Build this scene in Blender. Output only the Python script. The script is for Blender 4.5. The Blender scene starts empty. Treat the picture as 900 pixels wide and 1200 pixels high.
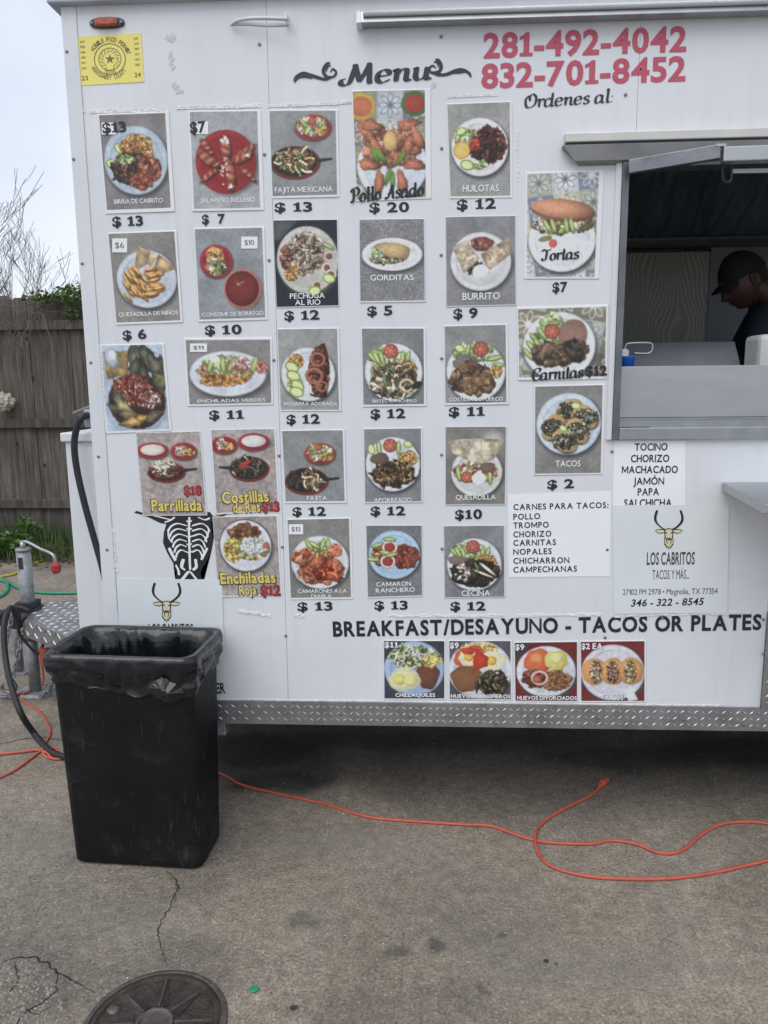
import bpy, bmesh, math, random
import numpy as np
from mathutils import Vector, Matrix, noise as mnoise
R = math.radians
S = bpy.context.scene
COL = S.collection
rnd = random.Random(7)

# ------------------------------------------------------------ camera
FPX = 900.0                     # focal length in photo pixels (photo is 900 x 1200)
PITCH, YAW, ROLL = R(9.5), R(3.2), 0.010
CAMP = Vector((0.0, -2.6, 1.6))
fw = Vector((-math.sin(YAW) * math.cos(PITCH), math.cos(YAW) * math.cos(PITCH), -math.sin(PITCH)))
r0 = Vector((math.cos(YAW), math.sin(YAW), 0))
u0 = r0.cross(fw)
rt = (r0 - ROLL * u0).normalized()
up = (u0 + ROLL * r0).normalized()
cam = bpy.data.cameras.new("camera"); cam.sensor_fit = 'HORIZONTAL'; cam.sensor_width = 36; cam.lens = FPX / 900 * 36
cam.clip_start = 0.05; cam.clip_end = 2000
camo = bpy.data.objects.new("camera", cam); COL.objects.link(camo); S.camera = camo
camo.matrix_world = Matrix(((rt.x, up.x, -fw.x, CAMP.x), (rt.y, up.y, -fw.y, CAMP.y), (rt.z, up.z, -fw.z, CAMP.z), (0, 0, 0, 1)))

def ray(px, py): return fw + (px - 450) / FPX * rt + (600 - py) / FPX * up
def Y(px, py, y):                        # where the line of sight meets the upright plane at depth y
    d = ray(px, py); return CAMP + d * ((y - CAMP.y) / d.y)
def W(px, py, lift=0.0): return Y(px, py, -lift)     # on the trailer's side wall (plane y = 0)
def Zp(px, py, z):
    d = ray(px, py); return CAMP + d * ((z - CAMP.z) / d.z)
def G(px, py, z=0.0): return Zp(px, py, z)

# ------------------------------------------------------------ sky, sun, exposure
w = bpy.data.worlds.new("World"); S.world = w; w.use_nodes = True
nt = w.node_tree; nt.nodes.clear()
out = nt.nodes.new('ShaderNodeOutputWorld'); bg = nt.nodes.new('ShaderNodeBackground')
sky = nt.nodes.new('ShaderNodeTexSky'); sky.sky_type = 'NISHITA'; sky.sun_disc = False
SUN_EL, SUN_AZ = R(58), R(205)
sky.sun_elevation = SUN_EL; sky.sun_rotation = SUN_AZ; sky.air_density = 1.0; sky.dust_density = 3.0
tc = nt.nodes.new('ShaderNodeTexCoord'); nz = nt.nodes.new('ShaderNodeTexNoise')
nz.inputs['Scale'].default_value = 2.6; nz.inputs['Detail'].default_value = 4; nz.inputs['Roughness'].default_value = .45
nt.links.new(tc.outputs['Generated'], nz.inputs['Vector'])
cr = nt.nodes.new('ShaderNodeValToRGB')
cr.color_ramp.elements[0].position = .38; cr.color_ramp.elements[0].color = (4.1, 4.7, 5.8, 1)
cr.color_ramp.elements[1].position = .62; cr.color_ramp.elements[1].color = (6.0, 6.35, 6.95, 1)
nt.links.new(nz.outputs['Fac'], cr.inputs['Fac'])
mx = nt.nodes.new('ShaderNodeMixRGB'); mx.inputs['Fac'].default_value = .93      # cloud cover over the clear sky
nt.links.new(sky.outputs['Color'], mx.inputs['Color1']); nt.links.new(cr.outputs['Color'], mx.inputs['Color2'])
nt.links.new(mx.outputs['Color'], bg.inputs['Color']); bg.inputs['Strength'].default_value = 0.10
nt.links.new(bg.outputs['Background'], out.inputs['Surface'])
sl = bpy.data.lights.new("sun", 'SUN'); sl.energy = 1.0; sl.angle = R(50); sl.color = (1, .97, .93)
so = bpy.data.objects.new("sun", sl); COL.objects.link(so)
sd = Vector((math.sin(SUN_AZ) * math.cos(SUN_EL), math.cos(SUN_AZ) * math.cos(SUN_EL), math.sin(SUN_EL)))
so.rotation_euler = sd.to_track_quat('Z', 'Y').to_euler()
S.view_settings.view_transform = 'Standard'; S.view_settings.look = 'None'
S.view_settings.exposure = 0.64; S.view_settings.gamma = 1.0; S.view_settings.use_curve_mapping = False

# ------------------------------------------------------------ helpers
def lin(c): return tuple(((x / 12.92) if x <= .04045 else ((x + .055) / 1.055) ** 2.4) for x in c)
def hexl(h, k=1.0):
    c = lin([int(h[i:i + 2], 16) / 255 for i in (0, 2, 4)]); return tuple(min(x * k, .95) for x in c)
MATS = {}
def mat(name, col, rough=.5, metal=0.0, var=.12, scale=6, bump=.0, bscale=60, stretch=None, trans=0, alpha=1, coat=0, spec=.5, detail=5):
    if name in MATS: return MATS[name]
    m = bpy.data.materials.new(name); m.use_nodes = True; t = m.node_tree; L = t.links
    b = t.nodes['Principled BSDF']
    tcn = t.nodes.new('ShaderNodeTexCoord'); mp = t.nodes.new('ShaderNodeMapping')
    L.new(tcn.outputs['Object'], mp.inputs['Vector'])
    if stretch: mp.inputs['Scale'].default_value = stretch
    n = t.nodes.new('ShaderNodeTexNoise'); n.inputs['Scale'].default_value = scale; n.inputs['Detail'].default_value = detail
    n.inputs['Roughness'].default_value = .6
    L.new(mp.outputs['Vector'], n.inputs['Vector'])
    r = t.nodes.new('ShaderNodeValToRGB'); r.color_ramp.elements[0].position = .3; r.color_ramp.elements[1].position = .7
    r.color_ramp.elements[0].color = (*[max(0, x * (1 - var)) for x in col[:3]], 1)
    r.color_ramp.elements[1].color = (*[min(1, x * (1 + var)) for x in col[:3]], 1)
    L.new(n.outputs['Fac'], r.inputs['Fac']); L.new(r.outputs['Color'], b.inputs['Base Color'])
    rr = t.nodes.new('ShaderNodeMapRange'); rr.inputs['To Min'].default_value = max(.02, rough - .08); rr.inputs['To Max'].default_value = min(1, rough + .1)
    L.new(n.outputs['Fac'], rr.inputs['Value']); L.new(rr.outputs['Result'], b.inputs['Roughness'])
    b.inputs['Metallic'].default_value = metal
    b.inputs['Specular IOR Level'].default_value = spec
    if coat: b.inputs['Coat Weight'].default_value = coat
    if trans: b.inputs['Transmission Weight'].default_value = trans
    if alpha < 1: b.inputs['Alpha'].default_value = alpha
    if bump:
        n2 = t.nodes.new('ShaderNodeTexNoise'); n2.inputs['Scale'].default_value = bscale; n2.inputs['Detail'].default_value = 4
        L.new(mp.outputs['Vector'], n2.inputs['Vector'])
        bp = t.nodes.new('ShaderNodeBump'); bp.inputs['Strength'].default_value = bump; bp.inputs['Distance'].default_value = .01
        L.new(n2.outputs['Fac'], bp.inputs['Height']); L.new(bp.outputs['Normal'], b.inputs['Normal'])
    MATS[name] = m; return m

def link(name, me, parent=None, m=None, loc=None):
    o = bpy.data.objects.new(name, me); COL.objects.link(o)
    if m is not None and me is not None and not me.materials: me.materials.append(m)
    if parent is not None: o.parent = parent
    if loc is not None: o.location = loc
    return o
def tag(o, label=None, cat=None, group=None, kind=None):
    if label: o['label'] = label
    if cat: o['category'] = cat
    if group: o['group'] = group
    if kind: o['kind'] = kind
    return o
def thing(name, label, cat, loc=(0, 0, 0), group=None):
    o = bpy.data.objects.new(name, None); COL.objects.link(o); o.location = loc; o.empty_display_size = .1
    return tag(o, label, cat, group)
def mesh(name, vs, fs, m=None, parent=None, smooth=False, origin=None):
    """vs in world coordinates; origin moves the object's own origin there"""
    po = Vector((0, 0, 0))
    p = parent
    while p is not None: po += Vector(p.location); p = p.parent
    og = Vector(origin) if origin is not None else po
    me = bpy.data.meshes.new(name); me.from_pydata([tuple(Vector(v) - og) for v in vs], [], fs); me.update()
    if smooth: me.polygons.foreach_set('use_smooth', [True] * len(me.polygons))
    o = link(name, me, parent, m)
    o.location = og - po
    return o
class MB:
    def __init__(s): s.v = []; s.f = []
    def add(s, vs, fs):
        k = len(s.v); s.v += [tuple(v) for v in vs]; s.f += [tuple(i + k for i in f) for f in fs]
    def box(s, x0, x1, y0, y1, z0, z1):
        s.add([(x0, y0, z0), (x1, y0, z0), (x1, y1, z0), (x0, y1, z0), (x0, y0, z1), (x1, y0, z1), (x1, y1, z1), (x0, y1, z1)],
              [(0, 3, 2, 1), (4, 5, 6, 7), (0, 1, 5, 4), (1, 2, 6, 5), (2, 3, 7, 6), (3, 0, 4, 7)])
    def hexa(s, b, t):
        s.add(list(b) + list(t), [(0, 3, 2, 1), (4, 5, 6, 7), (0, 1, 5, 4), (1, 2, 6, 5), (2, 3, 7, 6), (3, 0, 4, 7)])
    def bar(s, a, b, wd, th, upv=(0, 0, 1)):
        a = Vector(a); b = Vector(b); d = (b - a).normalized(); sv = d.cross(Vector(upv)).normalized(); tv = sv.cross(d)
        q = [a - sv * wd / 2 - tv * th / 2, a + sv * wd / 2 - tv * th / 2, a + sv * wd / 2 + tv * th / 2, a - sv * wd / 2 + tv * th / 2]
        s.hexa(q, [x + (b - a) for x in q])
    def tube(s, pts, r, n=8, caps=True):
        pts = [Vector(p) for p in pts]; k0 = len(s.v); N = len(pts)
        ref = Vector((0, 0, 1)); prev = None
        for i, p in enumerate(pts):
            d = (pts[min(i + 1, N - 1)] - pts[max(i - 1, 0)]).normalized()
            if prev is None:
                a = d.cross(ref)
                if a.length < .1: a = d.cross(Vector((1, 0, 0)))
            else: a = prev - d * prev.dot(d)
            a.normalize(); prev = a; b = d.cross(a)
            rr = r[i] if isinstance(r, (list, tuple)) else r
            for j in range(n):
                t = 2 * math.pi * j / n; s.v.append(tuple(p + (a * math.cos(t) + b * math.sin(t)) * rr))
        for i in range(N - 1):
            for j in range(n):
                s.f.append((k0 + i * n + j, k0 + i * n + (j + 1) % n, k0 + (i + 1) * n + (j + 1) % n, k0 + (i + 1) * n + j))
        if caps:
            s.f.append(tuple(k0 + j for j in range(n))[::-1]); s.f.append(tuple(k0 + (N - 1) * n + j for j in range(n)))
    def build(s, name, m=None, parent=None, smooth=False, origin=None, bevel=0, seg=2):
        o = mesh(name, s.v, s.f, m, parent, smooth, origin)
        if bevel:
            bm = bmesh.new(); bm.from_mesh(o.data)
            bmesh.ops.bevel(bm, geom=bm.edges[:], offset=bevel, segments=seg, affect='EDGES', profile=.5)
            bm.to_mesh(o.data); bm.free()
        return o
def spline(P, n=10):
    P = [Vector(p) for p in P]; out = []
    Q = [P[0] * 2 - P[1]] + P + [P[-1] * 2 - P[-2]]
    for i in range(1, len(Q) - 2):
        a, b, c, d = Q[i - 1], Q[i], Q[i + 1], Q[i + 2]
        for k in range(n):
            t = k / n
            out.append(.5 * ((2 * b) + (c - a) * t + (2 * a - 5 * b + 4 * c - d) * t * t + (3 * b - a - 3 * c + d) * t ** 3))
    out.append(P[-1]); return out

# ------------------------------------------------------------ materials
M_wall = mat('trailer_white', (.735, .755, .785), .42, var=.035, scale=3.5, bump=.05, bscale=5)
M_trim = mat('trim_white', (.71, .73, .76), .4, var=.04, scale=5, bump=.04, bscale=12)
M_roof = mat('roof_trim', (.42, .46, .52), .4, var=.06)
M_tape = mat('tape', (.76, .76, .765), .55, var=.08, scale=40, bump=.6, bscale=90)
M_paper = mat('paper', (.88, .89, .91), .5, var=.02)
M_vinyl = mat('black_vinyl', (.018, .02, .026), .45, var=.25, scale=30)
M_red = mat('red_vinyl', (.52, .09, .14), .5, var=.12, scale=30)
M_white = mat('white_print', (.85, .86, .87), .5, var=.02)
M_yel = mat('yellow_print', (.78, .62, .16), .5, var=.05)
M_rprint = mat('red_print', (.5, .03, .05), .5, var=.05)
M_alu = mat('brushed_aluminium', (.40, .415, .43), .40, .95, var=.10, scale=6, stretch=(3, 3, 3), bump=.08, bscale=80)
M_steel = mat('stainless_steel', (.47, .48, .49), .45, .9, var=.06, scale=4, stretch=(1, 4, 5), bump=.05, bscale=60)
M_steeld = mat('dull_steel', (.22, .23, .245), .45, 1.0, var=.2, scale=12, bump=.1)
M_bar = mat('highlight_tread_metal', (.50, .50, .50), .35, .7, var=.3, scale=40)  # lighter than the plate: highlights on the bars put into the colour
M_plate = mat('diamond_plate', (.33, .33, .335), .42, .75, var=.22, scale=10, bump=.12, bscale=70)
M_galv = mat('galvanised_steel', (.29, .30, .315), .55, .45, var=.35, scale=25, bump=.1)
M_blackst = mat('black_painted_steel', (.02, .021, .024), .5, 0, var=.3, bump=.15)
M_rub = mat('black_rubber', (.016, .017, .02), .55, 0, var=.3, scale=20)
M_orange = mat('orange_cord', (.52, .10, .06), .5, var=.12, scale=30)
M_green = mat('green_hose', (.03, .28, .17), .45, var=.15, scale=20)
M_screw = mat('screw_steel', (.22, .23, .25), .4, .8, var=.2)
M_inter = mat('interior_grey', (.18, .185, .19), .5, var=.1)
M_dark = mat('dark_metal', (.055, .062, .075), .5, .3, var=.3, scale=5)

# ------------------------------------------------------------ the trailer body
XL, XR, XE = -1.15, 0.60, 3.6          # front corner, left side of serving window, rear end
ZB, ZT, ZF = 0.47, 2.785, 0.55          # bottom of wall, top of wall, inside floor
WX1, WZ0, WZ1 = 2.1, 1.45, 2.30         # right/bottom/top of the serving opening
YD = 2.42                               # far side of the trailer
S1, S2 = -0.498, 0.655
trailer = thing('food_trailer', 'white concession food trailer with open serving window and diamond plate skirt', 'food trailer', (XL, 0, 0))
def panel(name, x0, x1, z0, z1, m=None, y0=0.0, y1=.012):
    b = MB(); nx = max(2, int((x1 - x0) / .12)); nz_ = max(2, int((z1 - z0) / .12))
    vs = []
    for j in range(nz_ + 1):
        for i in range(nx + 1):
            x = x0 + (x1 - x0) * i / nx; z = z0 + (z1 - z0) * j / nz_
            edge = i in (0, nx) or j in (0, nz_)
            yy = y0 + (0 if edge else .0012 * (mnoise.noise(Vector((x * 2.2, z * 1.6, 3.1))) + .6))
            vs.append((x, yy, z))
    fs = [(j * (nx + 1) + i, j * (nx + 1) + i + 1, (j + 1) * (nx + 1) + i + 1, (j + 1) * (nx + 1) + i) for j in range(nz_) for i in range(nx)]
    b.add(vs, fs)
    n = len(vs); k = [(x0, y1, z0), (x1, y1, z0), (x1, y1, z1), (x0, y1, z1)]
    b.v += k; c = (0, nx, nz_ * (nx + 1) + nx, nz_ * (nx + 1))
    b.f += [(c[0], n, n + 1, c[1]), (c[1], n + 1, n + 2, c[2]), (c[2], n + 2, n + 3, c[3]), (c[3], n + 3, n, c[0]), (n + 3, n + 2, n + 1, n)]
    return b.build(name, m or M_wall, trailer, smooth=False)
GAP = .0006
panel('side_panel', XL + .046 + GAP, S1 - GAP, ZB, ZT)
panel('side_panel', S1 + GAP, XR, ZB, ZT)
panel('side_panel', XR, S2 - GAP, WZ1, ZT)
panel('side_panel', S2 + GAP, WX1 + .05, WZ1, ZT)
panel('side_panel', XR, 1.163, ZB, WZ0)
panel('side_panel', 1.164, WX1 + .05, .82, WZ0)
panel('side_panel', WX1 + .05 + GAP, XE, .82, ZT)
b = MB(); b.box(XL - .002, XL + .046, -.004, .05, .40, ZT - .002); b.box(XL - .002, XL + .02, .05, YD, .40, ZT - .002)
b.build('corner_trim', M_trim, trailer)
b = MB()                                 # far wall, rear end, roof, floor, backing frame
b.box(XL + .02, XE - .02, YD - .03, YD, .45, ZT - .003); b.box(XE - .02, XE, .02, .9, .45, ZT - .003); b.box(XE - .02, XE, 1.75, YD, .45, ZT - .003)  # opening added in the unseen rear end so daylight brightens the inside
b.box(XL + .02, XR + .0, .0125, .045, ZB, ZT - .003); b.box(XR, WX1 + .05, .013, .045, ZB, WZ0 - .005); b.box(XR, WX1 + .05, .013, .045, WZ1 + .005, ZT - .003)
b.box(WX1 + .05, XE - .02, .013, .045, ZB, ZT - .003)
b.build('shell_wall', mat('inner_lining', (.62, .64, .66), .45, 0, var=.15, scale=3), trailer)
b = MB(); b.box(XL, XE, .05, YD, ZT - .002, ZT + .05); b.build('roof', mat('roof_sheet', (.4, .43, .46), .5), trailer)
b = MB(); b.box(XL - .035, XE, -.03, .05, ZT - .001, ZT + .05); b.box(XL - .035, XL, .05, YD, ZT - .001, ZT + .05)
b.build('roof_edge_trim', M_roof, trailer, bevel=.004)
b = MB(); b.box(XL + .021, XE - .021, .046, YD - .031, ZF - .05, ZF); b.build('floor_deck', mat('deck', (.12, .11, .1), .7), trailer)
b = MB()                                 # chassis under the deck
b.box(XL + .1, XE, .10, .15, .36, .499); b.box(XL + .1, XE, 2.2, 2.25, .36, .499)
for i in range(9): b.box(XL + .12 + i * .55, XL + .17 + i * .55, .151, 2.199, .42, .499)
b.build('chassis_frame', M_blackst, trailer)
b = MB(); b.box(.45, 1.95, .92, 1.65, .10, .415); b.build('added_shade_block', M_rub, trailer, bevel=.03)  # unseen block added to darken the ground under the trailer
b = MB(); b.box(XL + .002, XE, YD + .001, YD + .006, .20, .473); b.build('far_shade_skirt', M_plate, trailer)  # unseen sheet added on the far side to cut light from beneath
b = MB(); b.box(-.78, -.735, -.0, .05, .335, .386); b.build('jack_bracket', M_galv, trailer, bevel=.003)
for yy in (.30, 2.05):                   # road wheels beyond the right edge of the view
    for xx in (2.15, 3.0):
        wh = thing('wheel', None, None, (0, 0, 0)); wh.parent = trailer; wh.location = (xx - XL, yy, .33)
        pts = []
        prof = [(.19, -.09), (.30, -.10), (.33, -.075), (.335, 0), (.33, .075), (.30, .10), (.19, .09)]
        b = MB(); N = 28
        for r_, y_ in prof:
            for j in range(N): t = 2 * math.pi * j / N; b.v.append((xx + r_ * math.cos(t), yy + y_, .335 + r_ * math.sin(t)))
        for i in range(len(prof) - 1):
            for j in range(N): b.f.append((i * N + j, i * N + (j + 1) % N, (i + 1) * N + (j + 1) % N, (i + 1) * N + j))
        mesh('tyre', b.v, b.f, M_rub, wh, True)
        b = MB()
        for r_, y_ in ((.19, -.09), (.17, -.04), (.06, -.03), (.05, -.07), (.0, -.07)):
            for j in range(N): t = 2 * math.pi * j / N; b.v.append((xx + r_ * math.cos(t), yy + y_, .335 + r_ * math.sin(t)))
        for i in range(4):
            for j in range(N): b.f.append((i * N + j, i * N + (j + 1) % N, (i + 1) * N + (j + 1) % N, (i + 1) * N + j))
        mesh('rim', b.v, b.f, M_galv, wh, True)

# diamond plate: sheet with raised bars in alternating directions
def tread(b, o, ex, ez, en, nx, nz_, step):
    """o corner, ex/ez unit directions in the sheet, en outward"""
    L_, Wd, H = step * .46, step * .13, step * .10
    for j in range(nz_):
        for i in range(nx):
            c = o + ex * ((i + .5) * step) + ez * ((j + .5) * step)
            s = 1 if (i + j) % 2 else -1
            d = (ex * math.cos(R(38)) + ez * s * math.sin(R(38))); q = ex * (-s * math.sin(R(38))) + ez * math.cos(R(38))
            a = [c - d * L_, c - q * Wd, c + d * L_, c + q * Wd, c - d * L_ * .5 + en * H, c + d * L_ * .5 + en * H]
            b.add(a, [(0, 1, 4), (1, 5, 4), (1, 2, 5), (2, 3, 5), (3, 4, 5), (3, 0, 4)])
SKY = -.007
sk = MB(); sk.box(XL + .002, XE, SKY, -.0045, .386, .473); sk.box(XL + .002, XE, -.0044, .05, .386, .392)
skirt = sk.build('diamond_plate_skirt', M_plate, trailer)
b = MB(); tread(b, Vector((XL + .01, SKY - .0002, .394)), Vector((1, 0, 0)), Vector((0, 0, 1)), Vector((0, -1, 0)), 205, 3, .0238)
tag(b.build('tread_bars', M_bar, skirt), kind='stuff')
sk = MB(); sk.box(1.163, XE, -.0105, -.0072, .4735, .817); fen = sk.build('diamond_plate_fender_panel', M_plate, trailer)
b = MB(); tread(b, Vector((1.168, -.0107, .478)), Vector((1, 0, 0)), Vector((0, 0, 1)), Vector((0, -1, 0)), 88, 12, .0275)
tag(b.build('tread_bars', M_bar, fen), kind='stuff')
# caulk bead above the skirt
def ribbon(name, pts, wid, lift, m, parent, jag=.0, thick=.0012):
    b = MB(); P = [Vector(p) for p in pts]; N = len(P)
    for i, p in enumerate(P):
        d = (P[min(i + 1, N - 1)] - P[max(i - 1, 0)]).normalized(); n = Vector((-d.z, 0, d.x))
        ww = wid / 2; j1 = 1 + jag * (rnd.random() - .5) * 2; j2 = 1 + jag * (rnd.random() - .5) * 2
        for s, q, yy in ((1, j1, 0), (1, j1 * .8, 1), (-1, j2 * .8, 1), (-1, j2, 0)):
            v = p + n * (s * ww * q); b.v.append((v.x, -lift - (thick * (1 + jag * rnd.random()) if yy else 0), v.z))
    for i in range(N - 1):
        for j in range(3): k = i * 4 + j; b.f.append((k, k + 1, k + 5, k + 4))
    b.f += [(0, 1, 2, 3), (N * 4 - 1, N * 4 - 2, N * 4 - 3, N * 4 - 4)]
    return b.build(name, m, parent)
def seg(a, c, n): return [W(a[0] + (c[0] - a[0]) * i / n, a[1] + (c[1] - a[1]) * i / n) for i in range(n + 1)]
ribbon('sealant_bead', [(XL + .06 + i * .03, 0, .476) for i in range(72)], .006, .0, M_tape, trailer, .5)
for a, c, n, wd, jg in [((105, 131), (198, 129), 16, 4.5, .35), ((207, 126.5), (306, 124), 16, 4.5, .3), ((313, 125), (385, 121.5), 14, 3, .4), ((385, 121.5), (438, 117), 10, 4.5, .2),
                    ((524, 113.5), (583, 111), 8, 3, .1), ((98, 202), (107, 303), 16, 3.6, .25), ((89, 133), (100, 130), 4, 4, .8), ((606, 152), (607, 213), 8, 3, .15),
                    ((280, 716), (317, 722), 8, 3, .9), ((345, 720), (356, 723), 4, 4, .9), ((455, 722), (590, 722), 24, 3.2, .9), ((605, 722), (705, 720), 20, 3.4, .9), ((720, 722), (880, 718), 26, 2.6, .9),
                    ((118, 405), (124, 500), 14, 3, .7), ((133, 620), (137, 672), 10, 3.6, .8), ((735, 27), (754, 27), 4, 1.6, .5), ((862, 25), (874, 25), 4, 1.4, .5)]:
    ribbon('tape_strip', seg(a, c, n), wd * .0029, .0, M_tape, trailer, jg)
# faded glue marks left by old stickers
M_glue = mat('glue_residue', (.60, .58, .60), .6, var=.15, scale=60)
for a, c, wd in [((193, 45), (206, 44), 6), ((200, 60), (202, 82), 5), ((205, 96), (209, 109), 6), ((206, 108), (215, 107), 3), ((505, 100), (511, 100), 5)]:
    ribbon('glue_mark', seg(a, c, 7), wd * .0029, .0, M_glue, trailer, .9, .0003)

# screws
sm = None
def screw(px, py, lift=.001):
    global sm
    p = W(px, py)
    if sm is None:
        b = MB(); N = 10
        for r_, y_ in ((.0052, 0), (.0050, -.0018), (.003, -.003), (.0008, -.0031)):
            for j in range(N): t = 2 * math.pi * j / N; b.v.append((r_ * math.cos(t), y_, r_ * math.sin(t)))
        for i in range(3):
            for j in range(N): b.f.append((i * N + j, i * N + (j + 1) % N, (i + 1) * N + (j + 1) % N, (i + 1) * N + j))
        b.f.append(tuple(3 * N + j for j in range(N)))
        sm = bpy.data.meshes.new('screw'); sm.from_pydata(b.v, [], b.f); sm.materials.append(M_screw)
    o = link('screw', sm, trailer); o.location = (p.x - XL, -lift, p.z)
for q in [(79, 61), (87, 187), (97, 309), (107, 425), (116, 535), (126, 644)]: screw(*q, .0042)
for q in [(304, 52), (310, 181), (315.5, 305), (321, 422), (327, 534), (331, 641), (335, 745), (517, 43), (517.5, 174), (517, 299), (517.5, 420), (517.5, 533), (518, 643), (733, 111),
          (717, 529), (711.5, 644), (709, 747), (776, 724), (105, 333)]: screw(*q, .0008)
for q in [(580, 846), (618, 845), (700, 843), (800, 842), (870, 848), (480, 838), (400, 836), (893, 725), (893, 765)]: screw(*q, .011)

# ------------------------------------------------------------ serving window
def rect_mb(b, x0, x1, z0, z1, y0, y1): b.box(x0, x1, y0, y1, z0, z1)
win = thing('serving_window', None, None); win.parent = trailer
b = MB(); b.box(XR - .004, XR + .014, -.012, .06, 1.408, 2.312); b.build('frame_flange', M_trim, win, bevel=.002)
b = MB(); b.box(XR + .0145, XR + .036, -.018, .06, 1.408, 2.312); b.build('frame_side', mat('dark_frame_steel', (.17, .18, .195), .38, .7, var=.3, scale=5), win, bevel=.002)
b = MB(); b.box(XR + .037, WX1, -.016, .06, 1.408, 1.447); b.build('frame_bottom', M_alu, win, bevel=.002)
b = MB(); b.box(XR + .037, WX1, -.010, .06, 2.262, 2.31); b.build('frame_top', M_steeld, win, bevel=.002)
b = MB(); b.box(WX1, WX1 + .04, -.016, .06, 1.408, 2.312); b.build('frame_side', M_alu, win, bevel=.002)
b = MB(); b.box(XR + .037, WX1, .0, .05, 1.4475, 1.457); b.box(XR + .037, WX1, .004, .012, 1.457, 1.47); b.box(XR + .037, WX1, .028, .036, 1.457, 1.478); b.build('sill_track', M_alu, win)
b = MB(); b.box(XR + .037, WX1 - .001, .040, .0445, 1.4785, 1.648); b.build('splash_panel', M_steel, win, bevel=.0012)
# awning hinge: channel across the top
x0 = .432
b = MB(); b.box(x0 + .005, WX1 + .1, -.020, -.001, 2.3250, 2.3335); b.build('hinge_gap', M_dark, win)
b = MB(); b.box(x0, WX1 + .1, -.028, -.001, 2.334, 2.362)
b.build('awning_hinge_rail', mat('hinge_aluminium', (.62, .60, .55), .4, .6, var=.08, scale=8), win, bevel=.003)
b = MB()
b.hexa([(x0 + .03, -.028, 2.278), (WX1 + .1, -.028, 2.278), (WX1 + .1, -.0005, 2.270), (x0 + .05, -.0005, 2.270)], [(x0 - .008, -.034, 2.3245), (WX1 + .1, -.034, 2.3245), (WX1 + .1, -.0005, 2.3245), (x0 - .008, -.0005, 2.3245)])
b.build('drip_channel', mat('drip_aluminium', (.26, .26, .26), .5, .6, var=.2), win, bevel=.001)
a0 = Y(737, 196, -.05); a1 = Y(844, 178, -.12)
b = MB(); b.bar(a0, a1, .022, .040, (0, 0, 1)); b.build('awning_prop_arm', M_steeld, win, bevel=.002)
b = MB(); b.bar(Y(846, 182, -.12), Y(960, 178, -.12), .03, .042); b.build('awning_bar', M_steel, win, bevel=.003)
b = MB(); b.bar(Y(858, 201, -.07), Y(960, 199, -.07), .012, .012); b.build('prop_tube', M_steel, win)
b = MB(); b.tube(spline([Y(847, 192, -.10), Y(847, 208, -.10), Y(850, 213, -.10), Y(855, 213, -.10), Y(857, 208, -.10), Y(857, 194, -.10)], 6), .004, 8); b.build('latch_loop', M_blackst, win, True)
b = MB(); b.bar(Y(838, 171, -.12), Y(850, 171, -.12), .02, .008); b.build('hinge_plate', M_steel, win, bevel=.001)

# ------------------------------------------------------------ folding shelf
p0 = W(846, 565); sz = p0.z
sh = thing('folding_shelf', None, None); sh.parent = trailer
b = MB(); b.hexa([(.984, -.002, sz - .028), (WX1, -.002, sz - .028), (WX1, -.47, sz - .028), (.925, -.47, sz - .028)][::-1], [(.984, -.002, sz), (WX1, -.002, sz), (WX1, -.47, sz), (.925, -.47, sz)][::-1])
b.build('shelf_top', M_steel, sh, bevel=.003)
b = MB(); b.bar((1.25, -.004, sz - .25), (1.25, -.42, sz - .03), .02, .02); b.bar((1.9, -.004, sz - .25), (1.9, -.42, sz - .03), .02, .02); b.build('shelf_brace', M_steeld, sh)

# ------------------------------------------------------------ LED light bar, marker light, torn strip
lb = thing('light_bar', 'long clear strip light in an aluminium channel fixed along the top of the trailer wall', 'light bar')
A, Bq = W(420, 26), W(1010, 8)
dx = (Bq - A)
def along(t, y, dz): return (A.x + dx.x * t, y, A.z + dx.z * t + dz)
b = MB(); b.hexa([along(.0, -.002, -.02), along(1, -.002, -.02), along(1, -.045, -.02), along(0, -.045, -.02)][::-1], [along(0, -.002, .019), along(1, -.002, .019), along(1, -.028, .019), along(0, -.028, .019)][::-1])
b.build('channel', M_alu, lb, bevel=.002)
b = MB(); b.tube([along(.012, -.040, .006), along(.99, -.040, .006)], .0085, 10); b.build('clear_tube', mat('clear_plastic', (.62, .65, .68), .15, 0, var=.05), lb, True)
b = MB()
for i in range(150): t = .016 + i * .0065; p = along(t, -.0485, .0075); b.box(p[0] - .0022, p[0] + .0022, p[1] - .0008, p[1] + .0012, p[2] - .002, p[2] + .002)
tag(b.build('diodes', mat('led_white', (.85, .85, .8), .3), lb), kind='stuff')
b = MB(); p = along(0, 0, 0); b.hexa([(p[0] - .004, -.002, p[2] - .024), (p[0] + .014, -.002, p[2] - .024), (p[0] + .014, -.05, p[2] - .022), (p[0] - .004, -.046, p[2] - .022)][::-1], [(p[0] - .006, -.002, p[2] + .022), (p[0] + .008, -.002, p[2] + .022), (p[0] + .008, -.034, p[2] + .020), (p[0] - .004, -.030, p[2] + .016)][::-1])
b.build('end_cap', M_trim, lb, bevel=.002)
ml = thing('marker_light', 'small oval red and amber marker light above the yellow permit', 'marker light')
c = W(126, 27.5)
b = MB()
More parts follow.
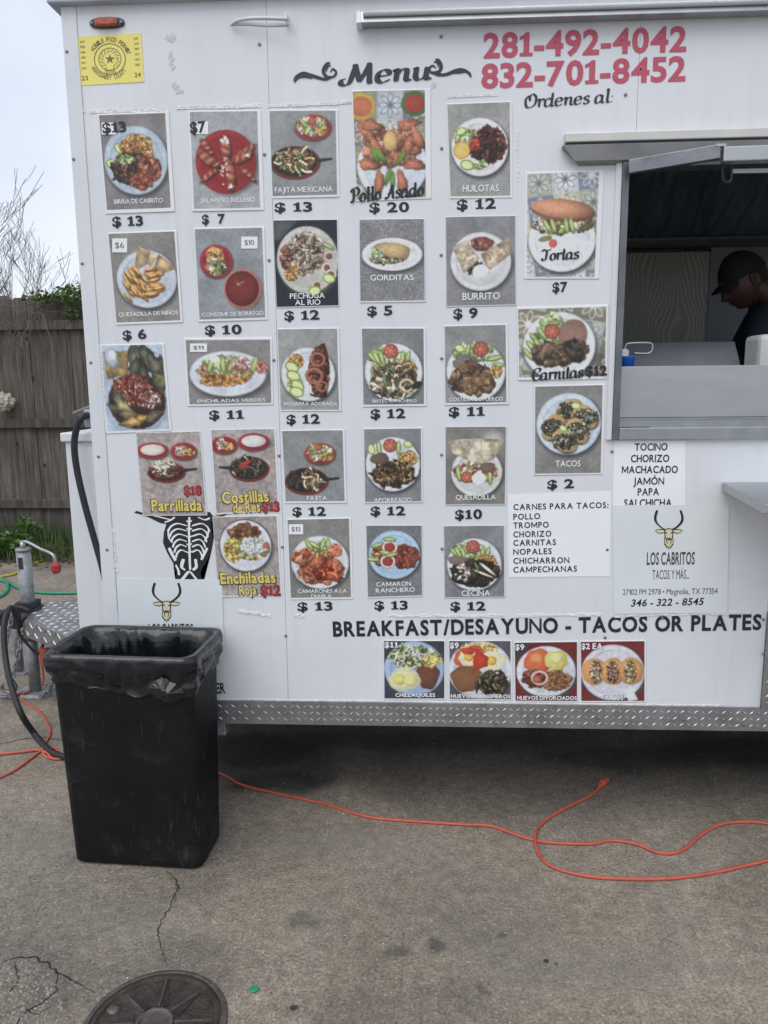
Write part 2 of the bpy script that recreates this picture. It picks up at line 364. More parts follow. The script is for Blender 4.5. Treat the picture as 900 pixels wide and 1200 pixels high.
def oval(b, cx, cz, rx, rz, y0, y1, top=.85, n=24, pw=2.6):
    k = len(b.v)
    for s, y_ in ((1, y0), (1, y0 + (y1 - y0) * .6), (top, y1)):
        for j in range(n):
            t = 2 * math.pi * j / n; cc, ss = math.cos(t), math.sin(t)
            b.v.append((cx + rx * s * math.copysign(abs(cc) ** (2 / pw), cc), y_, cz + rz * s * math.copysign(abs(ss) ** (2 / pw), ss)))
    for i in range(2):
        for j in range(n): b.f.append((k + i * n + j, k + i * n + (j + 1) % n, k + (i + 1) * n + (j + 1) % n, k + (i + 1) * n + j))
    b.f.append(tuple(k + 2 * n + j for j in range(n)))
oval(b, c.x, c.z, .056, .0165, 0, -.008); b.build('base', mat('lamp_base', (.06, .06, .075), .4), ml)
b = MB(); oval(b, c.x, c.z, .036, .0125, -.008, -.021, .75, 24, 4); b.build('lens', mat('amber_lens', (.42, .10, .065), .25, var=.25, scale=120), ml)
for s in (-1, 1):
    b = MB(); oval(b, c.x + s * .047, c.z, .0045, .0045, -.008, -.011); b.build('screw', M_screw, ml)
hs = thing('torn_moulding', 'peeling white plastic moulding near the top seam of the wall', 'torn strip')
b = MB()
for pts, wd in (([(270, 29), (278, 24), (292, 21.5), (312, 21), (337, 22)], .013), ([(272, 28.5), (290, 28), (312, 29.5), (337, 29)], .012)):
    P = spline([Y(x, y, -.012 - .012 * k) for k, (x, y) in enumerate(pts)], 6)
    n0 = len(b.v)
    for p in P: b.v += [(p.x, p.y, p.z - wd / 2), (p.x, p.y - .004, p.z), (p.x, p.y, p.z + wd / 2), (p.x, p.y + .003, p.z)]
    for i in range(len(P) - 1):
        for j in range(4): b.f.append((n0 + i * 4 + j, n0 + i * 4 + (j + 1) % 4, n0 + (i + 1) * 4 + (j + 1) % 4, n0 + (i + 1) * 4 + j))
b.build('strip', mat('moulding', (.66, .67, .70), .45), hs, smooth=True)
b = MB(); p = W(337, 25); b.box(p.x - .004, p.x + .004, -.03, -.001, p.z - .012, p.z + .012); b.build('strip_end', M_trim, hs)

# ------------------------------------------------------------ inside the trailer
M_wood = bpy.data.materials.new('wood_grain_panel'); M_wood.use_nodes = True
t = M_wood.node_tree; pb = t.nodes['Principled BSDF']; tcn = t.nodes.new('ShaderNodeTexCoord'); mp = t.nodes.new('ShaderNodeMapping')
mp.inputs['Scale'].default_value = (1, 1, .26)
wv = t.nodes.new('ShaderNodeTexWave'); wv.wave_type = 'BANDS'; wv.bands_direction = 'X'; wv.inputs['Scale'].default_value = 14; wv.inputs['Distortion'].default_value = 1.2; wv.inputs['Detail'].default_value = 1.2; wv.inputs['Detail Scale'].default_value = .35
rp = t.nodes.new('ShaderNodeValToRGB'); rp.color_ramp.elements[0].position = .45; rp.color_ramp.elements[0].color = (.56, .56, .50, 1); rp.color_ramp.elements[1].position = .9; rp.color_ramp.elements[1].color = (.80, .80, .72, 1)
t.links.new(tcn.outputs['Object'], mp.inputs['Vector']); wn = t.nodes.new('ShaderNodeTexNoise'); wn.inputs['Scale'].default_value = 3.2; wn.inputs['Detail'].default_value = 1; mp2 = t.nodes.new('ShaderNodeMapping'); mp2.inputs['Scale'].default_value = (1, 1, .55); t.links.new(tcn.outputs['Object'], mp2.inputs['Vector']); t.links.new(mp2.outputs['Vector'], wn.inputs['Vector']); ma = t.nodes.new('ShaderNodeVectorMath'); ma.operation = 'MULTIPLY_ADD'; ma.inputs[1].default_value = (.42, 0, 0); t.links.new(wn.outputs['Color'], ma.inputs[0]); t.links.new(mp.outputs['Vector'], ma.inputs[2]); t.links.new(ma.outputs[0], wv.inputs['Vector']); t.links.new(wv.outputs['Fac'], rp.inputs['Fac']); t.links.new(rp.outputs['Color'], pb.inputs['Base Color']); pb.inputs['Roughness'].default_value = .4
yb = 1.9
pA, pB = Y(715, 297, yb), Y(826, 410, yb)
b = MB(); b.box(pA.x - .3, pB.x, yb, yb + .02, 1.1, pA.z); b.build('wood_grain_panel', M_wood, trailer)
b = MB(); b.box(pB.x + .002, 4.2 if 0 else XE - .03, yb - .004, yb + .02, 1.1, pA.z + .02); b.build('grey_wall_panel', mat('grey_panel', (.42, .44, .48), .5), trailer)
b = MB(); b.box(pA.x - 1.2, XE - .03, yb - .25, yb + .02, pA.z + .021, pA.z + .0385); b.build('hood_rail', M_steeld, trailer, bevel=.003)
b = MB()
n = 4
for i in range(n):                      # dark hood panels above the rail
    x = pA.x - .6 + i * .92; b.hexa([(x, yb - .24, pA.z + .04), (x + .918, yb - .24, pA.z + .04), (x + .918, yb - .2, pA.z + .04), (x, yb - .2, pA.z + .04)], [(x, yb - .72, ZT - .06), (x + .918, yb - .72, ZT - .06), (x + .918, yb - .68, ZT - .06), (x, yb - .68, ZT - .06)])
b.build('hood_panel', mat('hood_steel', (.13, .17, .22), .5, .1, var=.5, scale=5, stretch=(5, 1, .6)), trailer)
b = MB(); b.box(XR - .3, WX1 + .3, .046, .07, WZ1 + .02, ZT - .01); b.build('inner_header', mat('header_grey', (.26, .29, .33), .5), trailer)
b = MB(); b.box(XR - .3, WX1 + .3, .052, .60, 1.45, 1.49); b.build('inside_counter', M_steeld, trailer)
b = MB(); b.box(XR - .3, WX1 + .3, .30, .60, ZF + .002, 1.449); b.build('counter_base', M_inter, trailer)

# food warmer with raised lid and handle
fwm = thing('food_warmer', 'dull steel warmer lid with a loop handle behind the serving window sill', 'food warmer', Y(790, 432, .5))
q0, q1, q2, q3 = Y(722, 436, .22), Y(870, 436, .22), Y(861, 400, .50), Y(745, 402, .50)
b = MB(); b.hexa([q0 + Vector((0, .01, -.008)), q1 + Vector((0, .01, -.008)), q2 + Vector((0, .01, -.008)), q3 + Vector((-.08, .01, -.008))], [q0, q1, q2, q3 + Vector((-.08, 0, 0))])
b.build('lid', mat('warmer_steel', (.36, .38, .41), .45, .25, var=.12, scale=5), fwm, bevel=.002)
b = MB(); b.box(q0.x - .05, q1.x, .225, .55, 1.495, q0.z - .012); b.build('pan', M_steeld, fwm)
b = MB(); b.tube(spline([Y(731, 414, .2), Y(733, 405, .2), Y(738, 402.5, .2), Y(758, 402, .2), Y(764, 404, .2), Y(763, 412, .2), Y(757, 414.5, .2), Y(742, 414, .2)], 6), .005, 8); b.build('handle', M_steel, fwm, smooth=True)
# blue tub with a paper-lidded cup
tub = thing('blue_tub', 'small bright blue plastic tub on the counter at the left of the window', 'tub', Y(733, 432, .12))
b = MB(); N = 24; c = Y(732.5, 425, .12); zt = Y(732, 417.5, .12).z
for r_, z_ in ((.024, zt - .075), (.032, zt - .004), (.034, zt), (.030, zt), (.027, zt - .03)):
    for j in range(N):
        tt = 2 * math.pi * j / N; b.v.append((c.x + r_ * math.cos(tt), c.y + r_ * math.sin(tt), z_))
for i in range(4):
    for j in range(N): b.f.append((i * N + j, i * N + (j + 1) % N, (i + 1) * N + (j + 1) % N, (i + 1) * N + j))
b.f.append(tuple(range(N))[::-1]); b.build('tub_wall', mat('blue_plastic', (.02, .15, .62), .35), tub, smooth=True)
cup = thing('white_container', 'round white container standing just above the blue tub', 'container', Y(727, 420, .17))
b = MB(); c = Y(728, 415, .17)
for r_, z_ in ((.024, zt - .07), (.026, zt + .018), (.021, zt + .026), (.0, zt + .026)):
    for j in range(N): tt = 2 * math.pi * j / N; b.v.append((c.x + r_ * math.cos(tt), c.y + r_ * math.sin(tt), z_))
for i in range(3):
    for j in range(N): b.f.append((i * N + j, i * N + (j + 1) % N, (i + 1) * N + (j + 1) % N, (i + 1) * N + j))
b.build('cup_wall', mat('cream_plastic', (.7, .69, .65), .5), cup, smooth=True)
pr = thing('paper_box', 'white paper box or roll on the counter at the right edge of the window', 'paper box', Y(886, 432, .12))
b = MB(); a = Y(872, 391.5, .26); b.box(a.x, a.x + .22, .12, .26, 1.492, Y(885, 391.5, .12).z)
b.build('box', mat('white_paper', (.62, .62, .60), .7, var=.05, bump=.3, bscale=40), pr, bevel=.018)

# ------------------------------------------------------------ lettering
FC = {}
ONE = {False: ([(.16, 0), (.29, 0), (.29, .69), (.18, .69), (.14, .60), (.03, .55), (.03, .45), (.16, .50)], [(0, 1, 2, 3), (0, 3, 4, 7), (7, 4, 5, 6)]),
       True: ([(.15, .10), (.15, .52), (.03, .47), (.03, .57), (.16, .63), (.21, .69), (.32, .69), (.32, .10), (.42, .10), (.42, 0), (.04, 0), (.04, .10)], [(10, 9, 8, 7, 0, 11), (0, 7, 6, 5, 4, 1), (1, 4, 3, 2)])}
def char_mesh(ch, bold):
    if ch in 'WNÑ' and bold > .01: bold = .01
    k = ('c', ch, bold)
    if k not in FC:
        if ch == '1': FC[k] = ONE[bold > .025]
        elif ch == 'M' and bold > .004:
            s_ = .085 + bold * 2; d = .045 + bold
            FC[k] = ([(0, 0), (s_, 0), (s_, .50 - bold), (.40 - d, .10), (.40 + d, .10), (.80 - s_, .50 - bold), (.80 - s_, 0), (.80, 0), (.80, .69), (.80 - s_, .69), (.40, .26), (s_, .69), (0, .69)],
                     [(0, 1, 2, 11, 12), (11, 2, 3, 10), (3, 4, 10), (4, 5, 9, 10), (5, 6, 7, 8, 9)])
        else:
            cu = bpy.data.curves.new('t', 'FONT'); cu.body = ch; cu.size = 1; cu.resolution_u = 3; cu.offset = bold; cu.fill_mode = 'FRONT'
            ob = bpy.data.objects.new('t', cu); me = bpy.data.meshes.new_from_object(ob)
            FC[k] = ([(v.co.x, v.co.y) for v in me.vertices], [tuple(p.vertices) for p in me.polygons])
            bpy.data.objects.remove(ob); bpy.data.meshes.remove(me); bpy.data.curves.remove(cu)
    return FC[k]
def glyphs(s, bold=0.0, split=False, space=1.0):
    if len(s) == 1: return char_mesh(s, bold)
    k = (s, bold, space)
    if k in FC: return FC[k]
    V, F, x = [], [], 0.0
    for ch in s:
        if ch == ' ': x += .26 * space; continue
        vs, fs = char_mesh(ch, bold); x0 = min(v[0] for v in vs); x1 = max(v[0] for v in vs); n = len(V)
        V += [(v[0] - x0 + x, v[1]) for v in vs]; F += [tuple(i + n for i in f) for f in fs]; x += x1 - x0 + (.07 if bold < .05 else .07 - 2 * (bold - .02)) * (1 if space == 1 else 1.9)
    FC[k] = (V, F); return FC[k]
CAPH = None
def capheight():
    global CAPH
    if CAPH is None: CAPH = max(v[1] for v in glyphs('H')[0])
    return CAPH
def lay(s, a, b_, h, bold=0.0, lift=.001, space=1.0, shear=0.0):
    """text laid from world point a to b_ along its baseline with cap height h (metres) -> verts, faces"""
    vs, fs = glyphs(s, bold, False, space)
    x0 = min(v[0] for v in vs); x1 = max(v[0] for v in vs)
    ex = (b_ - a); wdt = ex.length; ex = ex.normalized(); ez = Vector((-ex.z, 0, ex.x)); ch = capheight()
    out = []
    for x, y_ in vs:
        p = a + ex * ((x - x0) / (x1 - x0) * wdt + shear * y_ / ch * h) + ez * (y_ / ch * h); out.append((p.x, -lift, p.z))
    return out, fs
def slab(vs, fs, t):
    """gives flat lettering a real thickness"""
    n = len(vs); V = list(vs) + [(v[0], v[1] + t, v[2]) for v in vs]; F = list(fs)
    from collections import Counter
    E = Counter()
    for f in fs:
        for i in range(len(f)): E[(f[i], f[(i + 1) % len(f)])] += 1
    for (i, j) in list(E):
        if (j, i) not in E: F.append((j, i, i + n, j + n))
    return V, F
def text_obj(name, s, pa, pb, hpx, m, bold=0.0, lift=.0012, parent=None, space=1.0, shear=0, thick=.0004):
    a, c = W(*pa), W(*pb); mid = ((pa[0] + pb[0]) / 2, (pa[1] + pb[1]) / 2)
    h = (W(mid[0], mid[1] - hpx) - W(*mid)).length
    v, f = lay(s, a, c, h, bold, lift, space, shear)
    if thick: v, f = slab(v, f, thick)
    og = None if parent is not None else ((a.x + c.x) / 2, 0, a.z)
    return mesh(name, v, f, m, parent, origin=og)
def letters_thing(tname, label, cat, s, pa, pb, hpx, m, bold, part='letter', space=1.0, lift=.0012):
    """a thing whose letters are parts"""
    a, c = W(*pa), W(*pb); mid = ((pa[0] + pb[0]) / 2, (pa[1] + pb[1]) / 2); h = (W(mid[0], mid[1] - hpx) - W(*mid)).length
    t = thing(tname, label, cat, (a.x, 0, a.z)); ch = capheight()
    adv = [0.0]; xs = []
    for ch_ in s:
        if ch_ == ' ': adv.append(adv[-1] + .32 * space); xs.append(None); continue
        vs, fs = glyphs(ch_, bold); x0 = min(v[0] for v in vs); x1 = max(v[0] for v in vs)
        xs.append((adv[-1], x0, vs, fs)); adv.append(adv[-1] + (x1 - x0) + .075 * space)
    tot = adv[-1] - .075 * space; ex = (c - a); wd = ex.length; ex.normalize(); ez = Vector((-ex.z, 0, ex.x))
    cache = {}
    for ch_, q in zip(s, xs):
        if q is None: continue
        o0, x0, vs, fs = q
        org = a + ex * (o0 / tot * wd)
        if ch_ not in cache:
            V = []
            for x, y_ in vs:
                p = ex * ((x - x0) / tot * wd) + ez * (y_ / ch * h); V.append((p.x, -lift, p.z))
            V, F = slab(V, fs, .0005); me = bpy.data.meshes.new(part); me.from_pydata(V, [], F); me.materials.append(m); cache[ch_] = me
        o = link(part, cache[ch_], t); o.location = (org.x - a.x, 0, org.z - a.z)
    return t

# hand-drawn script letters: strokes with a broad nib
SG = {
 'M': (1.08, [[(.17, .30), (.05, .24), (.03, .06), (.18, -.02), (.30, .12), (.36, .5), (.44, .97)], [(.40, .98), (.48, .6), (.60, .12)], [(.58, .1), (.72, .5), (.86, 1)], [(.83, 1), (.87, .5), (.90, .06), (1.0, .03)]]),
 'e': (.50, [[(.06, .30), (.36, .34), (.37, .52), (.22, .6), (.07, .45), (.05, .15), (.2, -.01), (.44, .12)]]),
 'n': (.60, [[(.0, .5), (.09, .58), (.12, .48), (.12, 0)], [(.13, .35), (.26, .56), (.40, .54), (.42, .36), (.42, .08), (.5, 0), (.57, .06)]]),
 'u': (.60, [[(.0, .54), (.08, .58), (.1, .48), (.1, .15), (.2, 0), (.36, .10), (.42, .3)], [(.42, .6), (.42, .1), (.5, 0), (.57, .07)]]),
 'r': (.42, [[(.0, .5), (.09, .58), (.12, .48), (.12, 0)], [(.12, .35), (.22, .56), (.34, .57), (.37, .46)]]),
 'd': (.60, [[(.40, .5), (.2, .6), (.04, .4), (.06, .06), (.22, 0), (.40, .18)], [(.43, 1), (.42, .1), (.5, 0), (.57, .06)]]),
 's': (.42, [[(.36, .5), (.24, .6), (.1, .50), (.14, .36), (.3, .26), (.34, .1), (.2, -.01), (.03, .08)]]),
 'a': (.58, [[(.38, .5), (.22, .6), (.05, .42), (.06, .06), (.2, 0), (.38, .18)], [(.41, .58), (.41, .1), (.49, 0), (.55, .06)]]),
 'l': (.30, [[(.05, .9), (.12, 1.0), (.14, .88), (.14, .1), (.22, 0), (.29, .06)]]),
 'o': (.48, [[(.22, .6), (.06, .42), (.06, .12), (.22, 0), (.38, .14), (.38, .46), (.22, .6)]]),
 't': (.34, [[(.14, .95), (.14, .1), (.22, 0), (.30, .06)], [(.0, .62), (.30, .66)]]),
 'i': (.28, [[(.0, .5), (.09, .58), (.12, .48), (.12, .1), (.2, 0), (.27, .06)], [(.10, .78), (.15, .84)]]),
 'T': (.66, [[(.0, .80), (.10, .96), (.28, .90), (.52, .90), (.70, 1.0)], [(.38, .90), (.35, .2), (.22, 0), (.08, .05), (.05, .2)]]),
 'C': (.66, [[(.52, .68), (.60, .88), (.42, 1), (.16, .86), (.05, .4), (.2, .03), (.42, 0), (.62, .2)]]),
 'O': (.74, [[(.2, .9), (.05, .6), (.12, .1), (.36, 0), (.62, .25), (.64, .75), (.44, 1.0), (.28, .85), (.3, .5)]]),
 'P': (.66, [[(.22, .95), (.2, .1), (.1, 0), (.0, .08)], [(.0, .72), (.14, .98), (.45, 1), (.6, .76), (.45, .5), (.2, .47)]]),
 'A': (.72, [[(.0, .12), (.1, 0), (.25, .2), (.5, 1)], [(.48, 1), (.54, .4), (.56, .08), (.68, .02)], [(.15, .36), (.55, .40)]]),
 ':': (.22, [[(.08, .06), (.12, .02)], [(.08, .46), (.12, .42)]]), ' ': (.28, []),
}
def nib(b, pts, wmax, wmin, f, yy, ang=0.35):
    """pts 2D control points; f maps (x, y) -> world point; a ribbon as wide as the nib allows"""
    P = spline([(p[0], p[1], 0) for p in pts], 7) if len(pts) > 2 else [Vector((p[0], p[1], 0)) for p in pts]
    k = len(b.v); N = len(P)
    for i, p in enumerate(P):
        d = (P[min(i + 1, N - 1)] - P[max(i - 1, 0)]); d.normalize(); nrm = Vector((-d.y, d.x, 0))
        th = math.atan2(d.y, d.x); ww = wmin + (wmax - wmin) * abs(math.sin(th - ang)) ** 1.3
        if i in (0, N - 1): ww *= .75
        for s in (1, -1):
            q = f(p.x + nrm.x * ww / 2 * s, p.y + nrm.y * ww / 2 * s); b.v.append((q.x, yy, q.z))
    for i in range(N - 1): b.f.append((k + 2 * i, k + 2 * i + 2, k + 2 * i + 3, k + 2 * i + 1))
def script(name, s, pa, pb, hpx, m, wmax=.16, wmin=.04, lift=.0014, parent=None, split=None):
    a, c = W(*pa), W(*pb); mid = ((pa[0] + pb[0]) / 2, (pa[1] + pb[1]) / 2); h = (W(mid[0], mid[1] - hpx) - W(*mid)).length
    tot = sum(SG[x][0] for x in s); ex = (c - a); wd = ex.length; ex.normalize(); ez = Vector((-ex.z, 0, ex.x)); kx = wd / tot
    x = 0; b = MB(); n = 0; outs = []
    for ch_ in s:
        for st in SG[ch_][1]:
            n += 1
            nib(b, st, wmax, wmin, lambda u, v, x=x: a + ex * ((x + u + .10 * v) * kx) + ez * (v * h), -lift - .00004 * n)
        x += SG[ch_][0]
        if split is not None and b.v:
            outs.append(b.build('letter', m, split)); b = MB()
    if split is not None: return outs
    return b.build(name, m, parent, origin=None if parent is not None else (a.x, 0, a.z))

M_grey_vinyl = mat('charcoal_vinyl', (.03, .034, .044), .5, var=.2, scale=30)
mn = thing('menu_lettering', 'charcoal script word Menu between two curled flourishes', 'wall lettering', W(397, 100))
script('menu', 'Menu', (398, 100), (506, 92.5), 24, M_grey_vinyl, .18, .045, split=mn)
def flourish(pts_list, parent):
    b = MB()
    for i, (pts, w0) in enumerate(pts_list):
        P = spline([W(x, y) for x, y in pts], 8); N = len(P)
        k = len(b.v)
        for j, p in enumerate(P):
            d = (P[min(j + 1, N - 1)] - P[max(j - 1, 0)]).normalized(); nrm = Vector((-d.z, 0, d.x)); ww = w0 * .0029 * (.25 + .75 * math.sin(math.pi * min(1, j / (N - 1) * .9 + .05)))
            for s in (1, -1): q = p + nrm * ww / 2 * s; b.v.append((q.x, -.0013 - .00004 * i, q.z))
        for j in range(N - 1): b.f.append((k + 2 * j, k + 2 * j + 2, k + 2 * j + 3, k + 2 * j + 1))
    b.build('flourish', M_grey_vinyl, parent)
flourish([([(344, 95), (347, 90), (355, 86), (363, 88), (373, 91), (382, 93), (392, 89)], 3.6), ([(345, 97), (350, 91), (358, 90), (366, 92)], 2.5),
          ([(380, 91), (390, 90), (394, 85), (390, 81), (387, 85)], 2.4), ([(393, 90), (383, 90), (379, 83), (383, 75), (387, 74)], 3.8), ([(382, 84), (384, 78), (388, 77)], 2)], mn)
flourish([([(552, 91), (550, 86), (542, 82), (534, 83), (524, 87), (514, 88), (507, 86)], 3.6), ([(551, 89), (546, 84), (538, 85), (530, 86)], 2.5),
          ([(517, 86), (507, 86), (503, 81), (507, 77), (511, 80)], 2.4), ([(505, 85), (514, 84), (517, 78), (514, 71), (510, 70)], 3.8), ([(514, 79), (512, 73), (508, 73)], 2)], mn)
letters_thing('phone_number', 'upper red phone number 281-492-4042', 'wall lettering', '281-492-4042', (566.5, 67.5), (804, 59.5), 27.5, M_red, .030, 'digit', .6)
letters_thing('phone_number', 'lower red phone number 832-701-8452', 'wall lettering', '832-701-8452', (564, 103), (803, 94), 27, M_red, .030, 'digit', .6)
o = script('order_lettering', 'Ordenes al:', (614, 126.5), (719, 119.5), 15.5, M_grey_vinyl, .15, .05); tag(o, 'dark script words Ordenes al under the red phone numbers', 'wall lettering')
letters_thing('breakfast_lettering', 'black heading BREAKFAST/DESAYUNO - TACOS OR PLATES above the lower four photos', 'wall lettering', 'BREAKFAST/DESAYUNO - TACOS OR PLATES', (390.5, 745.5), (892, 737.5), 16.8, M_vinyl, .032, 'letter', 1.0)
letters_thing('black_lettering', 'black letters ER showing beside the bin just above the skirt', 'wall lettering', 'ER', (253.5, 812.5), (264.5, 812), 12, M_vinyl, .02)
for s, a, c, h, lab in [
    ('$ 13', (132, 265.5), (168, 264), 11, 'birria de cabrito'), ('$  7', (237, 262.5), (264, 261.5), 10.5, 'jalapeño relleno'), ('$ 13', (322, 248.5), (366, 247.5), 10.5, 'fajita mexicana'),
    ('$ 20', (433, 249), (479.5, 248), 11, 'roast chicken'), ('$ 12', (535.5, 246), (581, 244), 11.5, 'huilotas'), ('$ 6', (144.5, 398.5), (172, 396.5), 10.5, 'quesadilla de niños'),
    ('$ 10', (240.5, 392.5), (283.5, 391), 10.5, 'consome de borrego'), ('$ 11', (245.5, 491.5), (286, 490.5), 10, 'enchiladas verdes'), ('$ 12', (333.5, 375.5), (374.5, 374), 10.5, 'pechuga al rio'),
    ('$ 5', (430.5, 370), (460, 369), 10.5, 'gorditas'), ('$ 9', (531.5, 373.5), (560, 372), 11, 'burrito'), ('$ 12', (336, 497), (375, 496), 10.5, 'mojarra adobada'),
    ('$ 12', (434.5, 490.5), (475, 489.5), 10.5, 'bistec ranchero'), ('$ 11', (526, 488), (568, 487), 10.5, 'costilla de puerco'), ('$ 12', (343, 604.5), (382, 604), 9.8, 'fajita'),
    ('$ 13', (349, 716), (390, 715), 9.8, 'camarones a la diabla'), ('$ 12', (434.5, 604), (475, 603.5), 10, 'aporreado'), ('$10', (533.5, 608.5), (565, 607.5), 10.5, 'quesadilla'),
    ('$ 13', (439, 714.5), (478, 714), 9.8, 'camaron ranchero'), ('$ 12', (528, 715.5), (569, 715), 9.8, 'cecina'), ('$7', (647.5, 342.5), (665, 341.5), 11, 'tortas'), ('$ 2', (641.5, 573), (672.5, 571.5), 10, 'tacos')]:
    letters_thing('price_lettering', 'black vinyl price %s under the %s photo' % (s.replace(' ', ''), lab), 'price lettering', s, a, c, h, M_vinyl, .03, 'character', .9)['group'] = 'black prices under the menu photos'

# ------------------------------------------------------------ printed menu photos (painted into the points of each sheet)
class Art:
    def __init__(s, Wd, H, seed):
        s.W, s.H = Wd, H; s.r = np.random.RandomState(seed)
        s.c = np.ones((H, Wd, 3)) * .9
        s.yy, s.xx = np.mgrid[0:H, 0:Wd]; s.k = Wd            # everything measured in sheet widths
        s.xx = (s.xx + .5) / Wd; s.yy = (s.yy + .5) / Wd
    def fbm(s, sc, oct=4):
        out = np.zeros((s.H, s.W)); a = 1; tot = 0
        for o in range(oct):
            n = max(2, int(sc * 2 ** o)); m = max(2, int(n * s.H / s.W) + 1)
            g = s.r.rand(m + 2, n + 2)
            u = np.linspace(0, n, s.W); v = np.linspace(0, m, s.H); iu = u.astype(int); iv = v.astype(int); fu = (u - iu); fv = (v - iv)
            fu = fu * fu * (3 - 2 * fu); fv = (fv * fv * (3 - 2 * fv))[:, None]
            q = (g[iv][:, iu] * (1 - fu) + g[iv][:, iu + 1] * fu) * (1 - fv) + (g[iv + 1][:, iu] * (1 - fu) + g[iv + 1][:, iu + 1] * fu) * fv
            out += a * q; tot += a; a *= .6
        return out / tot - .5
    def bg(s, col, con=.12, sp=.06, grad=0):
        col = np.array(col); n = s.fbm(3) * con * 2 + (s.r.rand(s.H, s.W) - .5) * sp * 2
        s.c[:] = col * (1 + n[..., None]); s.c *= (1 + grad * (s.yy / s.yy.max() - .5))[..., None]
    def blob(s, cx, cy, rx, ry, col, a=0, sh=.25, soft=1.0, wob=0, hole=0, tex=0):
        R_ = max(rx, ry) * 1.25 + 1.5 / s.k
        x0 = max(0, int((cx - R_) * s.k)); x1 = min(s.W, int((cx + R_) * s.k) + 2); y0 = max(0, int((cy - R_) * s.k)); y1 = min(s.H, int((cy + R_) * s.k) + 2)
        if x0 >= x1 or y0 >= y1: return
        X = s.xx[y0:y1, x0:x1] - cx; Y_ = s.yy[y0:y1, x0:x1] - cy; ca, sa = math.cos(a), math.sin(a)
        u = (X * ca + Y_ * sa) / rx; v = (-X * sa + Y_ * ca) / ry; d = np.sqrt(u * u + v * v)
        if wob: th = np.arctan2(v, u); ph = s.r.rand(3) * 6.28; d = d * (1 + wob * (np.sin(3 * th + ph[0]) + .6 * np.sin(5 * th + ph[1]) + .4 * np.sin(8 * th + ph[2])))
        al = np.clip((1 - d) * min(rx, ry) * s.k / soft + .5, 0, 1)
        if hole: al = al * np.clip((d - hole) * min(rx, ry) * s.k / soft + .5, 0, 1)
        li = 1 + sh * (.55 - d * d * .9) - sh * .6 * (X + Y_) / (rx + ry)
        c = np.array(col)[None, None] * li[..., None]
        if tex: c = c * (1 + tex * (s.r.rand(*d.shape) - .5))[..., None]
        s.c[y0:y1, x0:x1] = s.c[y0:y1, x0:x1] * (1 - al[..., None]) + c * al[..., None]
    def plate(s, cx, cy, rx, ry=None, col=(.80, .84, .88), rim=.82, a=0):
        ry = ry or rx; col = [x * .93 for x in col]
        s.blob(cx + .02, cy + .035, rx * 1.03, ry * 1.03, (.25, .25, .26), a, 0, 7)
        s.blob(cx, cy, rx, ry, col, a, .10); s.blob(cx, cy, rx * .96, ry * .96, [x * 1.08 for x in col], a, .06)
        s.blob(cx, cy, rx * rim, ry * rim, [x * .90 for x in col], a, -.05, 2.5); s.blob(cx + .005, cy + .006, rx * rim * .97, ry * rim * .97, [x * 1.02 for x in col], a, .04, 3)
    def food(s, cx, cy, rx, ry, cols, n, sz, el=1.5, sh=.55, a=None, under=True, wob=.12, clump=0):
        if under: s.blob(cx, cy, rx * .96, ry * .96, np.array(cols[0]) * .55, 0, 0, 2, .1)
        cc = np.array(cols); sz = sz * .72; sh = sh * .8
        for i in range(int(n * 2.6)):
            t = s.r.rand() * 6.283; q = math.sqrt(s.r.rand()); x = cx + math.cos(t) * q * rx; y = cy + math.sin(t) * q * ry
            c = cc[s.r.randint(len(cc))] * (.72 + .5 * s.r.rand()); z = sz * (.5 + .75 * s.r.rand())
            s.blob(x, y + z * .35, z * el * 1.05, z * 1.05, c * .66, (a if a is not None else 0) + (s.r.rand() - .5) * (1 if a is not None else 6.28), 0, 1.4)
            s.blob(x, y, z * el, z, c, (a if a is not None else 0) + (s.r.rand() - .5) * (.9 if a is not None else 6.28), sh, .9, wob, tex=.25)
        for i in range(int(n * 1.2)):      # crumbs, glints and gaps
            t = s.r.rand() * 6.283; q = math.sqrt(s.r.rand()) * 1.03; x = cx + math.cos(t) * q * rx; y = cy + math.sin(t) * q * ry; c = cc[s.r.randint(len(cc))]
            c = c * .45 if s.r.rand() < .5 else np.minimum(c * 1.25 + .10, .95); s.blob(x, y, .009 + .010 * s.r.rand(), .007, c, s.r.rand() * 3, 0, 1.3)
        s.warp(cx, cy, rx * 1.15, ry * 1.15)
    def strips(s, cx, cy, rx, ry, cols, n, ln, w, curl=1.5, dirn=None):
        for i in range(n):
            t = s.r.rand() * 6.283; q = math.sqrt(s.r.rand()); x = cx + math.cos(t) * q * rx; y = cy + math.sin(t) * q * ry; a = s.r.rand() * 6.283 if dirn is None else dirn + (s.r.rand() - .5)
            c = np.array(cols[s.r.randint(len(cols))]) * (.6 + .65 * s.r.rand()); k = (s.r.rand() - .5) * curl; m = 5; st = ln * (.5 + s.r.rand()) / m
            for j in range(m): s.blob(x + w * .4, y + w * .8, st * .8, w, c * .4, a, 0, 1.2); a += k / m * 2; x += math.cos(a) * st; y += math.sin(a) * st
            x -= math.cos(a) * st * m; y -= math.sin(a) * st * m; a -= k
            for j in range(m): s.blob(x, y, st * .85, w, c * (.85 + .3 * s.r.rand()), a, .4, 1.1); a += k / m * 2; x += math.cos(a) * st; y += math.sin(a) * st
    def warp(s, cx, cy, rx, ry, amp=5.0):
        d = ((s.xx - cx) / rx) ** 2 + ((s.yy - cy) / ry) ** 2; k = np.clip(1.6 * (1.15 - d), 0, 1) * amp
        ix = np.clip(np.arange(s.W)[None, :] + s.fbm(15, 3) * k, 0, s.W - 1).astype(int); iy = np.clip(np.arange(s.H)[:, None] + s.fbm(15, 3) * k, 0, s.H - 1).astype(int); s.c = s.c[iy, ix]
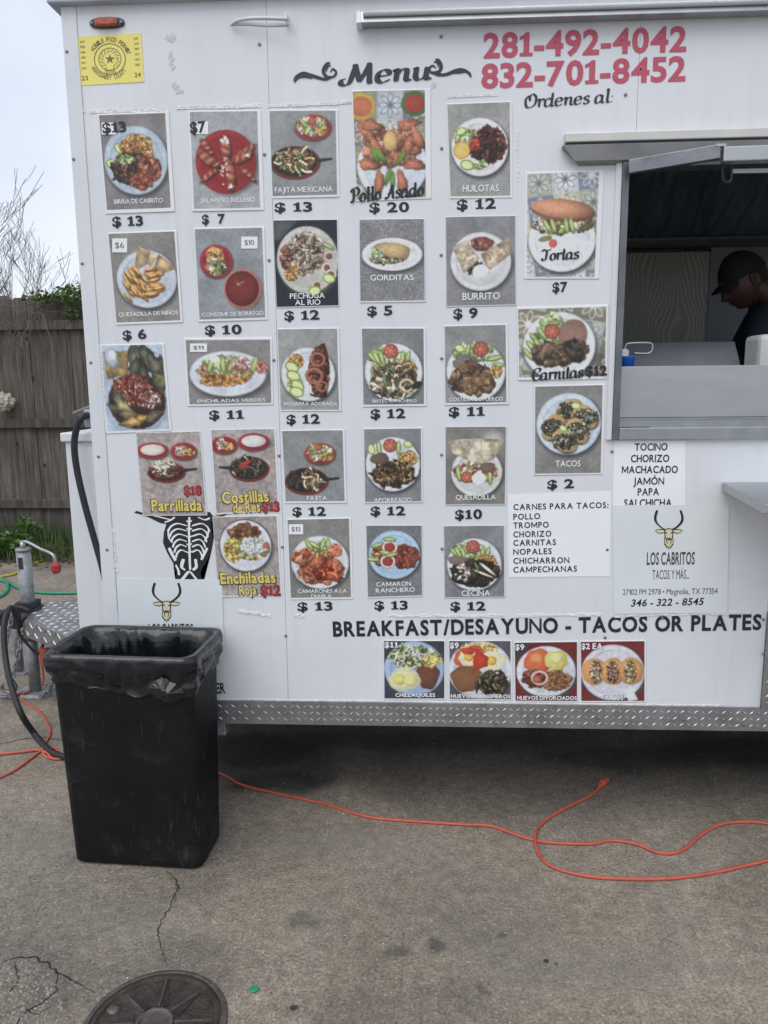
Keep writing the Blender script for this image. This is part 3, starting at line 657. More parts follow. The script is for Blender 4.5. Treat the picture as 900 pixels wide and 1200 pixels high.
    def tom(s, x, y, r):
        s.blob(x, y, r, r * .96, (.56, .20, .14), 0, .1); s.blob(x, y, r * .84, r * .8, (.72, .38, .30), 0, .25, tex=.15)
        for i in range(6): t = i * 1.047 + .3; s.blob(x + math.cos(t) * r * .5, y + math.sin(t) * r * .5, r * .22, r * .13, (.60, .26, .17), t, 0)
    def lime(s, x, y, r, a=0): s.blob(x, y, r, r * .72, (.42, .55, .18), a, .1); s.blob(x, y, r * .82, r * .55, (.80, .86, .55), a, .1); s.blob(x, y, r * .7, r * .05, (.9, .93, .75), a, 0)
    def avo(s, x, y, L_, a=0): s.blob(x, y, L_, L_ * .34, (.33, .42, .18), a, .1); s.blob(x, y - .004, L_ * .88, L_ * .22, (.68, .73, .44), a, .12)
    def onion(s, x, y, r, col=(.85, .78, .75)): s.blob(x, y, r, r * .9, (.45, .25, .25), 0, 0, 1, hole=.66); s.blob(x, y, r * .97, r * .86, col, 0, .1, 1, hole=.72)
    def poly(s, P, col, sh=0, tex=0, soft=1.2):
        P = np.array(P, float); d = np.full(s.xx.shape, 9.0); ar = 0
        for i in range(len(P)): a, b_ = P[i], P[(i + 1) % len(P)]; ar += a[0] * b_[1] - b_[0] * a[1]
        sg = 1 if ar > 0 else -1
        for i in range(len(P)):
            a, b_ = P[i], P[(i + 1) % len(P)]; e = b_ - a; L_ = math.hypot(*e) + 1e-9
            d = np.minimum(d, sg * (e[0] * (s.yy - a[1]) - e[1] * (s.xx - a[0])) / L_)
        al = np.clip(d * s.k / soft + .5, 0, 1)[..., None]; c = np.array(col)[None, None] * np.ones(s.c.shape)
        if tex: c = c * (1 + tex * s.fbm(9, 3)[..., None] * 2)
        if sh: c = c * (1 - sh * np.clip(1 - d * 12, 0, 1))[..., None]
        s.c = s.c * (1 - al) + c * al
    def tortilla(s, x, y, rx, ry, a=0):
        s.blob(x + .01, y + .015, rx, ry, (.2, .18, .16), a, 0, 3); s.blob(x, y, rx, ry, (.83, .75, .58), a, .2, 1, .03, tex=.08)
        for i in range(14): t = s.r.rand() * 6.28; q = s.r.rand() * .8; s.blob(x + math.cos(t) * q * rx, y + math.sin(t) * q * ry, .018, .010, (.58, .42, .25), s.r.rand() * 3, 0, 1.5)
    def sauce(s, x, y, rx, ry, c, sh=.2, wob=.06, a=0, tex=.1): s.blob(x, y, rx, ry, c, a, sh, 1.3, wob, tex=tex)
    def egg(s, x, y, r): s.blob(x, y, r, r * .85, (.86, .82, .66), 0, .1, 1, .08); s.blob(x - r * .1, y, r * .42, r * .4, (.86, .60, .22), 0, .4)
    def flowers(s, cols, a=-.35, n=4):
        st = 1.0 / n
        for j in range(-2, 2 * n + 3):
            for i in range(-2, n + 3):
                cx = (i + .5) * st * math.cos(a) - (j + .5) * st * math.sin(a); cy = (i + .5) * st * math.sin(a) + (j + .5) * st * math.cos(a)
                if not (-.3 < cx < 1.3 and -.3 < cy < 2): continue
                c = cols[(i + 2 * j) % len(cols)]; h = st / 2 * 1.42
                s.poly([(cx + h * math.cos(a + R(45 + 90 * q)), cy + h * math.sin(a + R(45 + 90 * q))) for q in range(4)], c, .15)
                o = (.88, .88, .86) if sum(c) < 1.7 else (.40, .42, .46)
                for q in range(8):
                    t = a + q * math.pi / 4; s.blob(cx + math.cos(t) * st * .27, cy + math.sin(t) * st * .27, st * .19, st * .10, o, t, 0, 1, hole=.80)
                s.blob(cx, cy, st * .08, st * .08, o, 0, 0)
MEAT = [(.36, .22, .14), (.48, .30, .19), (.26, .15, .10), (.55, .38, .24)]
DARK = [(.20, .16, .13), (.30, .24, .18), (.38, .30, .22), (.14, .11, .10)]
RICE = [(.78, .50, .22), (.86, .62, .32), (.72, .42, .18), (.88, .70, .42)]
LETT = [(.55, .66, .35), (.72, .78, .52), (.42, .56, .26), (.80, .83, .66)]
SHR = [(.66, .32, .20), (.74, .42, .28), (.54, .23, .14), (.80, .54, .40)]
REDM = [(.47, .24, .17), (.58, .33, .24), (.36, .17, .12), (.64, .44, .34)]
SALAD = LETT + [(.75, .30, .22), (.85, .80, .70)]
GREYBG = (.50, .50, .50)
def skillet(A, x, y, rx, ry, a=-.05, hx=.22, hd=1):
    A.blob(x + .01, y + .02, rx * 1.12, ry * 1.15, (.42, .16, .13), 0, .1); A.blob(x, y, rx, ry, (.13, .12, .13), 0, .3)
    A.poly([(x + hd * rx * .8, y - .03), (x + hd * (rx + hx), y - .045), (x + hd * (rx + hx), y - .015), (x + hd * rx * .8, y + .03)], (.14, .13, .14))
def basket(A, x, y, r, ry=None): ry = ry or r * .9; A.blob(x + .01, y + .02, r * 1.05, ry * 1.05, (.28, .25, .25), 0, 0, 3); A.blob(x, y, r, ry, (.68, .13, .16), 0, .15); A.blob(x, y, r * .85, ry * .84, (.55, .09, .12), 0, .1)
def art_birria(A):
    A.bg((.47, .45, .45)); A.plate(.5, .62, .45, None, (.66, .73, .78)); A.lime(.16, .66, .09, .5); A.lime(.29, .46, .09, .6)
    A.food(.52, .46, .22, .18, RICE, 180, .015, 1.9); A.strips(.52, .46, .2, .16, RICE, 60, .05, .007); A.food(.42, .72, .26, .2, DARK + REDM[2:3], 90, .035, 1.5); A.strips(.42, .74, .24, .18, DARK + REDM, 60, .08, .012); A.food(.68, .72, .16, .16, REDM + SHR[:1], 40, .035, 1.5); A.food(.55, .88, .16, .10, SHR[:3], 20, .04, 1.8); A.food(.34, .60, .1, .06, LETT, 14, .02)
def art_jalap(A):
    A.bg((.58, .59, .60), .12, .1); A.blob(.53, .68, .43, .41, (.35, .35, .36), 0, 0, 6); A.blob(.5, .66, .42, .41, (.60, .12, .12), 0, .18); A.blob(.5, .66, .35, .34, (.50, .08, .09), 0, -.1, 3); A.blob(.5, .67, .34, .33, (.56, .09, .10), 0, .1)
    for x, y, a, L_, w in [(.24, .46, .9, .13, .04), (.80, .82, .75, .14, .035), (.26, .82, -.6, .15, .04), (.76, .54, -.6, .17, .05), (.26, .62, .55, .18, .066), (.72, .60, -.35, .16, .06), (.50, .50, 1.5, .17, .070), (.55, .82, 1.45, .20, .066)]:
        A.blob(x + .01, y + .02, L_, w * 1.1, (.28, .05, .05), a, 0, 3); A.blob(x, y, L_, w, (.55, .27, .19), a, .6, 1, .08, tex=.25)
        for k in range(6): q = (k - 2.5) * .29; A.blob(x + math.cos(a) * L_ * q, y + math.sin(a) * L_ * q, .012, w * .9, (.70, .44, .34) if k % 2 else (.40, .17, .12), a + .45, .3, 1.3)
    for x, y in ((.5, .36), (.53, .40), (.46, .39), (.80, .58), (.55, .98)): A.blob(x, y, .035, .022, (.84, .80, .74), A.r.rand() * 3, .3, 1, .2)
    for k in range(16): A.blob(.42 + .12 * A.r.rand(), .60 + .36 * A.r.rand(), .014, .010, (.86, .84, .78), 0, .2)
def art_fajmex(A):
    A.bg((.52, .53, .53)); basket(A, .64, .24, .26, .17); A.food(.62, .22, .2, .12, SALAD, 60, .03, 1.6); A.avo(.5, .18, .09, .9); A.avo(.78, .2, .08, 1.9); A.tom(.63, .16, .06); A.food(.75, .28, .08, .07, RICE, 30, .014)
    skillet(A, .36, .70, .33, .2); A.food(.38, .68, .24, .13, [(.50, .34, .20), (.42, .28, .16)], 60, .030, 2.0); A.strips(.38, .68, .22, .11, [(.84, .72, .50), (.70, .52, .32), (.88, .80, .62), (.55, .60, .32), (.45, .30, .18)], 75, .10, .014)
def art_pollo(A):
    A.flowers([(.62, .60, .48), (.72, .75, .78), (.52, .48, .46), (.78, .78, .74)], 0.05, 3); A.plate(.5, .92, .46, .42); 
    A.blob(.12, .2, .18, .16, (.80, .62, .18), 0, .15); A.blob(.12, .2, .14, .12, (.72, .38, .24), 0, .1); A.blob(.80, .18, .17, .15, (.22, .42, .20), 0, .15); A.blob(.80, .18, .13, .11, (.62, .20, .13), 0, .15, tex=.2)
    A.food(.5, .70, .34, .20, [(.52, .30, .20), (.62, .40, .28), (.42, .23, .16), (.68, .48, .34)], 70, .055, 1.6)
    for x, y, a in [(.18, .52, .8), (.25, .43, .2), (.72, .43, -.2), (.84, .6, 1.1), (.20, .9, .2), (.80, .92, .1), (.32, 1.12, 1.7), (.62, 1.12, 1.4), (.3, .7, 1.0), (.7, .7, 2.0)]: A.blob(x, y, .15, .065, (.56, .32, .22), a, .7, 1.2, .12, tex=.5)
    A.blob(.48, .62, .09, .12, (.78, .62, .36), 0, .3); 
    for x, y, a in [(.28, .78, 1.2), (.36, .80, .9), (.62, .82, 2.2), (.5, 1.1, 1.6), (.44, 1.05, 1.9)]: A.blob(x, y, .12, .035, (.33, .45, .18), a, .5)
def art_huil(A):
    A.bg((.55, .55, .54)); A.plate(.5, .66, .44, .43, (.86, .86, .85)); A.food(.62, .62, .26, .22, [(.30, .15, .11), (.42, .20, .14), (.24, .12, .10), (.52, .28, .18)], 60, .05, 1.8); A.food(.36, .45, .1, .06, RICE, 40, .013)
    A.strips(.62, .62, .24, .20, [(.30, .14, .11), (.48, .24, .17), (.18, .09, .08)], 60, .10, .016); A.food(.26, .5, .12, .12, LETT, 30, .04); A.blob(.22, .70, .13, .13, (.80, .55, .16), 0, .1); A.blob(.22, .70, .115, .115, (.88, .72, .34), 0, .1); A.lime(.30, .92, .11, .2); A.lime(.22, .42, .08, -.4); A.food(.42, .62, .07, .07, [(.70, .20, .14)], 10, .03); A.food(.5, .92, .12, .05, LETT, 14, .03)
def art_quesn(A):
    A.bg((.50, .48, .46)); A.plate(.52, .66, .44, .40, (.74, .77, .82))
    A.poly([(.42, .22), (.72, .36), (.34, .56)], (.74, .62, .44), .25, .5); A.poly([(.44, .20), (.72, .34), (.58, .50)], (.82, .70, .50), .2, .5); A.poly([(.72, .32), (.98, .52), (.58, .66)], (.72, .58, .40), .25, .6)
    for i in range(60): x = .2 + .5 * A.r.rand(); y = .5 + .4 * A.r.rand(); A.blob(x, y + .015, .085, .026, (.35, .22, .12), .9 if x < .5 else -.2, 0, 1.5) ; A.blob(x, y, .08, .022, (.84 - .1 * A.r.rand(), .58, .30), .9 if x < .5 else -.2, .4)
def art_consome(A):
    A.bg((.52, .54, .56), .2); basket(A, .30, .45, .23, .22); A.food(.28, .36, .12, .1, RICE, 60, .015); A.food(.30, .52, .15, .1, SALAD + MEAT, 40, .03)
    A.blob(.68, .86, .27, .27, (.35, .35, .36), 0, 0, 5); A.blob(.66, .84, .27, .27, (.74, .40, .34), 0, .2); A.blob(.655, .835, .24, .24, (.36, .10, .10), 0, .2); A.blob(.655, .835, .21, .215, (.44, .12, .11), 0, .2); A.food(.62, .76, .06, .025, [(.66, .40, .26)], 14, .014, under=False)
def art_barb(A):
    A.bg((.66, .72, .78), .2); A.blob(.5, .85, .49, .47, (.62, .69, .78), 0, .15); A.blob(.52, .82, .43, .41, (.20, .11, .09), 0, .1, 3)
    A.poly([(.08, .1), (.45, .1), (.42, .42), (.10, .5)], (.66, .54, .32), .3, .6); A.blob(.2, .2, .10, .15, (.60, .62, .66), -.3, .5); A.blob(.22, .17, .05, .09, (.80, .82, .85), -.3, .4)
    for x, y, a, L_, c in [(.56, .18, 1.5, .26, (.42, .42, .33)), (.74, .22, 1.2, .28, (.33, .34, .26)), (.92, .46, 1.6, .30, (.44, .43, .28)), (.64, .38, 1.2, .22, (.30, .30, .24)), (.84, .30, 1.0, .22, (.40, .40, .31)), (.52, .34, 1.9, .18, (.36, .36, .28))]:
        A.poly([(x + math.cos(a + q) * L_ * k, y + math.sin(a + q) * L_ * k) for q, k in ((0, 1), (1.2, .55), (2.2, .5), (3.14, 1), (4.3, .5), (5.3, .45))], c, .5, .6)
    A.food(.46, .66, .28, .22, [(.50, .20, .13), (.62, .30, .20), (.40, .14, .10)], 160, .022, 1.7); A.strips(.46, .66, .27, .20, [(.62, .22, .14), (.84, .68, .60), (.52, .17, .11), (.74, .42, .30)], 130, .07, .011); A.food(.72, .80, .16, .12, [(.52, .20, .15), (.80, .74, .68), (.36, .14, .10)], 100, .018, 1.4)
    for x, y, a, c in [(.22, .92, .4, (.52, .50, .36)), (.24, .78, 1.2, (.50, .50, .38)), (.36, 1.00, .2, (.60, .52, .34)), (.52, 1.10, -.3, (.84, .62, .30)), (.75, 1.05, -.4, (.46, .43, .30)), (.38, 1.13, -.1, (.84, .66, .34)), (.3, .88, .7, (.70, .65, .45))]: A.poly([(x + math.cos(a + q) * .18 * k, y + math.sin(a + q) * .18 * k) for q, k in ((0, 1), (1.9, .5), (3.14, 1), (5, .55))], c, .5, .7)
    A.warp(.5, .6, .6, .8, 3.0)
def art_verdes(A):
    A.bg((.50, .49, .48)); A.plate(.49, .40, .44, .25, (.80, .83, .87)); A.food(.48, .36, .31, .12, [(.78, .62, .36), (.84, .72, .48), (.62, .44, .24)], 60, .04); A.food(.5, .30, .3, .09, SALAD, 120, .025); A.food(.42, .47, .25, .06, RICE[:3] + [(.80, .40, .16)], 190, .012)
    for x in (.3, .44, .54, .80): A.avo(x, .30, .10, 1.5 + .6 * A.r.rand())
    A.blob(.35, .24, .06, .035, (.88, .86, .84), 0, .2); A.food(.65, .30, .1, .05, [(.80, .42, .36), (.86, .80, .76)], 40, .02); A.food(.88, .33, .05, .05, [(.80, .45, .38)], 14, .025)
def art_pech(A):
    A.bg((.10, .12, .16), .2, .02); A.poly([(.0, .0), (.4, .0), (.1, .3), (0, .3)], (.30, .32, .30), .2); A.plate(.52, .60, .48, .50, (.74, .73, .70)); A.food(.5, .50, .26, .30, [(.74, .67, .58), (.66, .57, .48), (.70, .62, .53), (.55, .45, .37)], 150, .04, 1.6, sh=.3); A.strips(.5, .50, .25, .28, [(.78, .70, .60), (.60, .50, .40), (.82, .76, .68), (.48, .36, .28)], 90, .08, .013)
    A.food(.26, .78, .1, .12, RICE[:3], 80, .012); A.food(.18, .55, .06, .14, REDM, 20, .04)
    for x, y in ((.86, .55), (.82, .72), (.66, .98), (.88, .82)): A.onion(x, y, .09); A.blob(x, y, .045, .045, (.42, .28, .18), 0, .3)
    A.avo(.85, .40, .11, .5); A.lime(.85, .88, .1, .3); A.lime(.62, 1.06, .1, -.1)
def art_gord(A):
    A.bg((.47, .47, .475), .08, .28); A.plate(.50, .52, .46, .24, (.86, .86, .86)); A.blob(.47, .50, .29, .15, (.62, .52, .32), .1, .3, 1, .03, tex=.2); A.food(.42, .58, .24, .07, [(.38, .22, .16), (.85, .84, .76), (.45, .55, .28), (.28, .16, .12)], 90, .022); A.blob(.54, .46, .24, .11, (.68, .57, .36), .12, .3, 1, .03, tex=.2); A.food(.28, .50, .1, .05, LETT + [(.88, .86, .8)], 30, .022)
def art_burr(A):
    A.bg((.48, .48, .49)); A.plate(.5, .62, .43, .40, (.80, .80, .80)); A.sauce(.52, .38, .16, .10, (.46, .24, .20)); A.food(.48, .38, .1, .06, REDM, 26, .02); A.food(.42, .70, .12, .08, DARK + [(.42, .46, .3)], 40, .025)
    A.poly([(.10, .42), (.30, .32), (.48, .58), (.26, .78)], (.83, .77, .66), .25, .45); A.poly([(.50, .52), (.90, .30), (.96, .50), (.60, .76)], (.82, .74, .62), .25, .5)
    for i in range(30): A.blob(.2 + .2 * A.r.rand(), .42 + .24 * A.r.rand(), .014, .01, (.60, .46, .32), 0, 0, 1.4); A.blob(.6 + .3 * A.r.rand(), .42 + .18 * A.r.rand(), .016, .01, (.62, .48, .34), 0, 0, 1.4)
    A.blob(.50, .76, .12, .10, (.88, .87, .84), 0, .25)
def art_moj(A):
    A.bg((.55, .55, .54), .12); A.plate(.48, .74, .44, .43, (.80, .82, .83)); A.food(.28, .52, .12, .11, RICE, 110, .012); A.food(.26, .92, .12, .14, LETT + RICE[:1], 50, .022)
    A.poly([(.60, .30), (.76, .24), (.80, .36), (.84, .62), (.80, .90), (.78, 1.10), (.66, 1.12), (.54, 1.0), (.47, .74), (.50, .50)], (.26, .12, .09), .3, .8)
    A.food(.65, .70, .15, .36, [(.38, .16, .11), (.26, .11, .09), (.50, .24, .16), (.60, .36, .26)], 80, .04); A.strips(.65, .70, .13, .34, [(.52, .24, .16), (.22, .09, .07), (.60, .40, .3)], 40, .10, .012)
    for x, y, r_ in ((.64, .50, .13), (.58, .76, .15), (.70, .93, .10)): A.onion(x, y, r_, (.66, .38, .27))
    for x, y, a in ((.22, .62, .5), (.24, .76, .4), (.30, .92, .7), (.28, 1.02, .3)): A.lime(x, y, .12, a)
def _mixed(A, meat, tomx=.45, pal=(.82, .84, .84), r=.44, extra=None):
    A.food(.42, .45, .27, .16, LETT, 90, .035); A.tom(tomx, .36, .115)
    for x, a in ((.18, .8), (.24, 1.1), (.32, 1.3), (.64, 1.7), (.72, 1.9)): A.avo(x, .46, .11, a)
    A.food(.68, .60, .18, .11, RICE, 90, .014)
def art_bist(A):
    A.bg((.46, .47, .47)); A.plate(.5, .68, .45, .44, (.80, .83, .85)); _mixed(A, 0, .46); A.food(.5, .80, .34, .24, [(.26, .20, .15), (.38, .30, .21), (.44, .36, .26)], 90, .04, 2.0); A.strips(.5, .80, .32, .22, [(.70, .62, .44), (.32, .25, .18), (.78, .72, .56), (.50, .40, .26), (.40, .46, .26)], 80, .13, .016, 2.4); A.food(.38, .86, .2, .16, [(.82, .76, .60), (.3, .24, .2)], 24, .035, 2.6); A.blob(.36, .80, .12, .02, (.4, .52, .25), 1.4, .2); A.onion(.7, .88, .12, (.82, .76, .6)); A.blob(.86, .88, .09, .05, (.14, .12, .12), -.5, .3)
def art_cost(A):
    A.bg((.50, .50, .50)); A.plate(.5, .72, .46, .45, (.82, .84, .84)); A.food(.45, .42, .3, .13, LETT, 70, .035); A.tom(.58, .38, .12); A.lime(.25, .36, .08, .4); A.avo(.38, .38, .11, 1.9); A.avo(.80, .52, .13, -.2); A.avo(.86, .62, .10, .2); A.sauce(.34, .58, .2, .12, (.44, .38, .36)); A.food(.8, .72, .1, .09, RICE, 50, .014)
    A.food(.42, .82, .30, .20, [(.36, .26, .18), (.48, .36, .25), (.28, .20, .14)], 26, .085, 1.3); A.food(.5, .92, .26, .12, [(.34, .25, .17), (.5, .38, .25)], 22, .06)
def art_torta(A):
    A.flowers([(.70, .73, .66), (.82, .84, .84), (.50, .54, .62), (.80, .80, .68)], -.12, 3); A.plate(.50, .86, .44, .40, (.86, .87, .88)); A.food(.5, .66, .38, .10, [(.85, .84, .70), (.55, .60, .28), (.36, .24, .18), (.84, .82, .76)], 60, .035, 1.8)
    A.blob(.50, .50, .42, .13, (.50, .30, .20), .12, .3, 1.5); A.blob(.5, .47, .41, .12, (.70, .46, .33), .12, .45, 1, .02, tex=.06)
    for x, a in ((.30, 1.0), (.38, 1.2), (.55, 1.4), (.62, 1.3)): A.avo(x, .68, .10, a)
    A.blob(.28, .84, .09, .035, (.45, .42, .22), -.2, .3); A.blob(.80, .70, .10, .045, (.34, .30, .16), -.3, .3); A.blob(.38, .90, .055, .055, (.78, .30, .24), 0, .1)
def art_carn(A):
    A.flowers([(.52, .50, .40), (.42, .36, .32), (.70, .74, .68), (.50, .48, .42)], .2, 3); A.plate(.47, .44, .40, .37, (.86, .87, .88)); A.blob(.62, .32, .16, .17, (.52, .38, .32), .4, .15); A.food(.38, .18, .1, .08, LETT, 26, .04); A.food(.3, .4, .14, .13, LETT, 30, .035)
    for x, y in ((.2, .36), (.24, .42), (.16, .44), (.28, .30), (.12, .52)): A.avo(x, y, .09, .9)
    A.tom(.39, .28, .085); A.food(.42, .52, .24, .11, DARK[:3] + [(.48, .36, .24)], 46, .05, 1.3); A.food(.65, .48, .1, .09, DARK, 16, .05)
def art_taco(A):
    A.bg((.48, .47, .46)); A.plate(.5, .56, .46, .44, (.74, .80, .86))
    for x, y, a in ((.50, .36, -.5), (.28, .60, -.9), (.74, .46, .7), (.62, .66, .9), (.44, .80, .7)):
        A.blob(x + .01, y + .02, .20, .15, (.22, .18, .14), a, 0, 3); A.blob(x, y, .20, .15, (.72, .57, .36), a, .25, 1, .03, tex=.12); A.food(x, y, .165, .115, [(.20, .25, .13), (.30, .19, .14), (.72, .74, .66), (.42, .24, .18), (.28, .36, .17), (.14, .12, .09)], 90, .018); A.strips(x, y, .14, .09, [(.30, .40, .18), (.20, .15, .1), (.80, .80, .74)], 16, .04, .007)
    A.lime(.60, .30, .07, .2); A.lime(.42, .62, .06, .5)
def _tex(A):
    A.bg((.60, .56, .54), .12, .04); A.c *= (1 + A.fbm(22, 2) * .35)[..., None]
def art_parr(A):
    _tex(A); basket(A, .24, .28, .24, .12); A.blob(.24, .27, .19, .085, (.80, .76, .70), 0, .2); basket(A, .72, .30, .20, .13); A.food(.68, .29, .1, .07, [(.6, .5, .4), (.84, .78, .7)], 30, .025); A.food(.80, .31, .08, .05, RICE, 40, .012)
    skillet(A, .42, .60, .27, .14, hx=.22); A.food(.42, .58, .23, .10, [(.46, .22, .18), (.38, .17, .14)], 60, .035, 1.8); A.strips(.40, .54, .18, .08, [(.80, .72, .60), (.70, .58, .46), (.5, .25, .2)], 50, .09, .012); A.food(.35, .50, .12, .06, [(.86, .80, .68)], 30, .02)
def art_res(A):
    _tex(A); basket(A, .20, .24, .20, .13); A.food(.16, .22, .08, .06, [(.84, .8, .72), (.5, .4, .3)], 20, .03); A.food(.26, .26, .08, .06, RICE, 40, .012); basket(A, .66, .20, .24, .13); A.blob(.66, .19, .19, .09, (.80, .78, .76), 0, .15)
    skillet(A, .56, .60, .28, .17, hx=.18, hd=-1); A.food(.56, .58, .22, .12, DARK, 60, .04, 2.2); A.strips(.56, .58, .2, .1, DARK + [(.52, .56, .34), (.6, .55, .42)], 40, .10, .014); A.blob(.52, .52, .1, .03, (.66, .18, .16), -.3, .2); A.blob(.50, .57, .09, .025, (.62, .16, .14), .1, .2)
def art_faj(A):
    A.bg((.50, .51, .51)); basket(A, .60, .38, .24, .17); A.food(.60, .36, .18, .12, SALAD, 60, .03); A.avo(.5, .28, .08, .9); A.tom(.58, .28, .06); A.food(.72, .42, .08, .06, RICE, 30, .014)
    skillet(A, .36, .80, .32, .19); A.food(.22, .78, .16, .12, DARK[:1] + DARK[3:], 40, .035, 1.8); A.strips(.48, .80, .14, .13, [(.82, .72, .54), (.62, .46, .30), (.86, .78, .64), (.40, .28, .18)], 60, .09, .014)
def art_roja(A):
    _tex(A); A.blob(.48, .46, .41, .41, (.30, .20, .22), 0, .1); A.plate(.48, .46, .395, .395, (.80, .81, .84)); A.food(.48, .26, .22, .11, [(.40, .24, .14), (.52, .32, .18), (.3, .18, .1)], 40, .05); A.food(.28, .52, .14, .18, [(.80, .62, .26), (.86, .70, .34)], 130, .013)
    A.food(.58, .50, .24, .16, [(.55, .62, .34), (.74, .76, .56), (.66, .46, .28)], 70, .035); A.food(.60, .46, .2, .12, [(.90, .90, .88)], 60, .016, 3, under=False); A.tom(.80, .46, .05)
def art_cam(A):
    A.bg((.47, .46, .45)); A.plate(.5, .70, .45, .42, (.80, .82, .83)); A.food(.48, .56, .3, .12, RICE, 150, .013); A.food(.5, .84, .34, .20, SHR[:3], 46, .055, 1.5); A.food(.22, .6, .12, .1, SHR, 10, .06); A.food(.5, .45, .14, .06, LETT, 20, .03)
    for x, a in ((.34, 1.0), (.42, .6), (.55, 1.8), (.64, 1.5)): A.avo(x, .42, .11, a)
    A.food(.75, .5, .08, .08, [(.85, .45, .32)], 12, .04); A.food(.6, .84, .2, .12, [(.80, .36, .2), (.46, .12, .08)], 16, .05)
def art_apor(A):
    A.bg((.46, .47, .48)); A.plate(.5, .62, .46, .46, (.80, .82, .84)); A.tom(.46, .30, .12); A.avo(.27, .34, .13, 1.5); A.avo(.6, .34, .12, 1.6); A.lime(.76, .28, .08, .3); A.lime(.14, .36, .09, 1.4); A.food(.76, .52, .16, .12, RICE, 90, .014); A.sauce(.28, .52, .16, .1, (.36, .28, .24)); A.food(.5, .78, .36, .2, [(.46, .34, .20), (.30, .21, .14), (.22, .16, .11)], 150, .03, 1.6); A.strips(.5, .78, .35, .2, [(.56, .42, .25), (.68, .54, .34), (.28, .20, .13), (.20, .14, .10)], 130, .07, .012, 2.2)
def art_ques(A):
    A.bg((.47, .45, .43)); A.blob(.78, .2, .15, .1, (.66, .64, .62), 0, 0, 9); A.plate(.52, .76, .42, .40, (.78, .80, .78)); A.food(.5, .74, .36, .16, SALAD + [(.40, .24, .18), (.5, .3, .22)], 90, .035); A.tom(.36, .84, .10); A.blob(.56, .86, .12, .10, (.88, .88, .86), 0, .2); A.avo(.22, .78, .13, 1.4); A.avo(.74, .84, .13, 1.5); A.sauce(.7, .68, .14, .08, (.42, .32, .28))
    A.poly([(.03, .22), (.5, .20), (.5, .62), (.12, .44)], (.80, .74, .62), .25, .45); A.poly([(.5, .20), (.97, .22), (.80, .54), (.5, .66)], (.80, .73, .60), .25, .5); A.poly([(.28, .24), (.6, .22), (.62, .6), (.4, .56)], (.83, .77, .66), .12, .4)
def art_ranch(A):
    A.bg((.42, .43, .44), .1, .2); A.plate(.5, .54, .46, .44, (.62, .76, .86)); A.food(.3, .52, .2, .2, REDM + RICE[:2], 60, .035); A.food(.68, .56, .22, .2, [(.52, .22, .16), (.62, .30, .22), (.40, .15, .11)], 34, .06, 1.5)
    for x, y in ((.42, .40), (.38, .66)): A.onion(x, y, .14); A.sauce(x, y, .09, .08, (.60, .20, .16))
    for x, y, a in ((.42, .26, .1), (.35, .50, .2), (.12, .62, .1), (.2, .36, -.3), (.45, .54, -.2)): A.avo(x, y, .12, a)
def art_cec(A):
    A.bg((.46, .47, .48)); A.plate(.5, .66, .45, .44, (.80, .82, .84)); _mixed(A, 0, .48); A.food(.50, .80, .38, .20, [(.13, .11, .10), (.22, .18, .16), (.17, .14, .12)], 60, .06, 1.4); A.food(.3, .78, .14, .12, [(.82, .78, .68), (.2, .17, .15)], 16, .03, 2.6); A.blob(.72, .74, .17, .025, (.86, .82, .72), .7, .2); A.blob(.66, .82, .18, .02, (.82, .78, .66), .4, .2); A.blob(.54, .70, .1, .02, (.35, .48, .22), 1.2, .2); A.sauce(.22, .58, .16, .07, (.44, .38, .35))
def art_chil(A):
    A.bg((.20, .22, .27), .2); A.plate(.5, .48, .48, .46, (.58, .68, .84)); A.food(.5, .28, .36, .17, LETT + [(.78, .76, .60)], 90, .035); A.strips(.5, .28, .33, .15, LETT + [(.86, .86, .76), (.7, .62, .35)], 60, .12, .014); A.sauce(.72, .6, .18, .22, (.40, .22, .16)); A.food(.78, .34, .12, .08, [(.84, .74, .38)], 12, .05); A.sauce(.34, .66, .26, .19, (.80, .78, .58)); A.blob(.26, .66, .10, .09, (.84, .74, .38), 0, .3); A.blob(.44, .68, .10, .10, (.82, .76, .46), 0, .3)
    for x, y in ((.38, .22), (.52, .22), (.30, .30), (.62, .28)): A.onion(x, y, .06, (.9, .9, .86))
def art_hrn(A):
    A.bg((.30, .31, .34), .2); A.plate(.5, .5, .5, .48, (.78, .80, .84)); A.food(.48, .14, .28, .08, [(.86, .62, .32), (.90, .74, .46)], 60, .03); A.sauce(.36, .3, .26, .2, (.76, .32, .18)); A.egg(.34, .28, .18); A.egg(.7, .34, .19); A.sauce(.5, .34, .12, .15, (.70, .18, .10), wob=.15); A.sauce(.32, .18, .12, .06, (.72, .20, .12)); A.sauce(.28, .64, .24, .22, (.48, .30, .17), tex=.2); A.food(.7, .72, .22, .14, DARK[:2], 60, .035, 2.2); A.strips(.7, .72, .2, .13, DARK + [(.42, .42, .28), (.56, .50, .36)], 50, .13, .015, 2.4)
def art_hdv(A):
    A.bg((.42, .12, .13), .1); A.poly([(0, 0), (.3, 0), (0, .35)], (.22, .22, .25)); A.plate(.5, .5, .46, .42, (.80, .81, .84)); A.sauce(.38, .32, .22, .19, (.80, .34, .22)); A.sauce(.66, .32, .18, .17, (.78, .74, .36)); A.blob(.36, .28, .1, .09, (.86, .50, .26), 0, .3); A.blob(.66, .28, .1, .09, (.84, .80, .46), 0, .3); A.food(.64, .64, .24, .16, [(.50, .30, .18), (.6, .38, .22)], 190, .015); A.food(.3, .6, .17, .12, [(.4, .18, .13), (.26, .3, .16), (.56, .2, .16)], 30, .045); A.onion(.40, .60, .14, (.84, .72, .66)); A.tom(.36, .62, .07)
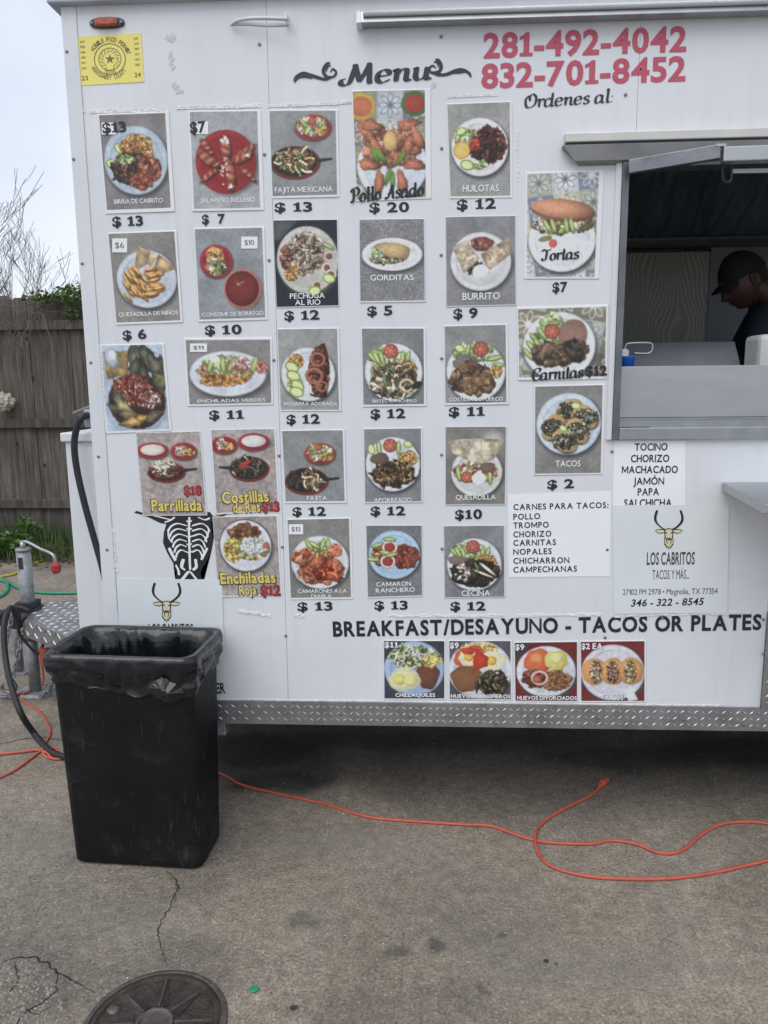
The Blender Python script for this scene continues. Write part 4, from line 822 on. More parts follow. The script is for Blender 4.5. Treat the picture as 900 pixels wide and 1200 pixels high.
def art_tac2(A):
    A.bg((.45, .13, .15), .1); A.plate(.5, .52, .48, .45, (.80, .80, .84)); 
    for x in (.22, .5, .78): A.blob(x, .50, .19, .22, (.78, .54, .30), 0, .25, 1, .02); 
    for x, c in ((.24, [(.84, .76, .6), (.6, .42, .3), (.4, .25, .18)]), (.5, [(.42, .24, .18), (.72, .56, .44), (.3, .17, .13)]), (.76, [(.84, .74, .5), (.62, .45, .3), (.34, .26, .18)])): A.food(x, .5, .085, .17, c, 70, .02)
    A.poly([(.66, .80), (.78, .72), (.88, .96), (.74, .98)], (.86, .88, .92), .1)

def gridsheet(name, quad, art, margin, seed, lift, label, cat, group=None, paper=(.86, .87, .90), m=None, gain=1.45, nx=104, corner_curl=0.0):
    TL, TR, BR, BL = [W(*q) for q in quad]
    wd = ((TR - TL).length + (BR - BL).length) / 2; ht = ((TL - BL).length + (TR - BR).length) / 2
    ny = max(4, int(nx * ht / wd)); A = Art(nx, ny, seed)
    if art: art(A); A.c = A.c * (1 + A.fbm(5, 4) * .16 + A.fbm(24, 2) * .16 + (A.r.rand(A.H, A.W) - .5) * .10)[..., None]; k = A.c.copy(); k[1:-1, 1:-1] = (4 * A.c[1:-1, 1:-1] + A.c[:-2, 1:-1] + A.c[2:, 1:-1] + A.c[1:-1, :-2] + A.c[1:-1, 2:]) / 8; A.c = np.clip(k, 0, 1)
    if art:                                # white paper margin (left, top, right, bottom in sheet widths)
        l, t_, r_, b_ = margin; mk = (A.xx < l) | (A.xx > 1 - r_) | (A.yy < t_) | (A.yy > ny / nx - b_)
        A.c[mk] = paper
    c = A.c; g = c.mean(2, keepdims=True); c = (g + (c - g) * .82) * .90 + .03 if art else c     # sun-faded print
    lc = np.where(c <= .04045, c / 12.92, ((c + .055) / 1.055) ** 2.4) * gain; lc = np.clip(lc, 0, .82)
    u = np.linspace(0, 1, nx + 1)[None, :]; v = np.linspace(0, 1, ny + 1)[:, None]
    og = (TL + BR) / 2
    P = []
    for k in (0, 2):
        P.append(TL[k] * (1 - u) * (1 - v) + TR[k] * u * (1 - v) + BR[k] * u * v + BL[k] * (1 - u) * v - og[k])
    rs = np.random.RandomState(seed + 5); ph = rs.rand(4) * 6.28
    dy = .00026 * (np.sin(u * 5 + ph[0]) * np.sin(v * 4 + ph[1]) + .5 * np.sin(u * 11 + ph[2]) + .5 * np.sin(v * 9 + ph[3]))
    if corner_curl: dy = dy - corner_curl * np.clip(u + (1 - v) - 1.7, 0, 1) ** 2 * 10
    yy = -lift - .0010 + dy
    nv = (nx + 1) * (ny + 1)
    co = np.stack([P[0], yy + 0 * P[0], P[1]], -1).reshape(-1, 3)
    idx = (np.arange(ny)[:, None] * (nx + 1) + np.arange(nx)[None, :])
    q = np.stack([idx, idx + nx + 1, idx + nx + 2, idx + 1], -1).reshape(-1, 4)
    # back skirt down to the wall
    ring = list(range(0, nx + 1)) + [(j) * (nx + 1) + nx for j in range(1, ny + 1)] + [ny * (nx + 1) + i for i in range(nx - 1, -1, -1)] + [j * (nx + 1) for j in range(ny - 1, 0, -1)]
    bk = co[ring].copy(); bk[:, 1] = -lift + .0006; nr = len(ring); ring = np.array(ring)
    nxt = np.roll(np.arange(nr), -1)
    q2 = np.stack([ring, ring[nxt], nv + nxt, nv + np.arange(nr)], -1)
    co = np.concatenate([co, bk]); q = np.concatenate([q, q2])
    cc = np.empty((len(co), 4), np.float32); cc[:, 3] = 1
    full = np.zeros((ny + 1, nx + 1, 3)); full[:ny, :nx] = lc; full[ny, :nx] = lc[-1]; full[:, nx] = full[:, nx - 1]
    cc[:nv, :3] = full.reshape(-1, 3); cc[nv:, :3] = .6
    me = bpy.data.meshes.new(name); me.vertices.add(len(co)); me.vertices.foreach_set('co', co.astype(np.float32).ravel())
    me.loops.add(len(q) * 4); me.loops.foreach_set('vertex_index', q.astype(np.int32).ravel())
    me.polygons.add(len(q)); me.polygons.foreach_set('loop_start', (np.arange(len(q)) * 4).astype(np.int32)); me.update(calc_edges=True)
    at = me.color_attributes.new('print', 'FLOAT_COLOR', 'POINT'); at.data.foreach_set('color', cc.ravel())
    me.polygons.foreach_set('use_smooth', [True] * len(q)); me.materials.append(m or M_print)
    o = link(name, me); o.location = (og.x, 0, og.z); return tag(o, label, cat, group)
M_print = bpy.data.materials.new('printed_sheet'); M_print.use_nodes = True
t = M_print.node_tree; pb = t.nodes['Principled BSDF']; at = t.nodes.new('ShaderNodeVertexColor'); at.layer_name = 'print'
t.links.new(at.outputs['Color'], pb.inputs['Base Color']); pb.inputs['Roughness'].default_value = .42; pb.inputs['Specular IOR Level'].default_value = .45

def bil(quad, u, v):
    TL, TR, BR, BL = quad
    return tuple(TL[k] * (1 - u) * (1 - v) + TR[k] * u * (1 - v) + BR[k] * u * v + BL[k] * (1 - u) * v for k in (0, 1))
GRP = 'food photo sheets on the trailer wall'
MG = (.022, .02, .03, .03)
# quad in photo pixels, painter, caption lines [(text, u0, u1, v_base, cap height in v)], price tag, label
POST = [
 (((114, 134), (198, 131), (205, 248), (124, 251)), art_birria, [('BIRRIA DE CABRITO', .14, .84, .905, .045)], ((119.5, 144), (136, 158), ''), 'menu photo of birria de cabrito, rice and meat on a blue plate with limes', (.03, .02, .05, .05)),
 (((220.5, 130), (306, 129), (309.6, 246.5), (225.6, 248)), art_jalap, [('JALAPEÑO RELLENO', .12, .88, .915, .042)], ((230, 142.5), (244.5, 157.5), ''), 'menu photo of stuffed jalapeños on a bright red plate', (.03, .02, .05, .03)),
 (((314.5, 129), (396, 128.5), (398, 231), (318.5, 233)), art_fajmex, [('FAJITA MEXICANA', .05, .9, .935, .06)], None, 'menu photo of fajita mexicana, skillet below a red salad basket, beside the roast chicken', MG),
 (((412, 106), (504.5, 104), (505.5, 233), (417, 236.5)), art_pollo, [], None, 'tall menu photo of a roast chicken with green chiles and two salsas on flowered tiles', (.02, .02, .07, .02)),
 (((523, 121.5), (600, 118.5), (600.5, 232), (527, 233)), art_huil, [('HUILOTAS', .21, .78, .93, .07)], None, 'menu photo of huilotas, dark birds with an orange slice on a white plate', MG),
 (((126, 273), (207, 270), (214.5, 378), (136, 381)), art_quesn, [('QUESADILLA DE NIÑOS', .06, .94, .91, .042)], ((132, 279.5), (149.5, 296), '$6'), 'menu photo of a kids quesadilla with fries and a white $6 tag', MG),
 (((227, 267.5), (310, 265.5), (314, 375), (233, 377.5)), art_consome, [('CONSOME DE BORREGO', .06, .94, .945, .042)], ((283, 277.5), (302, 291.5), '$10'), 'menu photo of consome, dark red broth bowl below a small red salad basket', MG),
 (((114, 404), (192.5, 402.5), (201.5, 505), (124, 508.5)), art_barb, [], None, 'uncaptioned photo of shredded red meat and leaves in a blue-rimmed bowl', (.04, .02, .03, .03)),
 (((215, 396), (319, 395.5), (320.5, 474.5), (220, 476.5)), art_verdes, [('ENCHILADAS VERDES', .12, .91, .945, .045)], ((223, 402.5), (243, 412.5), '$11'), 'wide menu photo of enchiladas verdes on an oval plate with a $11 tag', (.03, .03, .015, .02)),
 (((320, 258), (396, 257), (398, 359), (324, 361)), art_pech, [('PECHUGA', .22, .77, .90, .06), ('AL RIO', .30, .70, .975, .06)], None, 'menu photo of pechuga al rio on a black background', (.01, .01, .01, .01)),
 (((421, 257), (498, 256), (499, 354), (422, 355)), art_gord, [('GORDITAS', .16, .82, .735, .065)], None, 'menu photo of one gordita on an oval white plate over speckled grey', (.01, .01, .01, .02)),
 (((522, 254), (605, 252.5), (605.5, 358), (523, 360)), art_burr, [('BURRITO', .23, .76, .925, .075)], None, 'menu photo of a burrito cut in half with sour cream, caption BURRITO', (.01, .01, .01, .01)),
 (((325, 385), (397.5, 384), (400, 482), (329, 482)), art_moj, [('MOJARRA ADOBADA', .06, .94, .93, .042)], None, 'menu photo of mojarra adobada, red fish topped with onion rings', (.01, .02, .03, .02)),
 (((423, 384), (499, 384), (499.5, 476), (425, 477)), art_bist, [('BISTEC RANCHERO', .16, .85, .945, .036)], None, 'menu photo of bistec ranchero, sliced beef and onions below a tomato slice', MG),
 (((520, 381.5), (595, 379.5), (596, 474), (521, 475)), art_cost, [('COSTILLA DE PUERCO', .07, .91, .95, .046)], None, 'menu photo of costilla de puerco, brown pork chunks, left of the carnitas photo', MG),
 (((615, 202), (708, 199), (702, 327), (614, 327)), art_torta, [], None, 'menu photo of a long torta sandwich on flowered tiles, left of the serving window', (.04, .03, .06, .02)),
 (((605.5, 360), (713, 357), (711, 444.5), (607, 446)), art_carn, [], None, 'wide menu photo of carnitas with beans and tomato on flowered tiles', (.02, .03, .02, .03)),
 (((626, 452), (709, 450), (706.5, 556), (625.5, 557)), art_taco, [('TACOS', .31, .67, .905, .065)], None, 'menu photo of street tacos with limes, right above the taco meats list', (.02, .02, .03, .02)),
 (((159.5, 507), (235, 505), (243, 604), (167.5, 604.5)), art_parr, 'parr', None, 'menu photo of a meat skillet with yellow word Parrillada', (.01, .01, .01, .01)),
 (((246.5, 503.5), (323, 502), (328, 599.5), (253, 603)), art_res, 'res', None, 'menu photo of beef ribs with yellow words Costillas de Res', (.02, .01, .02, .02)),
 (((329.5, 504), (404, 503), (406.5, 589.5), (334, 590)), art_faj, [('FAJITA', .36, .68, .955, .055)], None, 'menu photo of plain fajita skillet and salad basket, right of the beef ribs photo', MG),
 (((249, 605.5), (326, 604), (331, 698), (256.5, 700)), art_roja, 'roja', None, 'menu photo of enchiladas with yellow words Enchiladas Roja', (.01, .01, .02, .02)),
 (((336, 608), (411.5, 606.5), (414, 702), (340, 703)), art_cam, [('CAMARONES A LA', .13, .90, .915, .045), ('DIABLA', .34, .66, .975, .040)], ((338.5, 614), (355.5, 626), '$13'), 'menu photo of camarones a la diabla, orange shrimp with a $13 tag', MG),
 (((425.5, 502), (495, 501), (495.5, 589), (427, 590)), art_apor, [('APORREADO', .17, .81, .985, .055)], None, 'menu photo of aporreado, shredded browned beef with tomato and lime wedges', (.015, .015, .015, .015)),
 (((522, 500), (594, 499.5), (592.5, 591.5), (522, 592)), art_ques, [('QUESADILLA', .17, .83, .93, .06)], None, 'menu photo of folded quesadilla over a salad plate', (.01, .01, .01, .01)),
 (((429, 615.5), (495, 615.5), (495.5, 699), (431, 701)), art_ranch, [('CAMARON', .16, .79, .84, .058), ('RANCHERO', .15, .86, .925, .058)], None, 'small menu photo of camaron ranchero on a sky blue plate', (.01, .01, .01, .02)),
 (((520, 616), (591.5, 615.5), (592, 700), (521, 701)), art_cec, [('CECINA', .28, .75, .97, .075)], None, 'menu photo of cecina, blackened beef sheet with onion strips', (.01, .01, .01, .01)),
 (((449, 750), (522.5, 750), (522.5, 820), (449.5, 820)), art_chil, [('CHILLAQUILES', .19, .83, .945, .06, 1), ('$11', .02, .24, .12, .09, 1)], None, 'square photo of chilaquiles on a blue plate, leftmost of the four breakfast photos', (.02, .02, .02, .02)),
 (((525.5, 750), (600, 750), (600.5, 821), (526, 820.5)), art_hrn, [('HUEVOS RANCHEROS', .03, .97, .955, .06, 1), ('$9', .02, .16, .13, .09, 1)], None, 'square photo of huevos rancheros, two eggs with red sauce and beans', (.02, .02, .02, .02)),
 (((602, 752), (678, 751), (678, 823), (603, 822.5)), art_hdv, [('HUEVOS DIVORCIADOS', .04, .97, .955, .06, 1), ('$9', .02, .16, .13, .09, 1)], None, 'square photo of huevos divorciados, one egg red and one green, on a red cloth', (.02, .02, .02, .02)),
 (((679.5, 751), (757, 750), (757, 823), (680, 823)), art_tac2, [('TACOS', .36, .65, .955, .06, 1), ('$2 EA', .02, .34, .13, .09, 1)], None, 'square photo of three open breakfast tacos in a row, rightmost of the four', (.02, .02, .02, .02)),
]
def ptext(name, s, quad, u0, u1, v, hv, m, bold, lift, parent, shear=0):
    a, c = bil(quad, u0, v), bil(quad, u1, v); h = hv * math.hypot(quad[3][0] - quad[0][0], quad[3][1] - quad[0][1])
    return text_obj(name, s, a, c, h, m, bold, lift, parent, 1.0, shear, .0003)
for i, (quad, art, caps, tg, lab, mg) in enumerate(POST):
    o = gridsheet('menu_photo', quad, art, mg, 40 + i * 3, .0006, lab, 'menu photo', GRP)
    L0 = .0031
    if tg:
        (ax, ay), (cx_, cy_), tx = tg
        p = [W(ax, cy_), W(cx_, cy_), W(cx_, ay), W(ax, ay)]
        b = MB(); b.hexa([(q.x, -L0, q.z) for q in p][::-1], [(q.x, -L0 - .0003, q.z) for q in p][::-1]); b.build('price_tag', M_white, o)
        if tx: text_obj('price_text', tx, (ax + (cx_ - ax) * .2, cy_ - (cy_ - ay) * .30), (cx_ - (cx_ - ax) * .2, cy_ - (cy_ - ay) * .30), (cy_ - ay) * .42, mat('grey_ink', (.08, .08, .09), .5), .0, L0 + .0006, o)
    if isinstance(caps, list):
        for cp in caps:
            if len(cp) == 6:
                ptext('caption_edge', cp[0], quad, cp[1] - .008, cp[2] + .008, cp[3] + .008, cp[4] + .014, M_vinyl, .035, L0, o); ptext('caption', cp[0], quad, cp[1], cp[2], cp[3], cp[4], M_white, .028, L0 + .0005, o)
            else: ptext('caption', cp[0], quad, cp[1], cp[2], cp[3], cp[4], M_white, .008, L0, o)
    else:
        sets = {'parr': [('Parrillada', .15, .93, .94, .13, M_yel), ('$18', .68, .93, .75, .10, M_rprint)],
                'res': [('Costillas', .12, .84, .87, .13, M_yel), ('de Res', .28, .70, .985, .11, M_yel), ('$13', .74, .99, .985, .10, M_rprint)],
                'roja': [('Enchiladas', .05, .91, .83, .13, M_yel), ('Roja', .33, .60, .97, .11, M_yel), ('$12', .68, .96, .985, .115, M_rprint)]}[caps]
        for s, u0, u1, v, hv, m in sets:
            ptext('caption_edge', s, quad, u0 - .015, u1 + .015, v + .006, hv + .008, mat('brown_ink', (.05, .03, .02), .5), .052, L0, o); ptext('caption', s, quad, u0, u1, v, hv, m, .025, L0 + .0005, o)
for s, a, c, h, lab in [('$13', (121, 156.5), (148.5, 154.5), 11.5, 'birria'), ('$7', (223.5, 156.5), (242, 155), 12.5, 'stuffed jalapeño')]:
    letters_thing('price_lettering', 'black price %s stuck over the top corner of the %s photo' % (s, lab), 'price lettering', s, a, c, h, M_vinyl, .03, 'character', .6, .0042)
for s, pa, pb, h, lab in [('Pollo Asado', (411, 237.5), (497, 229), 16, 'dark script words Pollo Asado across the foot of the chicken photo'), ('Tortas', (634, 305.5), (678, 303), 13, 'dark script word Tortas on the torta photo'), ('Carnitas', (623, 446), (683, 442), 14, 'dark script word Carnitas at the foot of the carnitas photo')]:
    tag(script('script_lettering', s, pa, pb, h, M_vinyl, .19, .06, .0036), lab, 'wall lettering')
letters_thing('price_lettering', 'black price $12 right beside the script word Carnitas', 'price lettering', '$12', (686, 440.5), (711, 439.5), 11, M_vinyl, .03, 'character', .6, .0042)

# ------------------------------------------------------------ plain paper signs
def paper(name, quad, lift, label, cat, m=M_paper, t_=.0009):
    P = [W(*q) for q in quad]; b = MB(); P = [P[3], P[2], P[1], P[0]]
    b.hexa([(p.x, -lift, p.z) for p in P], [(p.x, -lift - t_, p.z) for p in P]); b.f = [f for f in b.f]
    return tag(b.build(name, m, origin=((P[0].x + P[2].x) / 2, 0, (P[0].z + P[2].z) / 2)), label, cat)
q1 = ((595, 580), (716, 575.5), (714.5, 675), (596, 676.5))
o = paper('taco_meats_sign', q1, .0003, 'white paper list headed CARNES PARA TACOS with seven meats', 'paper sign')
for i, (s, x1, y0, y1) in enumerate([('CARNES PARA TACOS:', 713, 597.5, 595), ('POLLO', 633, 609, 608), ('TROMPO', 643, 619, 618), ('CHORIZO', 646, 629.5, 628.5), ('CARNITAS', 651.5, 639.5, 638.5), ('NOPALES', 646.5, 650, 649), ('CHICHARRON', 667, 660.5, 659.5), ('CAMPECHANAS', 676, 671, 669.5)]):
    text_obj('sign_text', s, (601.5, y0), (x1, y1), 6.6, M_vinyl, .022, .0018, o, 1.25)
q2 = ((720, 516.5), (803, 516.5), (803, 593), (718, 592))
o = paper('fillings_sign', q2, .0003, 'white paper list of breakfast fillings from TOCINO down to SALCHICHA', 'paper sign')
for s, x0, x1, y0 in [('TOCINO', 743.5, 782, 528), ('CHORIZO', 739, 784, 541.5), ('MACHACADO', 728.5, 794, 554.5), ('JAMÓN', 742, 778, 568), ('PAPA', 747, 772, 580.5), ('SALCHICHA', 731, 787, 593.5)]:
    text_obj('sign_text', s, (x0, y0), (x1, y0 - .4), 8.2, M_vinyl, .022, .0018, o)
M_cling = mat('milky_film', (.75, .795, .81), .22, var=.03, coat=.3)
M_cream = mat('cream_print', (.74, .66, .42), .5, var=.05)
def deer(cx, cy, sc, parent, lift):
    """the horned goat head emblem, sc = photo pixels per unit"""
    def f(u, v): return W(cx + u * sc, cy + v * sc)
    b = MB()
    for sgn in (-1, 1):
        nib(b, [(sgn * .28, -.30), (sgn * .62, -.50), (sgn * .95, -.85), (sgn * 1.02, -1.25), (sgn * .88, -1.75)], .20, .05, f, -lift, .2)
        nib(b, [(sgn * .25, -.15), (sgn * .30, .15), (sgn * .16, .55)], .07, .05, f, -lift - .0006, .2)
    b.build('horns', M_vinyl, parent)
    def pol(pts, m, l, nm):
        b = MB(); n = len(pts); ps = [f(u, v) for u, v in pts]; cx_ = sum((p.x for p in ps)) / n; cz = sum((p.z for p in ps)) / n
        b.v = [(p.x, -l, p.z) for p in ps] + [(cx_, -l, cz)]; b.f = [(i, (i + 1) % n, n) for i in range(n)]; b.build(nm, m, parent)
    def sym(half): return half + [(-u, v) for u, v in half[::-1]]
    face = [(0, -.42), (.22, -.36), (.36, -.22), (.33, .0), (.30, .2), (.36, .45), (.34, .85), (.22, .98), (.16, 1.15), (.05, 1.05), (0, 1.3)]
    pol(sym(face), M_vinyl, lift, 'head_outline'); pol(sym([(u * .84, v * .88 + .02) for u, v in face]), M_cream, lift + .0004, 'head')
    for sgn in (-1, 1):
        ear = [(.30, -.30), (.55, -.36), (.92, -.30), (1.05, -.22), (.85, -.02), (.55, .02), (.34, -.08)]
        pol([(sgn * u, v) for u, v in ear], M_vinyl, lift + .0001, 'ear_outline'); pol([(sgn * (u * .86 + .09), v * .62 - .06) for u, v in ear], M_cream, lift + .0005, 'ear')
        b = MB(); nib(b, [(sgn * .12, -.02), (sgn * .24, -.06), (sgn * .3, .02)], .09, .05, f, -lift - .0008); nib(b, [(sgn * .1, .3), (sgn * .16, .6), (sgn * .1, .8)], .05, .04, f, -lift - .0008); b.build('eye', M_vinyl, parent)
    pol([(-.12, .34), (.12, .34), (.07, .48), (0, .54), (-.07, .48)], M_vinyl, lift + .0009, 'nose')
q3 = ((718, 592), (854, 591), (852, 718), (719, 719))
o = paper('business_sticker', q3, .0016, 'milky sticker reading LOS CABRITOS TACOS Y MÁS with address, below the fillings list', 'sticker', M_cling)
deer(783.5, 625, 15.5, o, .0030)
M_dg = mat('dark_grey_print', (.05, .06, .07), .5)
def cond(parent, s, x0, y0, x1, y1, h, m=M_dg, bold=.0, lift=.0030, shear=0): return text_obj('sticker_text', s, (x0, y0), (x1, y1), h, m, bold, lift, parent, 1.0, shear)
cond(o, 'LOS CABRITOS', 757.5, 661.5, 813.5, 661, 14, bold=.02); cond(o, 'TACOS Y MÁS...', 764, 678.5, 807, 678, 10.5, bold=.0)
cond(o, '27102 FM 2978 • Magnolia, TX 77354', 729.5, 697, 840.5, 695.5, 6.5, M_dg, .0); cond(o, '346 - 322 - 8545', 739, 710.5, 823.5, 708.5, 8, M_vinyl, .02, shear=.18)
q4 = ((137, 678), (260, 679), (264.5, 800), (142, 800))
o = paper('business_sticker', q4, .0012, 'milky business sticker with goat emblem half hidden behind the black bin', 'sticker', M_cling)
deer(195.5, 710, 15.5, o, .0026); cond(o, 'LOS CABRITOS', 175, 743, 227, 743, 12, bold=.02, lift=.0026); cond(o, 'TACOS Y MÁS...', 181, 760, 222, 760, 10, lift=.0026)
cond(o, '27102 FM 2978 • Magnolia, TX 77354', 148, 778, 256, 777, 6, lift=.0026); cond(o, '346 - 322 - 8545', 158, 792, 244, 791, 8, M_vinyl, .02, lift=.0026, shear=.18)

# yellow permit with seal
q5 = ((89.5, 43.5), (165.5, 38.5), (169, 96), (93.5, 100.5))
o = paper('food_permit', q5, .0003, 'yellow Mobile Food Permit sticker with round Texas seal, years 23 and 24', 'permit', mat('permit_yellow', (.86, .76, .20), .45, var=.05))
cx, cy = 129, 69.5; cxs = 0; M_ink = mat('seal_ink', (.16, .15, .06), .5)
def ringmb(b, r1, r2, n=48):
    k = len(b.v)
    for i in range(n):
        t = 2 * math.pi * i / n
        for r_ in (r1, r2): p = W(cx + r_ * math.cos(t), cy + r_ * math.sin(t)); b.v.append((p.x, -.0018, p.z))
    for i in range(n): a = k + 2 * i; c2 = k + 2 * ((i + 1) % n); b.f.append((a, c2, c2 + 1, a + 1))
b = MB(); ringmb(b, 18.6, 17.6); ringmb(b, 13.4, 12.6)
for i in range(44):
    t = 2 * math.pi * i / 44
    if 1.2 < t < 1.9: continue
    rr_ = 9.6 + (i % 3 - 1) * 1.4
    for w2 in (1,): 
        p = [W(cx + (rr_ + dr) * math.cos(t + dt), cy + (rr_ + dr) * math.sin(t + dt)) for dr, dt in ((-1.1, 0), (0, .07), (1.2, .05), (0, -.05))]; k = len(b.v); b.v += [(q.x, -.0018, q.z) for q in p]; b.f.append((k, k + 1, k + 2, k + 3))
b.build('seal_rings', M_ink, o)
b = MB(); pts = []
for i in range(10): r_ = 6.2 if i % 2 == 0 else 2.2; t = -math.pi / 2 + i * math.pi / 5; p = W(cx + r_ * math.cos(t), cy + r_ * math.sin(t)); pts.append((p.x, -.0020, p.z))
c = W(cx, cy); b.v = pts + [(c.x, -.0020, c.z)]; b.f = [(i, (i + 1) % 10, 10) for i in range(10)]; b.build('seal_star', M_ink, o)
def arc(s, rad, a0, a1, h, top=True):
    V, F = [], []
    for i, ch_ in enumerate(s):
        if ch_ == ' ': continue
        t = a0 + (a1 - a0) * (i + .5) / len(s); px, py = cx + rad * math.cos(t), cy + rad * math.sin(t)
        dx_, dy_ = (-math.sin(t), math.cos(t)) if top else (math.sin(t), -math.cos(t))
        a, c2 = W(px - dx_ * h * .33, py - dy_ * h * .33), W(px + dx_ * h * .33, py + dy_ * h * .33)
        v, f = lay(ch_, a, c2, h * .0029, .01, .0018); k = len(V); V += v; F += [tuple(q + k for q in ff) for ff in f]
    mesh('seal_text', V, F, M_ink, o)
arc('MOBILE FOOD PERMIT', 20.5, R(205), R(345), 4.6); arc('MONTGOMERY COUNTY', 24, R(155), R(35), 4.2, False); arc('TEXAS', 17, R(115), R(65), 3.6, False)
text_obj('year_text', '23', (96, 94.5), (103.5, 94), 5, M_ink, .01, .0018, o); text_obj('year_text', '24', (158, 90.5), (165.5, 90), 5, M_ink, .01, .0018, o)
for k, s in enumerate(['JAN', 'FEB', 'MAR', 'APR', 'MAY', 'JUN']):
    text_obj('month_text', s, (94 + k * .4, 50.5 + k * 6.2), (99.5 + k * .4, 50.2 + k * 6.2), 2.6, M_ink, 0, .0018, o)
    text_obj('month_text', ['JUL', 'AUG', 'SEP', 'OCT', 'NOV', 'DEC'][k], (157 + k * .4, 46.5 + k * 6.2), (162.5 + k * .4, 46.2 + k * 6.2), 2.6, M_ink, 0, .0018, o)

# ------------------------------------------------------------ black skeleton steer decal between the photos
sd_ = thing('skeleton_decal', 'black steer body decal with white ribs under the Parrillada photo', 'decal', W(212, 640))
def poly2(name, pts, m, l, parent):
    ps = [W(*p) for p in pts]; b = MB(); b.v = [(p.x, -l, p.z) for p in ps]; b.f = [tuple(range(len(ps)))]
    bm = bmesh.new(); vs = [bm.verts.new(v) for v in b.v]; bm.faces.new(vs); bmesh.ops.triangulate(bm, faces=bm.faces[:]); bmesh.ops.recalc_face_normals(bm, faces=bm.faces[:])
    V = [tuple(v.co) for v in bm.verts]; bm.verts.index_update(); F = [tuple(v.index for v in f.verts) for f in bm.faces]; bm.free(); return mesh(name, V, F, m, parent)
poly2('body_shape', [(157, 601), (160, 598.5), (166, 600.5), (176, 602), (186, 604), (190, 600), (246, 600), (250, 605), (262, 603), (269, 601.5), (262, 605), (254, 608), (247, 612), (248, 622), (250, 634), (248, 645), (243, 656), (237, 666), (235, 672), (238, 684), (206, 684), (207, 672), (203, 660), (196, 648), (191, 636), (192, 624), (195, 614), (188, 613), (178, 608), (168, 603.5)], M_vinyl, .0002, sd_)
b = MB(); f_ = lambda u, v: W(u, v)
def rib(pts, w_): nib(b, pts, w_, w_ * .45, f_, -.0006 - .00002 * len(b.f) * .02, .4)
for k in range(6):
    y = 616 + k * 6.2; sp = 22 - k * 1.8
    rib([(219, y), (219 - sp * .5, y - 2.5), (219 - sp * .85, y + 1), (219 - sp, y + 7)], 2.4); rib([(225, y), (225 + sp * .5, y - 2.5), (225 + sp * .8, y + 1), (225 + sp * .95, y + 7)], 2.4)
rib([(222, 606), (221.5, 620), (222, 640), (222.5, 658), (223, 668)], 2.8)
for k in range(5): rib([(218.5, 610 + k * 9), (221, 612 + k * 9), (225, 610 + k * 9)], 1.8)
rib([(198, 642), (202, 650), (206, 657)], 4.5); rib([(243, 642), (240, 648), (236, 656)], 3); rib([(215, 655), (213, 664), (217, 668)], 4); rib([(229, 655), (230, 664), (226, 668)], 3.6)
rib([(210, 684), (216, 676), (222, 670), (228, 676), (234, 684)], 3.4); rib([(206, 662), (209, 668), (210, 674)], 3); rib([(179, 604), (192, 607), (200, 609)], 2.6); rib([(205, 606), (199, 610), (193, 612)], 2.2); rib([(232, 606), (240, 609), (246, 607)], 2.6); rib([(245, 620), (243, 628), (240, 634)], 2.2); rib([(197, 620), (198, 630), (202, 636)], 2.2)
b.build('white_bones', M_white, sd_)

# ------------------------------------------------------------ ground
def nodes(m): m.use_nodes = True; return m.node_tree, m.node_tree.nodes['Principled BSDF']
M_gr = bpy.data.materials.new('stained_shaded_concrete'); t, pb = nodes(M_gr); N = t.nodes.new; L = t.links.new
tcn = N('ShaderNodeTexCoord')
def nzn(sc, det=6, rg=.6, vec=None):
    n = N('ShaderNodeTexNoise'); n.inputs['Scale'].default_value = sc; n.inputs['Detail'].default_value = det; n.inputs['Roughness'].default_value = rg; L(vec or tcn.outputs['Object'], n.inputs['Vector']); return n.outputs['Fac']
def ramp(src, stops, interp='LINEAR'):
    r = N('ShaderNodeValToRGB'); r.color_ramp.interpolation = interp
    while len(r.color_ramp.elements) < len(stops): r.color_ramp.elements.new(.5)
    for e, (p, c) in zip(r.color_ramp.elements, stops): e.position = p; e.color = (*c, 1) if len(c) == 3 else c
    L(src, r.inputs['Fac']); return r.outputs['Color']
def mixc(f, a, b, mode='MIX'):
    m = N('ShaderNodeMixRGB'); m.blend_type = mode
    if isinstance(f, (int, float)): m.inputs['Fac'].default_value = f
    else: L(f, m.inputs['Fac'])
    for k, v in (('Color1', a), ('Color2', b)):
        if isinstance(v, tuple): m.inputs[k].default_value = (*v, 1)
        else: L(v, m.inputs[k])
    return m.outputs['Color']
base = ramp(nzn(1.7, 8, .62), [(.28, (.170, .149, .122)), (.5, (.265, .233, .192)), (.72, (.385, .340, .283))])
base = mixc(1.0, base, ramp(nzn(.55, 4), [(.35, (.70, .71, .73)), (.6, (1.1, 1.08, 1.04))]), 'MULTIPLY')
base = mixc(.75, base, ramp(nzn(26, 6, .75), [(.25, (.42, .42, .42)), (.5, (1.0, 1.0, 1.0)), (.75, (1.6, 1.6, 1.6))]), 'MULTIPLY')
base = mixc(.9, base, ramp(nzn(110, 4, .85), [(.36, (.45, .44, .43)), (.5, (1, 1, 1)), (.64, (1.65, 1.6, 1.5))]), 'MULTIPLY')
vo = N('ShaderNodeTexVoronoi'); vo.inputs['Scale'].default_value = 46; L(tcn.outputs['Object'], vo.inputs['Vector'])
sel = ramp(vo.outputs['Distance'], [(.0, (1, 1, 1)), (.075, (1, 1, 1)), (.12, (0, 0, 0))])
sel2 = ramp(vo.outputs['Color'], [(.40, (0, 0, 0)), (.48, (1, 1, 1))])
base = mixc(mixc(1.0, sel, sel2, 'MULTIPLY'), base, (.66, .60, .50))
vo2 = N('ShaderNodeTexVoronoi'); vo2.inputs['Scale'].default_value = 90; L(tcn.outputs['Object'], vo2.inputs['Vector'])
